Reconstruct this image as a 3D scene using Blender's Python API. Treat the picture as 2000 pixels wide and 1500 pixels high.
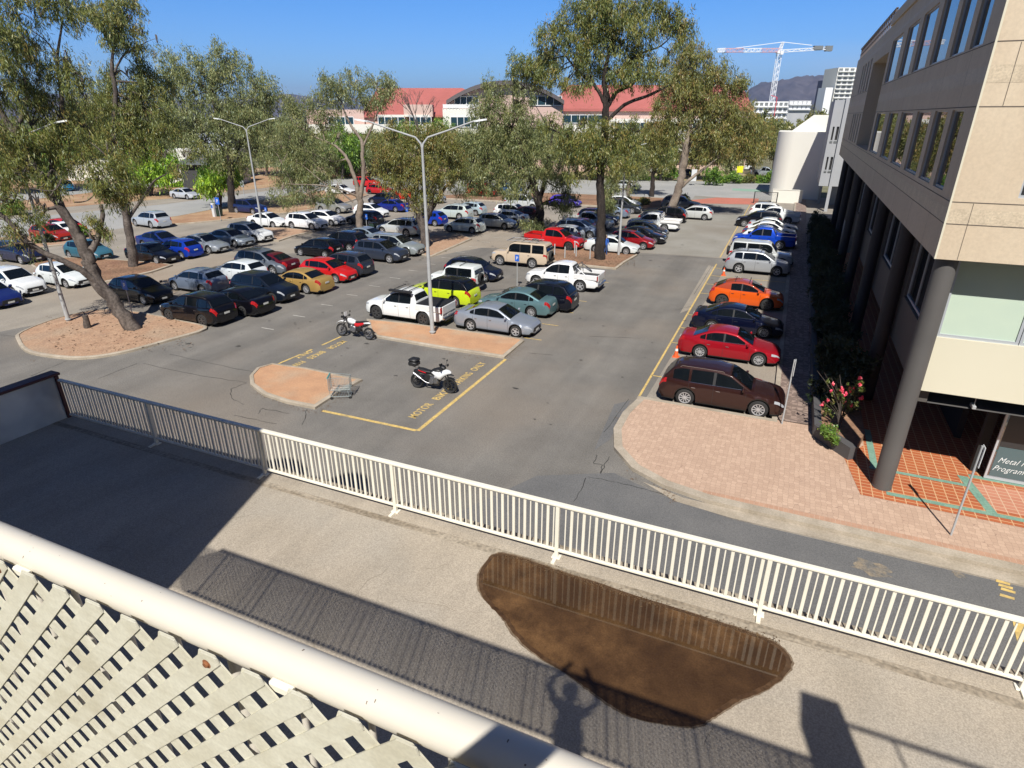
import bpy, math, random
import numpy as np
from mathutils import Vector, Matrix
R = math.radians
scn = bpy.context.scene
for o in list(bpy.data.objects): bpy.data.objects.remove(o)
COL = scn.collection
# ---------------------------------------------------------------- camera
CAMZ = 11.0
FPX = 1187.0                      # focal length in pixels of the 2000 px wide photograph
PITCH = math.atan(524 / FPX)
cp, sp = math.cos(PITCH), math.sin(PITCH)
YAW = math.atan((570 / FPX) / (cp + (524 / FPX) * sp))
cam = bpy.data.cameras.new('camera'); camo = bpy.data.objects.new('camera', cam); COL.objects.link(camo)
cam.sensor_width = 36; cam.lens = FPX / 2000 * 36; cam.clip_start = 0.03; cam.clip_end = 30000
camo.location = (0, 0, CAMZ); camo.rotation_euler = (math.pi / 2 - PITCH, 0, YAW)
scn.camera = camo
scn.render.resolution_x = 1024; scn.render.resolution_y = 768
# ---------------------------------------------------------------- sun and sky
SEL, SAZ = R(48.2), R(16.5)       # sun height; light travels 16.5 deg left of +Y
sun = bpy.data.lights.new('sun', 'SUN'); suno = bpy.data.objects.new('sun', sun); COL.objects.link(suno)
sun.energy = 5.0; sun.angle = R(0.53); sun.color = (1.0, 0.96, 0.90)
LD = Vector((-math.sin(SAZ) * math.cos(SEL), math.cos(SAZ) * math.cos(SEL), -math.sin(SEL)))
suno.rotation_euler = LD.to_track_quat('-Z', 'Y').to_euler(); suno.location = (0, -20, 40)
W = bpy.data.worlds.new('World'); scn.world = W; W.use_nodes = True
nt = W.node_tree; nt.nodes.clear()
wo = nt.nodes.new('ShaderNodeOutputWorld'); bg = nt.nodes.new('ShaderNodeBackground')
sk = nt.nodes.new('ShaderNodeTexSky'); sk.sky_type = 'NISHITA'; sk.sun_disc = False
sk.sun_elevation = SEL; sk.sun_rotation = math.pi - SAZ
sk.altitude = 600; sk.air_density = 1.0; sk.dust_density = 0.1; sk.ozone_density = 3.0
bg.inputs[1].default_value = 0.053
# the deep clear blue the air has down to the horizon
tc0 = nt.nodes.new('ShaderNodeTexCoord'); sx0 = nt.nodes.new('ShaderNodeSeparateXYZ'); nt.links.new(tc0.outputs['Generated'], sx0.inputs[0])
rp = nt.nodes.new('ShaderNodeValToRGB'); rp.color_ramp.interpolation = 'EASE'
for i_, (q_, c_) in enumerate(((0.0, (.80, 1.22, 1.98)), (.05, (.70, 1.28, 2.08)), (.17, (.50, 1.22, 2.10)), (.34, (.34, .50, .80)))):
    e_ = rp.color_ramp.elements[i_] if i_ < 2 else rp.color_ramp.elements.new(q_)
    e_.position = q_; e_.color = (*[v_ / 2.25 for v_ in c_], 1)
nt.links.new(sx0.outputs[2], rp.inputs[0])
hs0 = nt.nodes.new('ShaderNodeVectorMath'); hs0.operation = 'MULTIPLY'; nt.links.new(sk.outputs[0], hs0.inputs[0]); nt.links.new(rp.outputs[0], hs0.inputs[1])
hs = nt.nodes.new('ShaderNodeVectorMath'); hs.operation = 'SCALE'; hs.inputs['Scale'].default_value = 2.25; nt.links.new(hs0.outputs[0], hs.inputs[0])
# a thin bank of high cloud low over the far hills
tc = nt.nodes.new('ShaderNodeTexCoord'); mp = nt.nodes.new('ShaderNodeMapping'); mp.inputs['Scale'].default_value = (1.2, 1.2, 9)
nz = nt.nodes.new('ShaderNodeTexNoise'); nz.inputs['Scale'].default_value = 2.3; nz.inputs['Detail'].default_value = 5
cr = nt.nodes.new('ShaderNodeValToRGB'); cr.color_ramp.elements[0].position = 0.42; cr.color_ramp.elements[1].position = 0.66
sx = nt.nodes.new('ShaderNodeSeparateXYZ')
nt.links.new(tc.outputs['Generated'], mp.inputs[0]); nt.links.new(mp.outputs[0], nz.inputs[0]); nt.links.new(nz.outputs[0], cr.inputs[0])
nt.links.new(tc.outputs['Generated'], sx.inputs[0])
m1 = nt.nodes.new('ShaderNodeMapRange'); m1.inputs[1].default_value = 0.045; m1.inputs[2].default_value = 0.10; m1.inputs[3].default_value = 1; m1.inputs[4].default_value = 0
nt.links.new(sx.outputs[2], m1.inputs[0])
m2 = nt.nodes.new('ShaderNodeMapRange'); m2.inputs[1].default_value = -0.28; m2.inputs[2].default_value = 0.0
nt.links.new(sx.outputs[0], m2.inputs[0])
def wm(a, b):
    n = nt.nodes.new('ShaderNodeMath'); n.operation = 'MULTIPLY'
    nt.links.new(a, n.inputs[0])
    if isinstance(b, float): n.inputs[1].default_value = b
    else: nt.links.new(b, n.inputs[1])
    return n.outputs[0]
fac = wm(wm(wm(cr.outputs[0], m1.outputs[0]), m2.outputs[0]), 0.5)
mx = nt.nodes.new('ShaderNodeMixRGB'); nt.links.new(fac, mx.inputs[0]); nt.links.new(hs.outputs[0], mx.inputs[1])
mx.inputs[2].default_value = (11, 12, 14, 1)
nt.links.new(mx.outputs[0], bg.inputs[0]); nt.links.new(bg.outputs[0], wo.inputs[0])
scn.view_settings.view_transform = 'Standard'; scn.view_settings.look = 'None'
scn.view_settings.exposure = 0.36; scn.view_settings.gamma = 1.0
scn.cycles.max_bounces = 5; scn.cycles.diffuse_bounces = 3; scn.cycles.glossy_bounces = 3
scn.cycles.transmission_bounces = 3; scn.cycles.transparent_max_bounces = 6; scn.cycles.caustics_reflective = False

# ---------------------------------------------------------------- photograph pixel -> world (used to read positions off the ground)
_cy, _sy = math.cos(YAW), math.sin(YAW)
def ray(u, v):
    dx = (u - 1000) / FPX; dy = -(v - 750) / FPX
    x, y, z = dx, cp + dy * sp, -sp + dy * cp
    return Vector((x * _cy - y * _sy, x * _sy + y * _cy, z))
def G(u, v, z=0.0):
    r = ray(u, v); t = (CAMZ - z) / -r.z
    return Vector((r.x * t, r.y * t, z))
FH = Vector((-_sy, _cy, 0)); RH = Vector((_cy, _sy, 0))
def Q(u, v, D):                    # the point seen at (u, v) at horizontal distance D ahead of the camera
    r = ray(u, v); t = D / (r.dot(FH))
    return Vector((r.x * t, r.y * t, CAMZ + r.z * t))
def DB(u, v): return G(u, v).dot(FH)

# ---------------------------------------------------------------- mesh helpers
class MB:
    def __init__(s): s.v = []; s.f = []; s.m = []
    def add(s, vs, fs, m=0):
        o = len(s.v); s.v += [tuple(p) for p in vs]; s.f += [tuple(i + o for i in f) for f in fs]; s.m += [m] * len(fs)
    def box(s, x0, x1, y0, y1, z0, z1, m=0, M=None):
        vs = [Vector(p) for p in ((x0, y0, z0), (x1, y0, z0), (x1, y1, z0), (x0, y1, z0), (x0, y0, z1), (x1, y0, z1), (x1, y1, z1), (x0, y1, z1))]
        if M: vs = [M @ p for p in vs]
        s.add(vs, [(0, 3, 2, 1), (4, 5, 6, 7), (0, 1, 5, 4), (1, 2, 6, 5), (2, 3, 7, 6), (3, 0, 4, 7)], m)
    def cbox(s, x0, x1, y0, y1, z0, z1, c=0.01, m=0, M=None):   # box with chamfered edges
        vs = []; idx = {}
        for i, (X, sx_) in enumerate(((x0, 1), (x1, -1))):
            for j, (Y, sy_) in enumerate(((y0, 1), (y1, -1))):
                for k, (Z, sz_) in enumerate(((z0, 1), (z1, -1))):
                    for a in range(3):
                        p = [X + sx_ * c, Y + sy_ * c, Z + sz_ * c]; p[a] = (X, Y, Z)[a]
                        idx[i, j, k, a] = len(vs); vs.append(Vector(p))
        if M: vs = [M @ p for p in vs]
        fs = []
        for a in range(3):
            b, d = (a + 1) % 3, (a + 2) % 3
            for side in (0, 1):
                q = []
                for t, w in ((0, 0), (1, 0), (1, 1), (0, 1)):
                    c3 = [0, 0, 0]; c3[a] = side; c3[b] = t; c3[d] = w; q.append(idx[c3[0], c3[1], c3[2], a])
                fs.append(tuple(q if side else q[::-1]))
            for t in (0, 1):
                for w in (0, 1):       # edge along a
                    c0 = [0, 0, 0]; c1 = [0, 0, 0]; c1[a] = 1; c0[b] = c1[b] = t; c0[d] = c1[d] = w
                    q = (idx[c0[0], c0[1], c0[2], b], idx[c1[0], c1[1], c1[2], b], idx[c1[0], c1[1], c1[2], d], idx[c0[0], c0[1], c0[2], d])
                    fs.append(q if (t ^ w) else q[::-1])
        for i in (0, 1):
            for j in (0, 1):
                for k in (0, 1):
                    q = (idx[i, j, k, 0], idx[i, j, k, 1], idx[i, j, k, 2])
                    fs.append(q[::-1] if (i + j + k) % 2 == 0 else q)
        s.add(vs, fs, m)
    def bar(s, a, b, w, h, m=0, up=Vector((0, 0, 1))):
        a = Vector(a); b = Vector(b); d = b - a; L = d.length; d.normalize()
        x = d.cross(up); x = x.normalized() if x.length > 1e-4 else Vector((1, 0, 0)); z = x.cross(d)
        vs = [a + x * i * w / 2 + z * k * h / 2 + d * L * j for j in (0, 1) for i, k in ((-1, -1), (1, -1), (1, 1), (-1, 1))]
        s.add(vs, [(0, 3, 2, 1), (4, 5, 6, 7), (0, 1, 5, 4), (1, 2, 6, 5), (2, 3, 7, 6), (3, 0, 4, 7)], m)
    def tube(s, pts, rad, n=8, m=0, cap=True, wob=0, rng=None):
        pts = [Vector(p) for p in pts]; k = len(pts)
        if not hasattr(rad, '__len__'): rad = [rad] * k
        ref = None; vs = []
        for i, p in enumerate(pts):
            d = (pts[min(i + 1, k - 1)] - pts[max(i - 1, 0)]).normalized()
            if ref is None:
                ref = Vector((1, 0, 0)) if abs(d.x) < 0.9 else Vector((0, 1, 0))
            x = (ref - d * ref.dot(d)).normalized(); y = d.cross(x); ref = x
            for j in range(n):
                a = 2 * math.pi * j / n; r = rad[i] * (1 + (rng.uniform(-wob, wob) if rng else 0))
                vs.append(p + x * math.cos(a) * r + y * math.sin(a) * r)
        fs = [(i * n + j, i * n + (j + 1) % n, (i + 1) * n + (j + 1) % n, (i + 1) * n + j) for i in range(k - 1) for j in range(n)]
        if cap: fs += [tuple(range(n - 1, -1, -1)), tuple(range((k - 1) * n, k * n))]
        s.add(vs, fs, m)
    def lathe(s, prof, c=(0, 0, 0), n=24, axis='z', m=0, M=None):
        c = Vector(c); vs = []
        for r, h in prof:
            for j in range(n):
                a = 2 * math.pi * j / n; p = Vector((r * math.cos(a), r * math.sin(a), h))
                if axis == 'y': p = Vector((p.x, h, p.y))
                p = c + p
                vs.append(M @ p if M else p)
        k = len(prof)
        fs = [(i * n + j, i * n + (j + 1) % n, (i + 1) * n + (j + 1) % n, (i + 1) * n + j) for i in range(k - 1) for j in range(n)]
        if axis == 'y': fs = [f[::-1] for f in fs]
        s.add(vs, fs, m)
    def prism(s, poly, z0, z1, m=0, mtop=None):
        n = len(poly); ar = sum(poly[i][0] * poly[(i + 1) % n][1] - poly[(i + 1) % n][0] * poly[i][1] for i in range(n))
        if ar < 0: poly = poly[::-1]
        vs = [(p[0], p[1], z0) for p in poly] + [(p[0], p[1], z1) for p in poly]
        s.add(vs, [(i, (i + 1) % n, n + (i + 1) % n, n + i) for i in range(n)] + [tuple(range(n - 1, -1, -1))], m)
        s.add([(p[0], p[1], z1) for p in poly], [tuple(range(n))], m if mtop is None else mtop)
    def quad(s, a, b, c, d, m=0): s.add([a, b, c, d], [(0, 1, 2, 3)], m)
    def mesh(s, name, mats, smooth=None):
        me = bpy.data.meshes.new(name); me.from_pydata(s.v, [], s.f)
        for mm in (mats if isinstance(mats, (list, tuple)) else [mats]): me.materials.append(mm)
        me.polygons.foreach_set('material_index', s.m)
        if smooth is not None:
            me.polygons.foreach_set('use_smooth', [True] * len(s.f)); me.set_sharp_from_angle(angle=R(smooth))
        me.validate(); me.update(); return me
    def build(s, name, mats, parent=None, smooth=None, loc=None):
        o = bpy.data.objects.new(name, s.mesh(name, mats, smooth)); COL.objects.link(o)
        if parent: o.parent = parent
        if loc is not None: o.location = loc
        return o
def tag(o, label=None, cat=None, group=None, kind=None):
    if label: o['label'] = label
    if cat: o['category'] = cat
    if group: o['group'] = group
    if kind: o['kind'] = kind
    return o
def empty(name, loc=(0, 0, 0), rz=0, label=None, cat=None, group=None):
    o = bpy.data.objects.new(name, None); COL.objects.link(o); o.location = loc; o.rotation_euler = (0, 0, rz); o.empty_display_size = 0.2
    return tag(o, label, cat, group)
def copy_tree(o, parent=None):
    c = o.copy(); COL.objects.link(c); c.parent = parent
    for ch in list(o.children): copy_tree(ch, c)
    return c

# ---------------------------------------------------------------- materials
def M_(name):
    m = bpy.data.materials.new(name); m.use_nodes = True
    n = m.node_tree; b = n.nodes['Principled BSDF']; return m, n, b
def N(n, t, **k):
    x = n.nodes.new(t)
    for a, v in k.items():
        if a in x.inputs: x.inputs[a].default_value = v
        else: setattr(x, a, v)
    return x
def plain(name, c, rough=0.6, metal=0, spec=0.5, coat=0, ior=None):
    m, n, b = M_(name); b.inputs['Base Color'].default_value = (*c, 1); b.inputs['Roughness'].default_value = rough
    b.inputs['Metallic'].default_value = metal; b.inputs['Specular IOR Level'].default_value = spec; b.inputs['Coat Weight'].default_value = coat
    if ior: b.inputs['IOR'].default_value = ior
    return m
def noisy(name, c1, c2, scale=1.0, rough=0.85, speck=None, speck_amt=0.15, bump=0.0, detail=6, stretch=None, contrast=(0.35, 0.65), big=None, rough2=None, lanes=0):
    """two base colours mixed by world-space noise, with an optional finer speckle"""
    m, n, b = M_(name); L = n.links
    g = N(n, 'ShaderNodeNewGeometry'); src = g.outputs['Position']
    if stretch:
        mp = N(n, 'ShaderNodeMapping'); mp.inputs['Scale'].default_value = stretch; L.new(src, mp.inputs[0]); src = mp.outputs[0]
    t = N(n, 'ShaderNodeTexNoise', Scale=scale, Detail=detail, Roughness=0.6); L.new(src, t.inputs['Vector'])
    mr = N(n, 'ShaderNodeMapRange'); mr.inputs[1].default_value, mr.inputs[2].default_value = contrast; L.new(t.outputs[0], mr.inputs[0])
    mx = N(n, 'ShaderNodeMixRGB'); mx.inputs[1].default_value = (*c1, 1); mx.inputs[2].default_value = (*c2, 1); L.new(mr.outputs[0], mx.inputs[0])
    out = mx.outputs[0]
    if lanes:                                      # long faint bands worn and dirtied by tyres, running with the aisles
        ml = N(n, 'ShaderNodeMapping'); ml.inputs['Scale'].default_value = (.55, .03, 1); L.new(g.outputs['Position'], ml.inputs[0])
        tl = N(n, 'ShaderNodeTexNoise', Scale=1.0, Detail=5, Roughness=.55); L.new(ml.outputs[0], tl.inputs['Vector'])
        mm_ = N(n, 'ShaderNodeMapRange'); mm_.inputs[1].default_value = .35; mm_.inputs[2].default_value = .65; mm_.inputs[3].default_value = 1 - lanes; mm_.inputs[4].default_value = 1 + lanes * .6; L.new(tl.outputs[0], mm_.inputs[0])
        x0 = N(n, 'ShaderNodeVectorMath', operation='SCALE'); L.new(out, x0.inputs[0]); L.new(mm_.outputs[0], x0.inputs['Scale']); out = x0.outputs[0]
    if big:                                        # (colour, scale, amount): large patches of a third colour
        tb = N(n, 'ShaderNodeTexNoise', Scale=big[1], Detail=3); L.new(g.outputs['Position'], tb.inputs['Vector'])
        mb = N(n, 'ShaderNodeMapRange'); mb.inputs[1].default_value = .48; mb.inputs[2].default_value = .68; mb.inputs[4].default_value = big[2]; L.new(tb.outputs[0], mb.inputs[0])
        x2 = N(n, 'ShaderNodeMixRGB'); x2.inputs[2].default_value = (*big[0], 1); L.new(mb.outputs[0], x2.inputs[0]); L.new(out, x2.inputs[1]); out = x2.outputs[0]
    if speck:
        ts = N(n, 'ShaderNodeTexNoise', Scale=speck, Detail=2); L.new(g.outputs['Position'], ts.inputs['Vector'])
        ms = N(n, 'ShaderNodeMapRange'); ms.inputs[1].default_value = .3; ms.inputs[2].default_value = .7; ms.inputs[3].default_value = 1 - speck_amt; ms.inputs[4].default_value = 1 + speck_amt
        L.new(ts.outputs[0], ms.inputs[0])
        x3 = N(n, 'ShaderNodeVectorMath', operation='SCALE'); L.new(out, x3.inputs[0]); L.new(ms.outputs[0], x3.inputs['Scale']); out = x3.outputs[0]
    L.new(out, b.inputs['Base Color']); b.inputs['Roughness'].default_value = rough
    b.inputs['Specular IOR Level'].default_value = 0.3
    if rough2 is not None:
        rr = N(n, 'ShaderNodeMapRange'); rr.inputs[3].default_value = rough; rr.inputs[4].default_value = rough2; L.new(mr.outputs[0], rr.inputs[0]); L.new(rr.outputs[0], b.inputs['Roughness'])
    if bump:
        tb2 = N(n, 'ShaderNodeTexNoise', Scale=(speck or scale * 8), Detail=3); L.new(g.outputs['Position'], tb2.inputs['Vector'])
        bp = N(n, 'ShaderNodeBump', Strength=bump, Distance=0.01); L.new(tb2.outputs[0], bp.inputs['Height']); L.new(bp.outputs[0], b.inputs['Normal'])
    return m
def cells(name, c1, c2, cm, scale, edge=0.03, rnd=0.35, rough=0.85, sx=(1, 1, 1)):
    """small pavers: voronoi cells with dark joints"""
    m, n, b = M_(name); L = n.links
    g = N(n, 'ShaderNodeNewGeometry'); mp = N(n, 'ShaderNodeMapping'); mp.inputs['Scale'].default_value = sx; L.new(g.outputs['Position'], mp.inputs[0])
    v = N(n, 'ShaderNodeTexVoronoi', feature='DISTANCE_TO_EDGE', Scale=scale, Randomness=rnd); L.new(mp.outputs[0], v.inputs['Vector'])
    v2 = N(n, 'ShaderNodeTexVoronoi', Scale=scale, Randomness=rnd); L.new(mp.outputs[0], v2.inputs['Vector'])
    t = N(n, 'ShaderNodeTexNoise', Scale=0.7, Detail=5); L.new(g.outputs['Position'], t.inputs['Vector'])
    sep = N(n, 'ShaderNodeSeparateColor'); L.new(v2.outputs['Color'], sep.inputs[0])
    ad = N(n, 'ShaderNodeMath', operation='ADD'); L.new(sep.outputs[0], ad.inputs[0]); L.new(t.outputs[0], ad.inputs[1])
    mr = N(n, 'ShaderNodeMapRange'); mr.inputs[1].default_value = .3; mr.inputs[2].default_value = 1.3; L.new(ad.outputs[0], mr.inputs[0])
    mx = N(n, 'ShaderNodeMixRGB'); mx.inputs[1].default_value = (*c1, 1); mx.inputs[2].default_value = (*c2, 1); L.new(mr.outputs[0], mx.inputs[0])
    lt = N(n, 'ShaderNodeMath', operation='LESS_THAN'); lt.inputs[1].default_value = edge; L.new(v.outputs['Distance'], lt.inputs[0])
    mul = N(n, 'ShaderNodeMath', operation='MULTIPLY'); mul.inputs[1].default_value = .7; L.new(lt.outputs[0], mul.inputs[0])
    m2_ = N(n, 'ShaderNodeMixRGB'); m2_.inputs[2].default_value = (*cm, 1); L.new(mul.outputs[0], m2_.inputs[0]); L.new(mx.outputs[0], m2_.inputs[1])
    L.new(m2_.outputs[0], b.inputs['Base Color']); b.inputs['Roughness'].default_value = rough; b.inputs['Specular IOR Level'].default_value = .3
    return m
def grid_tiles(name, c1, c2, cm, w, h, mortar=0.06):
    m, n, b = M_(name); L = n.links
    g = N(n, 'ShaderNodeNewGeometry')
    t = N(n, 'ShaderNodeTexBrick', offset=0.0, squash=1.0); t.inputs['Scale'].default_value = 1; t.inputs['Mortar Size'].default_value = mortar * w
    t.inputs['Brick Width'].default_value = w; t.inputs['Row Height'].default_value = h; t.inputs['Mortar Smooth'].default_value = .1
    t.inputs['Color1'].default_value = (*c1, 1); t.inputs['Color2'].default_value = (*c2, 1); t.inputs['Mortar'].default_value = (*cm, 1)
    L.new(g.outputs['Position'], t.inputs['Vector']); L.new(t.outputs[0], b.inputs['Base Color']); b.inputs['Roughness'].default_value = .6
    return m
def carpaint():
    m, n, b = M_('car_paint'); L = n.links
    oi = N(n, 'ShaderNodeObjectInfo'); L.new(oi.outputs['Color'], b.inputs['Base Color']); L.new(oi.outputs['Alpha'], b.inputs['Metallic'])
    b.inputs['Roughness'].default_value = .38; b.inputs['Specular IOR Level'].default_value = .1; b.inputs['Coat Weight'].default_value = .9; b.inputs['Coat Roughness'].default_value = .04
    return m
def leafmat(name):
    m, n, b = M_(name); L = n.links; n.nodes.remove(b); out = n.nodes['Material Output']
    at = N(n, 'ShaderNodeAttribute', attribute_name='tint')
    d = N(n, 'ShaderNodeBsdfDiffuse'); t = N(n, 'ShaderNodeBsdfTranslucent'); g = N(n, 'ShaderNodeBsdfGlossy', Roughness=.45)
    g.inputs['Color'].default_value = (.5, .55, .5, 1)
    L.new(at.outputs['Color'], d.inputs[0]); L.new(at.outputs['Color'], t.inputs[0])
    m1 = N(n, 'ShaderNodeMixShader'); m1.inputs[0].default_value = .38; L.new(d.outputs[0], m1.inputs[1]); L.new(t.outputs[0], m1.inputs[2])
    m2 = N(n, 'ShaderNodeMixShader'); m2.inputs[0].default_value = .07; L.new(m1.outputs[0], m2.inputs[1]); L.new(g.outputs[0], m2.inputs[2])
    L.new(m2.outputs[0], out.inputs[0]); return m

MT = {}
MT['asphalt'] = noisy('asphalt', (.262, .234, .195), (.322, .288, .238), .35, .9, speck=14, speck_amt=.14, big=((.33, .255, .182), .06, .6), lanes=.12, bump=.25)
MT['asphalt_dark'] = noisy('asphalt_dark', (.160, .150, .135), (.200, .187, .166), .5, .88, speck=22, speck_amt=.22, big=((.245, .205, .162), .12, .6), bump=.3, lanes=.16)
MT['asphalt_lane'] = noisy('asphalt_lane', (.128, .127, .125), (.152, .150, .146), .6, .88, speck=26, speck_amt=.2, big=((.16, .155, .148), .3, .5), bump=.3)
MT['asphalt_light'] = noisy('asphalt_light', (.25, .235, .20), (.30, .285, .25), .3, .9, speck=12, speck_amt=.08, big=((.21, .18, .14), .1, .5))
MT['street'] = noisy('street', (.30, .30, .285), (.36, .355, .335), .2, .9, speck=10, speck_amt=.05)
MT['dirt'] = noisy('dirt', (.42, .27, .16), (.30, .17, .10), .5, .95, speck=9, speck_amt=.2, big=((.45, .36, .22), .2, .6))
MT['mulch'] = noisy('mulch', (.22, .12, .075), (.33, .2, .12), .8, .95, speck=8, speck_amt=.3, big=((.12, .08, .05), .4, .6))
MT['drygrass'] = noisy('drygrass', (.34, .28, .15), (.25, .22, .11), .3, .95, speck=6, speck_amt=.2, big=((.3, .2, .13), .1, .6))
MT['land'] = noisy('land', (.13, .14, .07), (.2, .18, .11), .01, .95, speck=.2, speck_amt=.3)
MT['hill'] = noisy('hill', (.050, .050, .062), (.085, .075, .080), .004, .95, speck=.02, speck_amt=.35, contrast=(.4, .6))
MT['gravel'] = noisy('gravel', (.52, .30, .17), (.44, .25, .145), 1.2, .92, speck=18, speck_amt=.16, big=((.46, .36, .25), .5, .7))
MT['gravel_rail'] = noisy('gravel_rail', (.43, .28, .18), (.36, .22, .14), 1.4, .92, speck=11, speck_amt=.2, big=((.36, .28, .2), .4, .6))
MT['kerb'] = noisy('kerb', (.44, .38, .30), (.34, .29, .22), 1.5, .85, speck=20, speck_amt=.12, big=((.26, .22, .17), .8, .5))
MT['paver'] = cells('paver', (.57, .405, .295), (.47, .325, .235), (.28, .185, .135), 6.5, .03, .35)
MT['paver_path'] = cells('paver_path', (.36, .27, .22), (.30, .22, .18), (.15, .11, .09), 4.5, .05, .2)
MT['tile'] = grid_tiles('tile', (.46, .135, .05), (.40, .11, .045), (.62, .38, .2), .3, .2, .05)
MT['tile_pale'] = grid_tiles('tile_pale', (.55, .24, .15), (.5, .2, .12), (.62, .42, .28), .3, .2, .05)
MT['tile_green'] = noisy('tile_green', (.22, .36, .27), (.17, .30, .23), 2, .6, speck=15)
MT['concrete'] = noisy('concrete', (.41, .352, .275), (.335, .288, .224), 1.1, .9, speck=52, speck_amt=.22, big=((.36, .325, .27), .5, .6), bump=.35, stretch=(1.4, .45, 1))
MT['concrete_edge'] = noisy('concrete_edge', (.36, .31, .24), (.22, .18, .13), 2.2, .92, speck=18, speck_amt=.3, stretch=(.35, 4, 1))
MT['wet'] = noisy('wet', (.060, .032, .016), (.085, .048, .024), 3, .22, speck=14, speck_amt=.3)
MT['yellow'] = noisy('yellow_paint', (.62, .44, .15), (.36, .28, .15), 2.6, .8, speck=9, speck_amt=.2, contrast=(.45, .75))
MT['white_line'] = noisy('white_line_paint', (.6, .58, .52), (.35, .33, .3), 1.5, .8)
MT['red_drive'] = noisy('red_drive', (.50, .17, .12), (.42, .16, .11), .5, .85, speck=6)
MT['green_path'] = noisy('green_path', (.22, .36, .27), (.26, .38, .3), .5, .85)
MT['panel'] = noisy('facade_panel', (.62, .515, .375), (.57, .465, .335), .9, .75, speck=14, speck_amt=.05, big=((.56, .45, .32), .35, .6), stretch=(1.6, 1.6, .22))
MT['granite'] = noisy('facade_granite', (.60, .50, .36), (.52, .43, .31), 3, .55, speck=22, speck_amt=.14)
MT['render'] = noisy('cream_render', (.66, .62, .48), (.64, .60, .46), .3, .8)
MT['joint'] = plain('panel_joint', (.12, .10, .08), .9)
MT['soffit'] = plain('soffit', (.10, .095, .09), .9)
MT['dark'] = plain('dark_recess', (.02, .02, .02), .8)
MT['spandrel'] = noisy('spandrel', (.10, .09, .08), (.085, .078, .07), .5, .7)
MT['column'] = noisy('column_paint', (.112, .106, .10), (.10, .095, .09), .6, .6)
MT['glass'] = plain('window_glass', (.012, .016, .02), .012, spec=.5, ior=2.9)
MT['carglass'] = plain('car_glass', (.004, .006, .008), .03, ior=1.5)
MT['blind'] = noisy('window_blind', (.52, .62, .50), (.5, .6, .49), 2, .25)
MT['frame'] = plain('aluminium_frame', (.52, .55, .58), .35, metal=.3)
MT['cream'] = noisy('cream_paint', (.80, .765, .655), (.76, .72, .60), 2, .38)
MT['cream_pipe'] = noisy('cream_pipe_paint', (.64, .60, .515), (.62, .575, .485), 3, .36)
MT['lattice'] = noisy('lattice_paint', (.66, .64, .52), (.57, .545, .43), 14, .6, stretch=(1, 1, 3), speck=140, speck_amt=.06, big=((.46, .42, .30), 7, .55))
MT['rust'] = noisy('rust', (.3, .12, .05), (.18, .08, .04), 60, .9)
MT['maroon'] = plain('maroon_paint', (.075, .018, .022), .5)
MT['wallgrey'] = noisy('parapet_render', (.78, .77, .68), (.70, .69, .62), 1.2, .85, big=((.2, .2, .2), .8, .5))
MT['galv'] = noisy('galvanised_steel', (.42, .43, .43), (.36, .37, .37), 3, .45)
MT['lamphead'] = plain('lamp_head', (.6, .62, .62), .4)
MT['bark'] = noisy('bark', (.155, .130, .112), (.062, .050, .043), 2.5, .95, speck=9, speck_amt=.35, stretch=(1, 1, .25), bump=.8)
MT['bark_dark'] = noisy('bark_dark', (.022, .018, .016), (.048, .038, .032), 2.5, .95, speck=9, speck_amt=.35, stretch=(1, 1, .25), bump=.8)
MT['bark_pale'] = noisy('bark_pale', (.32, .265, .21), (.20, .16, .125), 1.2, .9, speck=6, speck_amt=.2, stretch=(1, 1, .35), big=((.16, .12, .10), .9, .6))
MT['leaf'] = leafmat('leaf')
MT['paint'] = carpaint()
MT['rubber'] = plain('tyre_rubber', (.018, .018, .018), .8)
MT['alloy'] = plain('alloy', (.46, .46, .47), .3, metal=.3)
MT['alloy_dark'] = plain('dark_alloy', (.10, .10, .10), .35, metal=.6)
MT['blackplastic'] = plain('black_plastic', (.015, .015, .016), .5)
MT['chrome'] = plain('chrome', (.6, .6, .6), .15, metal=1)
MT['headlight'] = plain('headlight_lens', (.38, .40, .43), .08, coat=1)
MT['taillight'] = plain('taillight_lens', (.38, .012, .012), .12, coat=1)
MT['plate'] = plain('number_plate', (.62, .62, .58), .4)
MT['redroof'] = noisy('red_roof', (.43, .135, .115), (.38, .12, .10), .15, .65, speck=1.5, speck_amt=.05)
MT['darkroof'] = plain('dark_roof_edge', (.10, .085, .085), .6)
MT['pink'] = noisy('pink_wall', (.56, .40, .34), (.60, .44, .37), .1, .85)
MT['offwhite'] = noisy('offwhite_wall', (.76, .74, .66), (.72, .70, .62), .1, .85)
MT['greyroof'] = plain('grey_roof', (.16, .17, .17), .7)
MT['white'] = plain('white_paint', (.78, .78, .76), .5)
MT['greywall'] = noisy('grey_blue_wall', (.36, .37, .38), (.42, .42, .42), .2, .8)
MT['craneW'] = plain('crane_white', (.75, .76, .77), .5)
MT['craneR'] = plain('crane_red', (.60, .36, .38), .5)
MT['blue_sign'] = plain('blue_sign', (.02, .12, .55), .5)
MT['whitegloss'] = plain('white_gloss', (.75, .76, .76), .25, coat=.6)
MT['redgloss'] = plain('red_gloss', (.5, .015, .02), .25, coat=.6)
MT['engine'] = plain('engine_metal', (.28, .28, .29), .35, metal=.8)
MT['wire'] = plain('trolley_wire', (.38, .44, .44), .4, metal=.5)
MT['teal'] = plain('teal_plastic', (.05, .35, .32), .5)
MT['orange'] = plain('cone_orange', (.75, .12, .03), .5)
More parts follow.
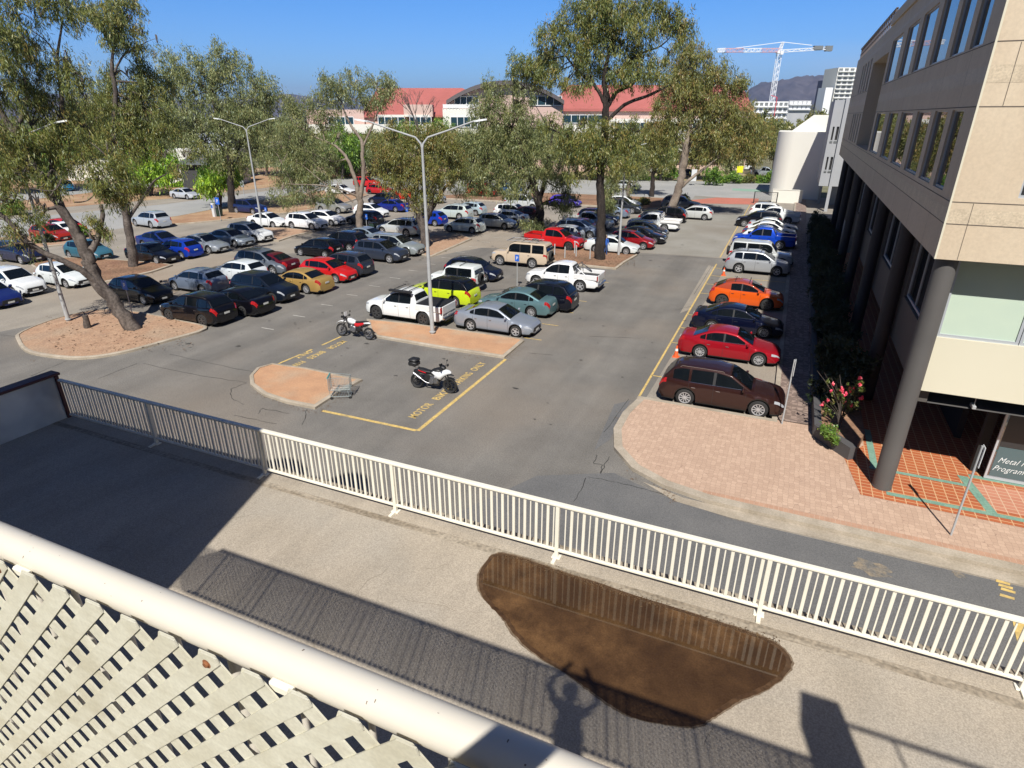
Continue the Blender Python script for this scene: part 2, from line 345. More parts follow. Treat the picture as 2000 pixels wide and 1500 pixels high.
# ================================================================ SETTING: ground, roads, kerbs
def sheet(name, pts, z, m, kind='structure', parent=None):
    b = MB(); P = [(p[0], p[1], z) for p in pts]
    ar = sum(P[i][0] * P[(i + 1) % len(P)][1] - P[(i + 1) % len(P)][0] * P[i][1] for i in range(len(P)))
    if ar < 0: P = P[::-1]
    b.add(P, [tuple(range(len(P)))]); o = b.build(name, m, parent)
    if kind: o['kind'] = kind
    return o
def px(pts): return [G(*p)[:2] for p in pts]
def inset(P, d):
    n = len(P); P = [Vector(p[:2]) for p in P]
    ar = sum(P[i].x * P[(i + 1) % n].y - P[(i + 1) % n].x * P[i].y for i in range(n))
    if ar < 0: P = P[::-1]
    out = []
    for i in range(n):
        e1 = (P[i] - P[i - 1]).normalized(); e2 = (P[(i + 1) % n] - P[i]).normalized()
        n1 = Vector((-e1.y, e1.x)); n2 = Vector((-e2.y, e2.x)); b = (n1 + n2).normalized(); c = max(.45, b.dot(n1))
        out.append(P[i] + b * d / c)
    return P, out
def smooth_poly(P, k=3):
    P = [Vector(p[:2]) for p in P]; out = []; n = len(P)
    for i in range(n):
        a, b, c, d = P[i - 1], P[i], P[(i + 1) % n], P[(i + 2) % n]
        for j in range(k):
            t = j / k
            out.append(0.5 * ((2 * b) + (-a + c) * t + (2 * a - 5 * b + 4 * c - d) * t * t + (-a + 3 * b - 3 * c + d) * t ** 3))
    return out
def island(name, P, m, w=.17, h=.14):
    o, i1 = inset(P, w * .35); _, i2 = inset(P, w)
    n = len(o); b = MB()
    v = [(*p, 0) for p in o] + [(*p, h - .03) for p in o] + [(*p, h) for p in i1] + [(*p, h) for p in i2] + [(*p, h - .04) for p in i2]
    b.add(v, [(r * n + i, r * n + (i + 1) % n, (r + 1) * n + (i + 1) % n, (r + 1) * n + i) for r in range(4) for i in range(n)])
    k = b.build('kerb', MT['kerb'], None, 50); k['kind'] = 'structure'
    sheet(name, i2, h - .03, m); return k

S = 14000
sheet('ground', [(-S, -400), (S, -400), (S, S), (-S, S)], -.03, MT['land'])
sheet('car_park', [(-150, 2), (40, 2), (40, 103), (-30, 103), (-62, 97), (-96, 70), (-150, 40)], 0, MT['asphalt'])
sheet('car_park_lane', px([(-500, 720), (-100, 668), (40, 640), (230, 608), (330, 580), (420, 520), (560, 496), (760, 476), (850, 500), (940, 484), (1080, 485), (1290, 496), (1428, 506), (1260, 780), (1240, 900), (1500, 1040)]) + [(12, 15.6), (12, 2), (-60, 2)], .004, MT['asphalt_dark'])
sheet('service_lane', [(-6.2, 16.2), (-3.9, 17.4), (-2.2, 16.72), (0, 16.3), (30, 16.3), (30, 3), (-4.5, 3), (-7, 9), (-7.8, 13)], .008, MT['asphalt_lane'])
sheet('aisle_resurfaced', [(-11.9, 53.6), (-4.7, 54.2), (-4.7, 76), (-4.9, 97), (-13, 98), (-12, 76)], .009, MT['asphalt_light'])
sheet('asphalt_patch', px([(1328, 612), (1350, 604), (1396, 522), (1384, 518)]), .010, MT['asphalt'])
sheet('asphalt_patch', px([(1200, 790), (1232, 782), (1190, 860), (1160, 880)]), .010, MT['asphalt_lane'])
sheet('asphalt_patch', px([(1330, 418), (1450, 420), (1448, 405), (1340, 403)]), .0125, MT['asphalt_dark'])
# street beyond the car park
sheet('street', [tuple(G(*p)[:2]) for p in [(1520, 391), (1360, 390), (1100, 378), (700, 368), (560, 385), (330, 432), (0, 482), (-300, 540), (-300, 470), (0, 430), (330, 398), (560, 368), (640, 352), (700, 345), (1000, 346), (1300, 352), (1520, 357)]], .004, MT['street'])
sheet('street_crossing', px([(1352, 397), (1480, 400), (1482, 388), (1400, 386), (1350, 391)]), .0135, MT['red_drive'])
sheet('cycle_path', px([(1430, 372), (1530, 378), (1530, 372), (1430, 368)]), .008, MT['green_path'])
sheet('far_verge', px([(1080, 350), (1525, 356), (1525, 336), (1080, 326)]), .012, MT['drygrass'])
sheet('far_verge', px([(-200, 432), (0, 415), (330, 388), (560, 362), (640, 349), (700, 342), (1080, 343), (1080, 322), (600, 322), (250, 345), (-200, 360)]), .012, MT['dirt'])
sheet('side_road', px([(-200, 420), (250, 368), (470, 356), (470, 350), (250, 356), (-200, 395)]), .016, MT['street'])
# verges and planted islands
def vg(name, pts, m, sm=2): return island(name, smooth_poly(px(pts), sm), MT[m])
vg('island_paving', [(716, 626), (800, 634), (1016, 664), (1024, 668), (985, 701), (860, 682), (733, 660), (722, 650)], 'gravel', 1)
island('island_paving', [tuple(p) for p in px([(533, 713), (600, 722), (708, 745), (662, 770), (616, 800), (560, 789), (515, 774), (490, 755), (488, 738), (502, 722)])], MT['gravel'])
island('island_mulch', smooth_poly(px([(40, 652), (34, 668), (50, 688), (90, 698), (160, 703), (240, 692), (330, 668), (404, 645), (372, 632), (225, 606), (120, 622)]), 3), MT['gravel_rail'])
vg('island_mulch', [(130, 505), (318, 516), (325, 524), (255, 543), (150, 556), (60, 520)], 'mulch')
vg('island_paving', [(502, 446), (560, 447), (618, 453), (575, 462), (545, 472), (525, 470)], 'gravel_rail', 1)
vg('island_mulch', [(790, 488), (845, 462), (905, 462), (922, 468), (845, 502), (835, 503)], 'gravel_rail', 1)
vg('island_mulch', [(640, 470), (760, 455), (770, 470), (680, 492)], 'gravel_rail', 1)
vg('island_mulch', [(1045, 505), (1100, 516), (1143, 521), (1203, 527), (1222, 513), (1245, 500), (1240, 492), (1080, 480)], 'mulch', 1)
vg('verge', [(250, 436), (345, 424), (470, 400), (640, 372), (720, 382), (600, 412), (430, 432), (330, 440), (270, 442)], 'dirt')
vg('verge', [(-160, 480), (60, 462), (190, 448), (215, 452), (205, 470), (100, 482), (-120, 512)], 'gravel_rail')
vg('verge', [(700, 398), (800, 388), (905, 380), (1080, 378), (1340, 390), (1345, 402), (1250, 412), (1180, 404), (1060, 398), (850, 388)], 'mulch', 1)
# pink pavement on the right with its wide kerb, footpath and tiled forecourt
kp = [(-4.48, 23.3), (-4.72, 21.8), (-4.7, 20.3), (-4.3, 18.9), (-3.4, 17.8), (-2.2, 17.15), (-.8, 16.85), (2, 16.8), (30, 16.8)]
b = MB(); n = len(kp)
_, inn = inset(kp + [(30, 23.4)], .30); inn = inn[:n]
if (Vector(inn[0]) - Vector(kp[0])).length > 1.2: inn = inn[::-1]
inn[0] = Vector((-4.18, 23.3)); inn[-1] = Vector((30, 17.1))
v = [(*p, 0) for p in kp] + [(*p, .13) for p in kp] + [(p[0], p[1], .15) for p in inn] + [(p[0], p[1], .10) for p in inn]
b.add(v, [(r * n + i, r * n + i + 1, (r + 1) * n + i + 1, (r + 1) * n + i) for r in range(3) for i in range(n - 1)])
b.build('kerb', MT['kerb'], None, 50)['kind'] = 'structure'
gut = [(-2.9, 17.25), (-1.5, 16.85), (2, 16.79), (30, 16.79), (30, 16.35), (0, 16.35), (-1.7, 16.55)]
sheet('gutter', gut, .014, MT['kerb'])
sheet('pavement', [tuple(p[:2]) for p in inn] + [(30, 23.55), (-4.18, 23.5)], .14, MT['paver'])
b = MB()
b.box(-4.5, .78, 23.3, 23.52, 0, .152); b.box(.78, .98, 23.3, 98, 0, .152)
b.build('kerb', MT['kerb'])['kind'] = 'structure'
sheet('pavement', [(.98, 23.55), (2.2, 23.55), (2.2, 98), (.98, 98)], .144, MT['paver_path'])
sheet('forecourt_tiles', [(3.55, 19.05), (9, 19.05), (9, 22.6), (3.9, 22.6), (3.2, 21.4)], .148, MT['tile'])
sheet('forecourt_tiles', [(3.9, 22.6), (30, 22.6), (30, 60), (3.9, 60)], .148, MT['tile'])
sheet('forecourt_tiles', [(9, 19.05), (30, 19.05), (30, 22.6), (9, 22.6)], .148, MT['tile'])
sheet('forecourt_tiles', [(7.15, 19.75), (9, 19.75), (9, 21.3), (6.6, 21.3)], .150, MT['tile_pale'])
b = MB()
for x0, x1, y0, y1 in ((4.3, 30, 19.36, 19.56), (3.95, 6.9, 20.9, 21.08), (4.0, 4.22, 21.08, 24), (6.9, 30, 21.6, 21.82)): b.quad((x0, y0, .1535), (x1, y0, .1535), (x1, y1, .1535), (x0, y1, .1535))
b.quad((6.55, 21.6, .1555), (6.95, 19.5, .1555), (7.22, 19.5, .1555), (6.85, 21.6, .1555))
b.build('forecourt_border', MT['tile_green'])['kind'] = 'structure'
# brick edging course along the kerb
b = MB()
for i in range(90):
    x = -1.0 + i * .14; y = 17.12
    b.quad((x, y, .1415), (x + .125, y, .1415), (x + .125, y + .22, .1415), (x, y + .22, .1415))
b.build('pavement_edging', noisy('edging', (.50, .30, .20), (.40, .24, .16), 3, .85))['kind'] = 'structure'

# painted markings
def line(name, pts, w, m, z=.012):
    b = MB(); P = [Vector((p[0], p[1])) for p in pts]; L = []; Rr = []
    for i, p in enumerate(P):
        d = (P[min(i + 1, len(P) - 1)] - P[max(i - 1, 0)]).normalized(); nn = Vector((-d.y, d.x)) * w / 2
        L.append(p + nn); Rr.append(p - nn)
    for i in range(len(P) - 1): b.quad((*Rr[i], z), (*Rr[i + 1], z), (*L[i + 1], z), (*L[i], z))
    o = b.build(name, m); o['kind'] = 'structure'; return o
Y_ = MT['yellow']
line('bay_line', [(-4.5, 23.8), (-4.52, 51.5)], .10, Y_); line('bay_line', [(-4.55, 54.2), (-4.7, 92)], .09, Y_)
rg = random.Random(5)
b = MB()
def dash(x0, x1, y, w=.08):
    b.quad((x0, y - w / 2, .012), (x1, y - w / 2, .012), (x1, y + w / 2, .012), (x0, y + w / 2, .012))
for y in [26.3, 31.2, 33.9, 36.6, 41.9, 44.6, 47.3, 50.0]: dash(-4.5, -3.6 if y < 40 else .7, y)
for y in [28.75, 31.4, 34.1, 36.8, 39.5, 42.1]: dash(-11.9, -10.9, y, .07)
b.build('bay_line', Y_)['kind'] = 'structure'
b = MB()
for k in range(16):
    y = 24.3 + 2.55 * k
    b.quad((-26.2, y, .013), (-25.3, y, .013), (-25.3, y + .07, .013), (-26.2, y + .07, .013))
b.build('bay_line', MT['white_line'])['kind'] = 'structure'
line('motorbike_bay_line', [(-11.52, 25.45), (-11.52, 17.30)], .16, Y_); line('motorbike_bay_line', [(-11.60, 17.3), (-16.0, 17.22)], .15, Y_)
line('motorbike_bay_line', [(-21.35, 20.4), (-21.25, 21.9)], .12, Y_); line('motorbike_bay_line', [(-21.22, 22.3), (-21.2, 22.7)], .12, Y_); line('motorbike_bay_line', [(-21.15, 23.4), (-21.1, 24.9)], .12, Y_)
line('island_kerb_line', px([(872, 630), (903, 608)]), .1, Y_)
def text_mesh(body, size, m, M, name, kind=None, parent=None, extr=0, sx=1, shear=0, label=None, bold=0.0):
    c = bpy.data.curves.new(name, 'FONT'); c.body = body; c.size = size; c.extrude = extr; c.align_x = 'CENTER'; c.shear = shear; c.space_character = 1.08; c.offset = bold
    t = bpy.data.objects.new(name, c); COL.objects.link(t)
    me = bpy.data.meshes.new_from_object(t); bpy.data.objects.remove(t)
    me.transform(M @ Matrix.Diagonal((sx, 1, 1, 1))); me.materials.clear(); me.materials.append(m)
    o = bpy.data.objects.new(name, me); COL.objects.link(o); o.parent = parent
    if kind: o['kind'] = kind
    return o
# MOTOR BIKES ONLY, painted along the bay, read from inside the bay
def ground_text(body, x, y0, y1, sgn, h):
    o = text_mesh(body, 1, Y_, Matrix.Identity(4), 'bay_lettering', 'structure', bold=.022)
    xs = [v.co.x for v in o.data.vertices]; ys = [v.co.y for v in o.data.vertices]; w = max(xs) - min(xs); hh = max(ys) - min(ys)
    o.data.transform(Matrix.Translation((x, (y0 + y1) / 2, .0125)) @ Matrix.Rotation(R(90 * sgn), 4, 'Z') @ Matrix.Diagonal((abs(y1 - y0) / w, h / hh, 1, 1)) @ Matrix.Translation((-(max(xs) + min(xs)) / 2, -min(ys), 0)))
for t_, y0, y1 in (('MOTOR', 18.15, 19.6), ('BIKES', 20.0, 21.3), ('PARKING', 21.75, 23.2), ('ONLY', 23.5, 24.6)): ground_text(t_, -12.15, y0, y1, 1, .38)
for t_, y0, y1 in (('MOTOR', 24.4, 23.1), ('BIKES', 22.7, 21.6), ('PARKING', 21.2, 19.9)): ground_text(t_, -20.3 - .35, y0, y1, -1, .38)
ground_text('ONLY', -21.25, 22.5, 21.4, -1, .34)
b = MB()
for k, (u, v) in enumerate(((1958, 1138), (1963, 1146), (1968, 1154), (1966, 1166))):
    p = G(u, v); b.quad((p.x - .16, p.y - .04, .0155), (p.x + .14, p.y - .07, .0155), (p.x + .17, p.y + .03, .0155), (p.x - .12, p.y + .07, .0155))
p = G(1994, 1228); b.quad((p.x - .2, p.y - .5, .0155), (p.x + .2, p.y - .4, .0155), (p.x + .35, p.y + .3, .0155), (p.x - .1, p.y + .35, .0155))
b.build('lane_marking', MT['yellow'])['kind'] = 'structure'
# sand spilt on the lane
for (u, v, rx, ry) in ((1700, 1110, .55, .34), (1872, 1123, .16, .12)):
    c = G(u, v); rr = random.Random(int(u)); pts = [(c.x + math.cos(a * .35) * rx * rr.uniform(.6, 1.2), c.y + math.sin(a * .35) * ry * rr.uniform(.6, 1.2)) for a in range(18)]
    sheet('spilt_sand', smooth_poly(pts, 2), .0125, noisy('sand', (.27, .22, .155), (.145, .14, .13), 3.5, .95, speck=20, speck_amt=.2, contrast=(.4, .6)))
# dark sealed cracks in the asphalt
b = MB(); rr = random.Random(8)
def crack(pts, w=.028):
    P = [G(*p) for p in pts]; Q_ = []
    for i in range(len(P) - 1):
        for k in range(6):
            q = P[i].lerp(P[i + 1], k / 6); Q_.append(Vector((q.x + rr.uniform(-.04, .04), q.y + rr.uniform(-.04, .04))))
    Q_.append(Vector(P[-1][:2]))
    for a, c in zip(Q_, Q_[1:]):
        d = (c - a); 
        if d.length < 1e-4: continue
        nn = Vector((-d.y, d.x)).normalized() * w * rr.uniform(.5, 1.1) / 2
        b.quad((*(a - nn), .0115), (*(c - nn), .0115), (*(c + nn), .0115), (*(a + nn), .0115))
for c in ([(278, 710), (380, 732), (482, 748)], [(330, 692), (420, 712), (500, 728)], [(482, 748), (452, 760), (452, 778), (477, 790)], [(505, 808), (512, 798), (565, 808)], [(455, 812), (540, 828)],
          [(190, 740), (268, 710)], [(1150, 932), (1230, 948), (1312, 972)], [(1165, 888), (1160, 905), (1178, 908), (1172, 925), (1190, 892)], [(1180, 845), (1228, 780)], [(1145, 935), (1120, 980)], [(1318, 606), (1352, 598)],
          [(1355, 575), (1390, 520)], [(60, 735), (130, 705)], [(1030, 690), (1080, 694)], [(0, 655), (80, 660)], [(1210, 497), (1425, 505)], [(600, 800), (590, 830)], [(1040, 590), (1090, 596)], [(1150, 657), (1250, 661)]): crack(c)
b.build('asphalt_cracks', plain('crack_fill', (.03, .03, .03), .9))['kind'] = 'structure'
# oil drips and dark blotches in the bays and along the aisles
b = MB(); rr = random.Random(41)
def blotch(x, y, r, z=.0145):
    n = 9; P = [(x + math.cos(k * 2 * math.pi / n) * r * rr.uniform(.45, 1.2) * 1.3, y + math.sin(k * 2 * math.pi / n) * r * rr.uniform(.45, 1.1), z) for k in range(n)]; b.add(P, [tuple(range(n))])
for _ in range(260):
    x = rr.choice([rr.gauss(-14, 2), rr.gauss(-19, 2), rr.gauss(-2, 1.2), rr.gauss(-8, 1.6), rr.gauss(-25, 2), rr.gauss(-31, 3)]); y = rr.uniform(19, 62)
    if -21.8 < x < -11.3 and (17 < y < 20.6 or 25.3 < y < 28.6): continue
    if x > .7: continue
    blotch(x, y, rr.choice([.03, .05, .05, .08, .14]))
b.build('oil_stains', noisy('oil_stain', (.06, .056, .05), (.10, .093, .083), 4, .6))['kind'] = 'stuff'
b = MB(); rr = random.Random(43)
for (u0, v0, u1, v1, n) in ((735, 663, 985, 703, 160), (490, 760, 615, 803, 120), (620, 800, 700, 752, 90), (985, 703, 1024, 672, 70), (60, 700, 400, 648, 120), (1200, 850, 1320, 975, 150), (1040, 530, 1240, 505, 100), (1205, 800, 1240, 930, 60)):
    for _ in range(n):
        t = rr.random(); p = G(u0 + (u1 - u0) * t + rr.gauss(0, 5), v0 + (v1 - v0) * t + abs(rr.gauss(0, 5)) + 2); a = rr.uniform(0, 6.28); l = rr.uniform(.015, .05)
        b.quad((p.x - l * math.cos(a), p.y - l * math.sin(a), .018), (p.x + l * .35 * math.sin(a), p.y - l * .35 * math.cos(a), .02), (p.x + l * math.cos(a), p.y + l * math.sin(a), .018), (p.x - l * .35 * math.sin(a), p.y + l * .35 * math.cos(a), .022))
b.build('gutter_leaves', noisy('dry_leaves', (.20, .12, .06), (.11, .07, .045), 9, .9))['kind'] = 'stuff'
# ================================================================ the big office block on the right
FX, FY = 3.82, 19.4
off = empty('office_building', (FX, FY, 0), 0, 'large beige panelled office block with grey round columns filling the right side', 'building')
def ob(mb, name, m, smooth=None): o = mb.build(name, m, off, smooth, (-FX, -FY, 0)); return o
TOP = 15.7
wins = []
for z0, z1 in ((9.12, 11.14), (12.64, 14.75)):
    for a, c in ((20.7, 22.2), (22.85, 24.9), (25.6, 28.5), (29.5, 32.8), (33.9, 37.3), (38.9, 43.2)): wins.append((a, c, z0, z1))
    for a in (54.8, 57.2, 59.6, 62.0): wins.append((a, a + 1.1, z0, z1))
b = MB()
holes = wins + [(44.2, 53.5, 9.06, 14.3)]
# left face, loggia cut as a deep hole
hs_small = wins
as_ = None
mb = b
P_all = hs_small + [(44.2, 53.5, 9.06, 14.3)]
# faces
zs = sorted({7.5, TOP} | {h[2] for h in P_all} | {h[3] for h in P_all}); ys = sorted({FY, 72} | {h[0] for h in P_all} | {h[1] for h in P_all})
for i in range(len(ys) - 1):
    for j in range(len(zs) - 1):
        yc, zc = (ys[i] + ys[i + 1]) / 2, (zs[j] + zs[j + 1]) / 2
        if any(h[0] < yc < h[1] and h[2] < zc < h[3] for h in P_all): continue
        mb.quad((FX, ys[i + 1], zs[j]), (FX, ys[i], zs[j]), (FX, ys[i], zs[j + 1]), (FX, ys[i + 1], zs[j + 1]))
for h in P_all:
    d = 3.0 if h[0] == 44.2 else .12
    A = [(FX, h[0], h[2]), (FX, h[1], h[2]), (FX, h[1], h[3]), (FX, h[0], h[3])]; B = [(p[0] + d, p[1], p[2]) for p in A]
    for k in range(4): mb.quad(A[(k + 1) % 4], A[k], B[k], B[(k + 1) % 4])
    if d > 1: mb.quad(B[1], B[0], B[3], B[2])
# front face with its windows
fw = [(5.2, 7.4, 9.12, 11.14), (9.2, 11.4, 9.12, 11.14), (13, 15.2, 9.12, 11.14), (5.2, 7.4, 12.64, 14.75)]
zs = sorted({7.5, TOP} | {h[2] for h in fw} | {h[3] for h in fw}); xs = sorted({FX, 40} | {h[0] for h in fw} | {h[1] for h in fw})
for i in range(len(xs) - 1):
    for j in range(len(zs) - 1):
        xc, zc = (xs[i] + xs[i + 1]) / 2, (zs[j] + zs[j + 1]) / 2
        if any(h[0] < xc < h[1] and h[2] < zc < h[3] for h in fw): continue
        mb.quad((xs[i], FY, zs[j]), (xs[i + 1], FY, zs[j]), (xs[i + 1], FY, zs[j + 1]), (xs[i], FY, zs[j + 1]))
for h in fw:
    A = [(h[0], FY, h[2]), (h[1], FY, h[2]), (h[1], FY, h[3]), (h[0], FY, h[3])]; B = [(p[0], FY + .12, p[2]) for p in A]
    for k in range(4): mb.quad(A[k], A[(k + 1) % 4], B[(k + 1) % 4], B[k])
mb.quad((40, FY, 7.5), (40, 72, 7.5), (40, 72, TOP), (40, FY, TOP)); mb.quad((40, 72, 7.5), (FX, 72, 7.5), (FX, 72, TOP), (40, 72, TOP))
mb.quad((FX, FY, TOP), (40, FY, TOP), (40, 72, TOP), (FX, 72, TOP))
ob(b, 'wall', MT['panel'])
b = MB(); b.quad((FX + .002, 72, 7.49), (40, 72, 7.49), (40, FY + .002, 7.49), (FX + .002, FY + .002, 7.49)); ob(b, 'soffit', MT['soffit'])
# polished bands, 4 mm proud
b = MB(); e = .004
for z0, z1 in ((8.43, 8.80), (11.72, 12.10), (15.0, 15.12)):
    y0 = 19.41
    for a, c in (((FY - e, 44.2), (53.5, 72)) if z0 > 9 and z0 < 14 else ((FY - e, 72),)):
        b.quad((FX - e, c, z0), (FX - e, a, z0), (FX - e, a, z1), (FX - e, c, z1))
    b.quad((FX - e, FY - e, z0), (40, FY - e, z0), (40, FY - e, z1), (FX - e, FY - e, z1))
ob(b, 'granite_band', MT['granite'])
# panel joints
b = MB(); e = .006; w = .022
def jz(z):
    for a, c in (((FY - e, 44.2), (53.5, 72)) if 9.06 < z < 14 else ((FY - e, 72),)): b.quad((FX - e, c, z), (FX - e, a, z), (FX - e, a, z + w), (FX - e, c, z + w))
    b.quad((FX - e, FY - e, z), (40, FY - e, z), (40, FY - e, z + w), (FX - e, FY - e, z + w))
for z in (8.96, 11.19, 12.58, 8.41): jz(z)
for y in (21.6, 24.9, 29.0, 33.2, 37.6, 43.2, 54, 58.9, 64):
    for z0, z1 in ((7.52, 8.40), (11.22, 12.56), (14.9, 15.6)): b.quad((FX - e, y + .016, z0), (FX - e, y, z0), (FX - e, y, z1), (FX - e, y + .016, z1))
for x in (4.32, 7.6, 8.9, 12.2):
    for z0, z1 in ((7.52, 8.95), (11.22, 12.56)): b.quad((x, FY - e, z0), (x + .014, FY - e, z0), (x + .014, FY - e, z1), (x, FY - e, z1))
ob(b, 'panel_joints', MT['joint'])
b = MB(); b.quad((FX - .012, FY - .012, 7.5), (FX + .035, FY - .012, 7.5), (FX + .035, FY - .012, TOP), (FX - .012, FY - .012, TOP)); b.quad((FX - .012, FY + .03, 7.5), (FX - .012, FY - .012, 7.5), (FX - .012, FY - .012, TOP), (FX - .012, FY + .03, TOP))
ob(b, 'corner_bead', MT['render'])
# windows: frame + pane, each its own part
def win_x(x, a, c, z0, z1, gm='glass', mull=0, par=None, fr=.035):
    f = MB()
    f.box(x - .03, x + .03, a, c, z0, z0 + fr + .02); f.box(x - .03, x + .03, a, c, z1 - fr, z1)
    f.box(x - .03, x + .03, a, a + fr, z0 + fr + .02, z1 - fr); f.box(x - .03, x + .03, c - fr, c, z0 + fr + .02, z1 - fr)
    for k in range(mull): yy = a + (c - a) * (k + 1) / (mull + 1); f.box(x - .025, x + .03, yy - .02, yy + .02, z0 + fr + .02, z1 - fr)
    o = f.build('window', MT['frame'], off, None, (-FX, -FY, 0))
    g = MB(); g.quad((x + .01, c - .01, z0 + .03), (x + .01, a + .01, z0 + .03), (x + .01, a + .01, z1 - .02), (x + .01, c - .01, z1 - .02))
    g.build('pane', MT[gm], o)
def win_y(y, a, c, z0, z1, gm='glass', mull=0, fr=.05, par=None, mt='frame'):
    f = MB()
    f.box(a, c, y - .03, y + .03, z0, z0 + fr + .02); f.box(a, c, y - .03, y + .03, z1 - fr, z1)
    f.box(a, a + fr, y - .03, y + .03, z0 + fr + .02, z1 - fr); f.box(c - fr, c, y - .03, y + .03, z0 + fr + .02, z1 - fr)
    for k in range(mull): xx = a + (c - a) * (k + 1) / (mull + 1); f.box(xx - .02, xx + .02, y - .025, y + .03, z0 + fr + .02, z1 - fr)
    o = f.build('window', MT[mt], off, None, (-FX, -FY, 0))
    g = MB(); g.quad((a + .01, y + .01, z0 + .03), (c - .01, y + .01, z0 + .03), (c - .01, y + .01, z1 - .02), (a + .01, y + .01, z1 - .02))
    g.build('pane', MT[gm], o); return o
for h in wins: win_x(FX + .09, *h, mull=0)
for h in fw: win_y(FY + .09, *h)
for z in (9.08, 12.64): 
    for a in (45.2, 47.6, 50.0): win_x(FX + 2.96, a, a + 1.7, z + .1, z + 1.9)
# recessed first floor below the overhang
LX = 4.60; b = MB()
bays = [(21.4, 26.6), (27.8, 34.6), (35.8, 42.7), (43.9, 50.8), (52.0, 58.9), (60.1, 66.5)]
b.box(LX, LX + .3, 20.9, 72, 2.95, 4.72)
z_ = 4.72
prev = 20.9
for a, c in bays: b.box(LX, LX + .3, prev, a, 4.72, 7.49); prev = c
b.box(LX, LX + .3, prev, 72, 4.72, 7.49)
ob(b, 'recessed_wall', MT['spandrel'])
for a, c in bays: win_x(LX + .12, a, c, 4.74, 7.47, mull=2 if c - a > 4 else 1, fr=.07)
# front recess: shaded strip, blinds, cream band
FR = 20.25; b = MB()
b.box(4.57, 40, FR, FR + .3, 3.42, 5.12); ob(b, 'spandrel_band', MT['render'])
xx = 4.57
for k in range(6): 
    win_y(FR + .1, xx, xx + 1.95, 5.12, 7.49, 'blind' if k % 2 == 0 else 'blind', fr=.07, mt='frame'); xx += 1.97
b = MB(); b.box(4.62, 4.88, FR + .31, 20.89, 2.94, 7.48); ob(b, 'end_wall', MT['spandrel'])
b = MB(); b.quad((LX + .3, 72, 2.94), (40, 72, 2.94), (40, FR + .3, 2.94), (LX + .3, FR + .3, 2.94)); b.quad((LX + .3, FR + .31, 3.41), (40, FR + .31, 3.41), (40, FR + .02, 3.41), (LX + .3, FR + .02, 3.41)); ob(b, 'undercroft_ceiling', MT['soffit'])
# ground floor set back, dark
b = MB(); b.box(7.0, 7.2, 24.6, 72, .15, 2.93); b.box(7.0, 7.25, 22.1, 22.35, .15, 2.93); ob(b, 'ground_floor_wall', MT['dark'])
# shopfront with dark film and script lettering
def onY(u, v, Y): r = ray(u, v); t = Y / r.y; return r.x * t, CAMZ + r.z * t
SY = 21.75
sf = win_y(SY, 7.3, 10.6, .17, 2.9, 'glass', mull=1, fr=.06)
b = MB(); b.quad((7.42, SY + .0, .28), (10.5, SY + .0, .28), (10.5, SY + .0, 1.35), (7.42, SY + .0, 1.35)); b.build('window_film', plain('window_film', (.085, .135, .145), .25), sf)
b = MB(); b.quad((7.42, SY + .0, 1.36), (10.5, SY + .0, 1.36), (10.5, SY + .0, 2.8), (7.42, SY + .0, 2.8)); b.build('window_film', plain('window_film_dark', (.035, .035, .036), .3), sf)
wl = plain('window_lettering', (.70, .76, .76), .5); wd = plain('window_lettering_faint', (.16, .15, .145), .5)
RX = Matrix.Rotation(R(90), 4, 'X')
for t, x, z, s, mm in (('Metal Fabrication', 8.35, .80, .27, wl), ('Program', 7.85, .50, .27, wl), ('Reflections', 8.5, 1.75, .26, wd)):
    text_mesh(t, s, mm, Matrix.Translation((x, SY - .012, z)) @ RX, 'window_lettering', None, sf, shear=.45, sx=.82)
# parapet railing along the roof edge
b = MB()
for y in np.arange(46.0, 71.9, 1.25): b.box(FX + .06, FX + .14, y, y + .07, TOP, TOP + .95)
b.box(FX + .04, FX + .16, 46, 71.95, TOP + .9, TOP + .99); b.box(FX + .07, FX + .13, 46, 71.95, TOP + .45, TOP + .5)
ob(b, 'roof_railing', MT['darkroof'])
b = MB(); b.box(FX - .1, FX + .3, 19.3, 45.5, TOP, TOP + .5); b.box(FX - .1, 40, 19.3, 19.7, TOP + .001, TOP + .501); ob(b, 'parapet', MT['panel'])
# round columns
MT['column_shaded'] = plain('column_painted_shade', (.035, .03, .03), .7)  # same column paint made darker, shade put into the colour
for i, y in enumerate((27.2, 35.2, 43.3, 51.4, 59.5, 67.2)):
    b = MB(); b.lathe([(.27, .14), (.27, 7.49)], (4.30, y, 0), 24); b.build('column', MT['column_shaded'], off, 40, (-FX, -FY, 0))
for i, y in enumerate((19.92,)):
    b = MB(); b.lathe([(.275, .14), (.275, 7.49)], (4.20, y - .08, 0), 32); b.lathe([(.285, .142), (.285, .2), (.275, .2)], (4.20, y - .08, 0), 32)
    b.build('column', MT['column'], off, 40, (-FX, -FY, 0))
# floodlight hanging under the cream band
b = MB(); b.cbox(6.0, 6.1, 20.4, 20.7, 3.0, 3.1, .01); b.tube([(6.05, 20.5, 3.1), (6.05, 20.5, 3.4)], .012, 6)
ob(b, 'floodlight', MT['galv'])

# ================================================================ planter, shrub bed
pl = empty('planter', (2.2, 22.5, 0), 0, 'low dark grey planter wall beside the footpath under the office block', 'planter')
P1 = [(2.2, 70), (2.2, 22.62), (3.30, 21.22), (3.55, 21.42), (2.45, 22.8), (2.45, 70)]
b = MB(); b.prism(P1, .14, .62); b.build('planter_wall', plain('planter_concrete', (.085, .082, .082), .75), pl, None, (-2.2, -22.5, 0))
b = MB(); b.prism([(2.44, 70), (2.44, 22.79), (3.5, 21.5), (3.9, 23), (3.9, 70)], .14, .48); b.build('soil', MT['mulch'], pl, None, (-2.2, -22.5, 0))

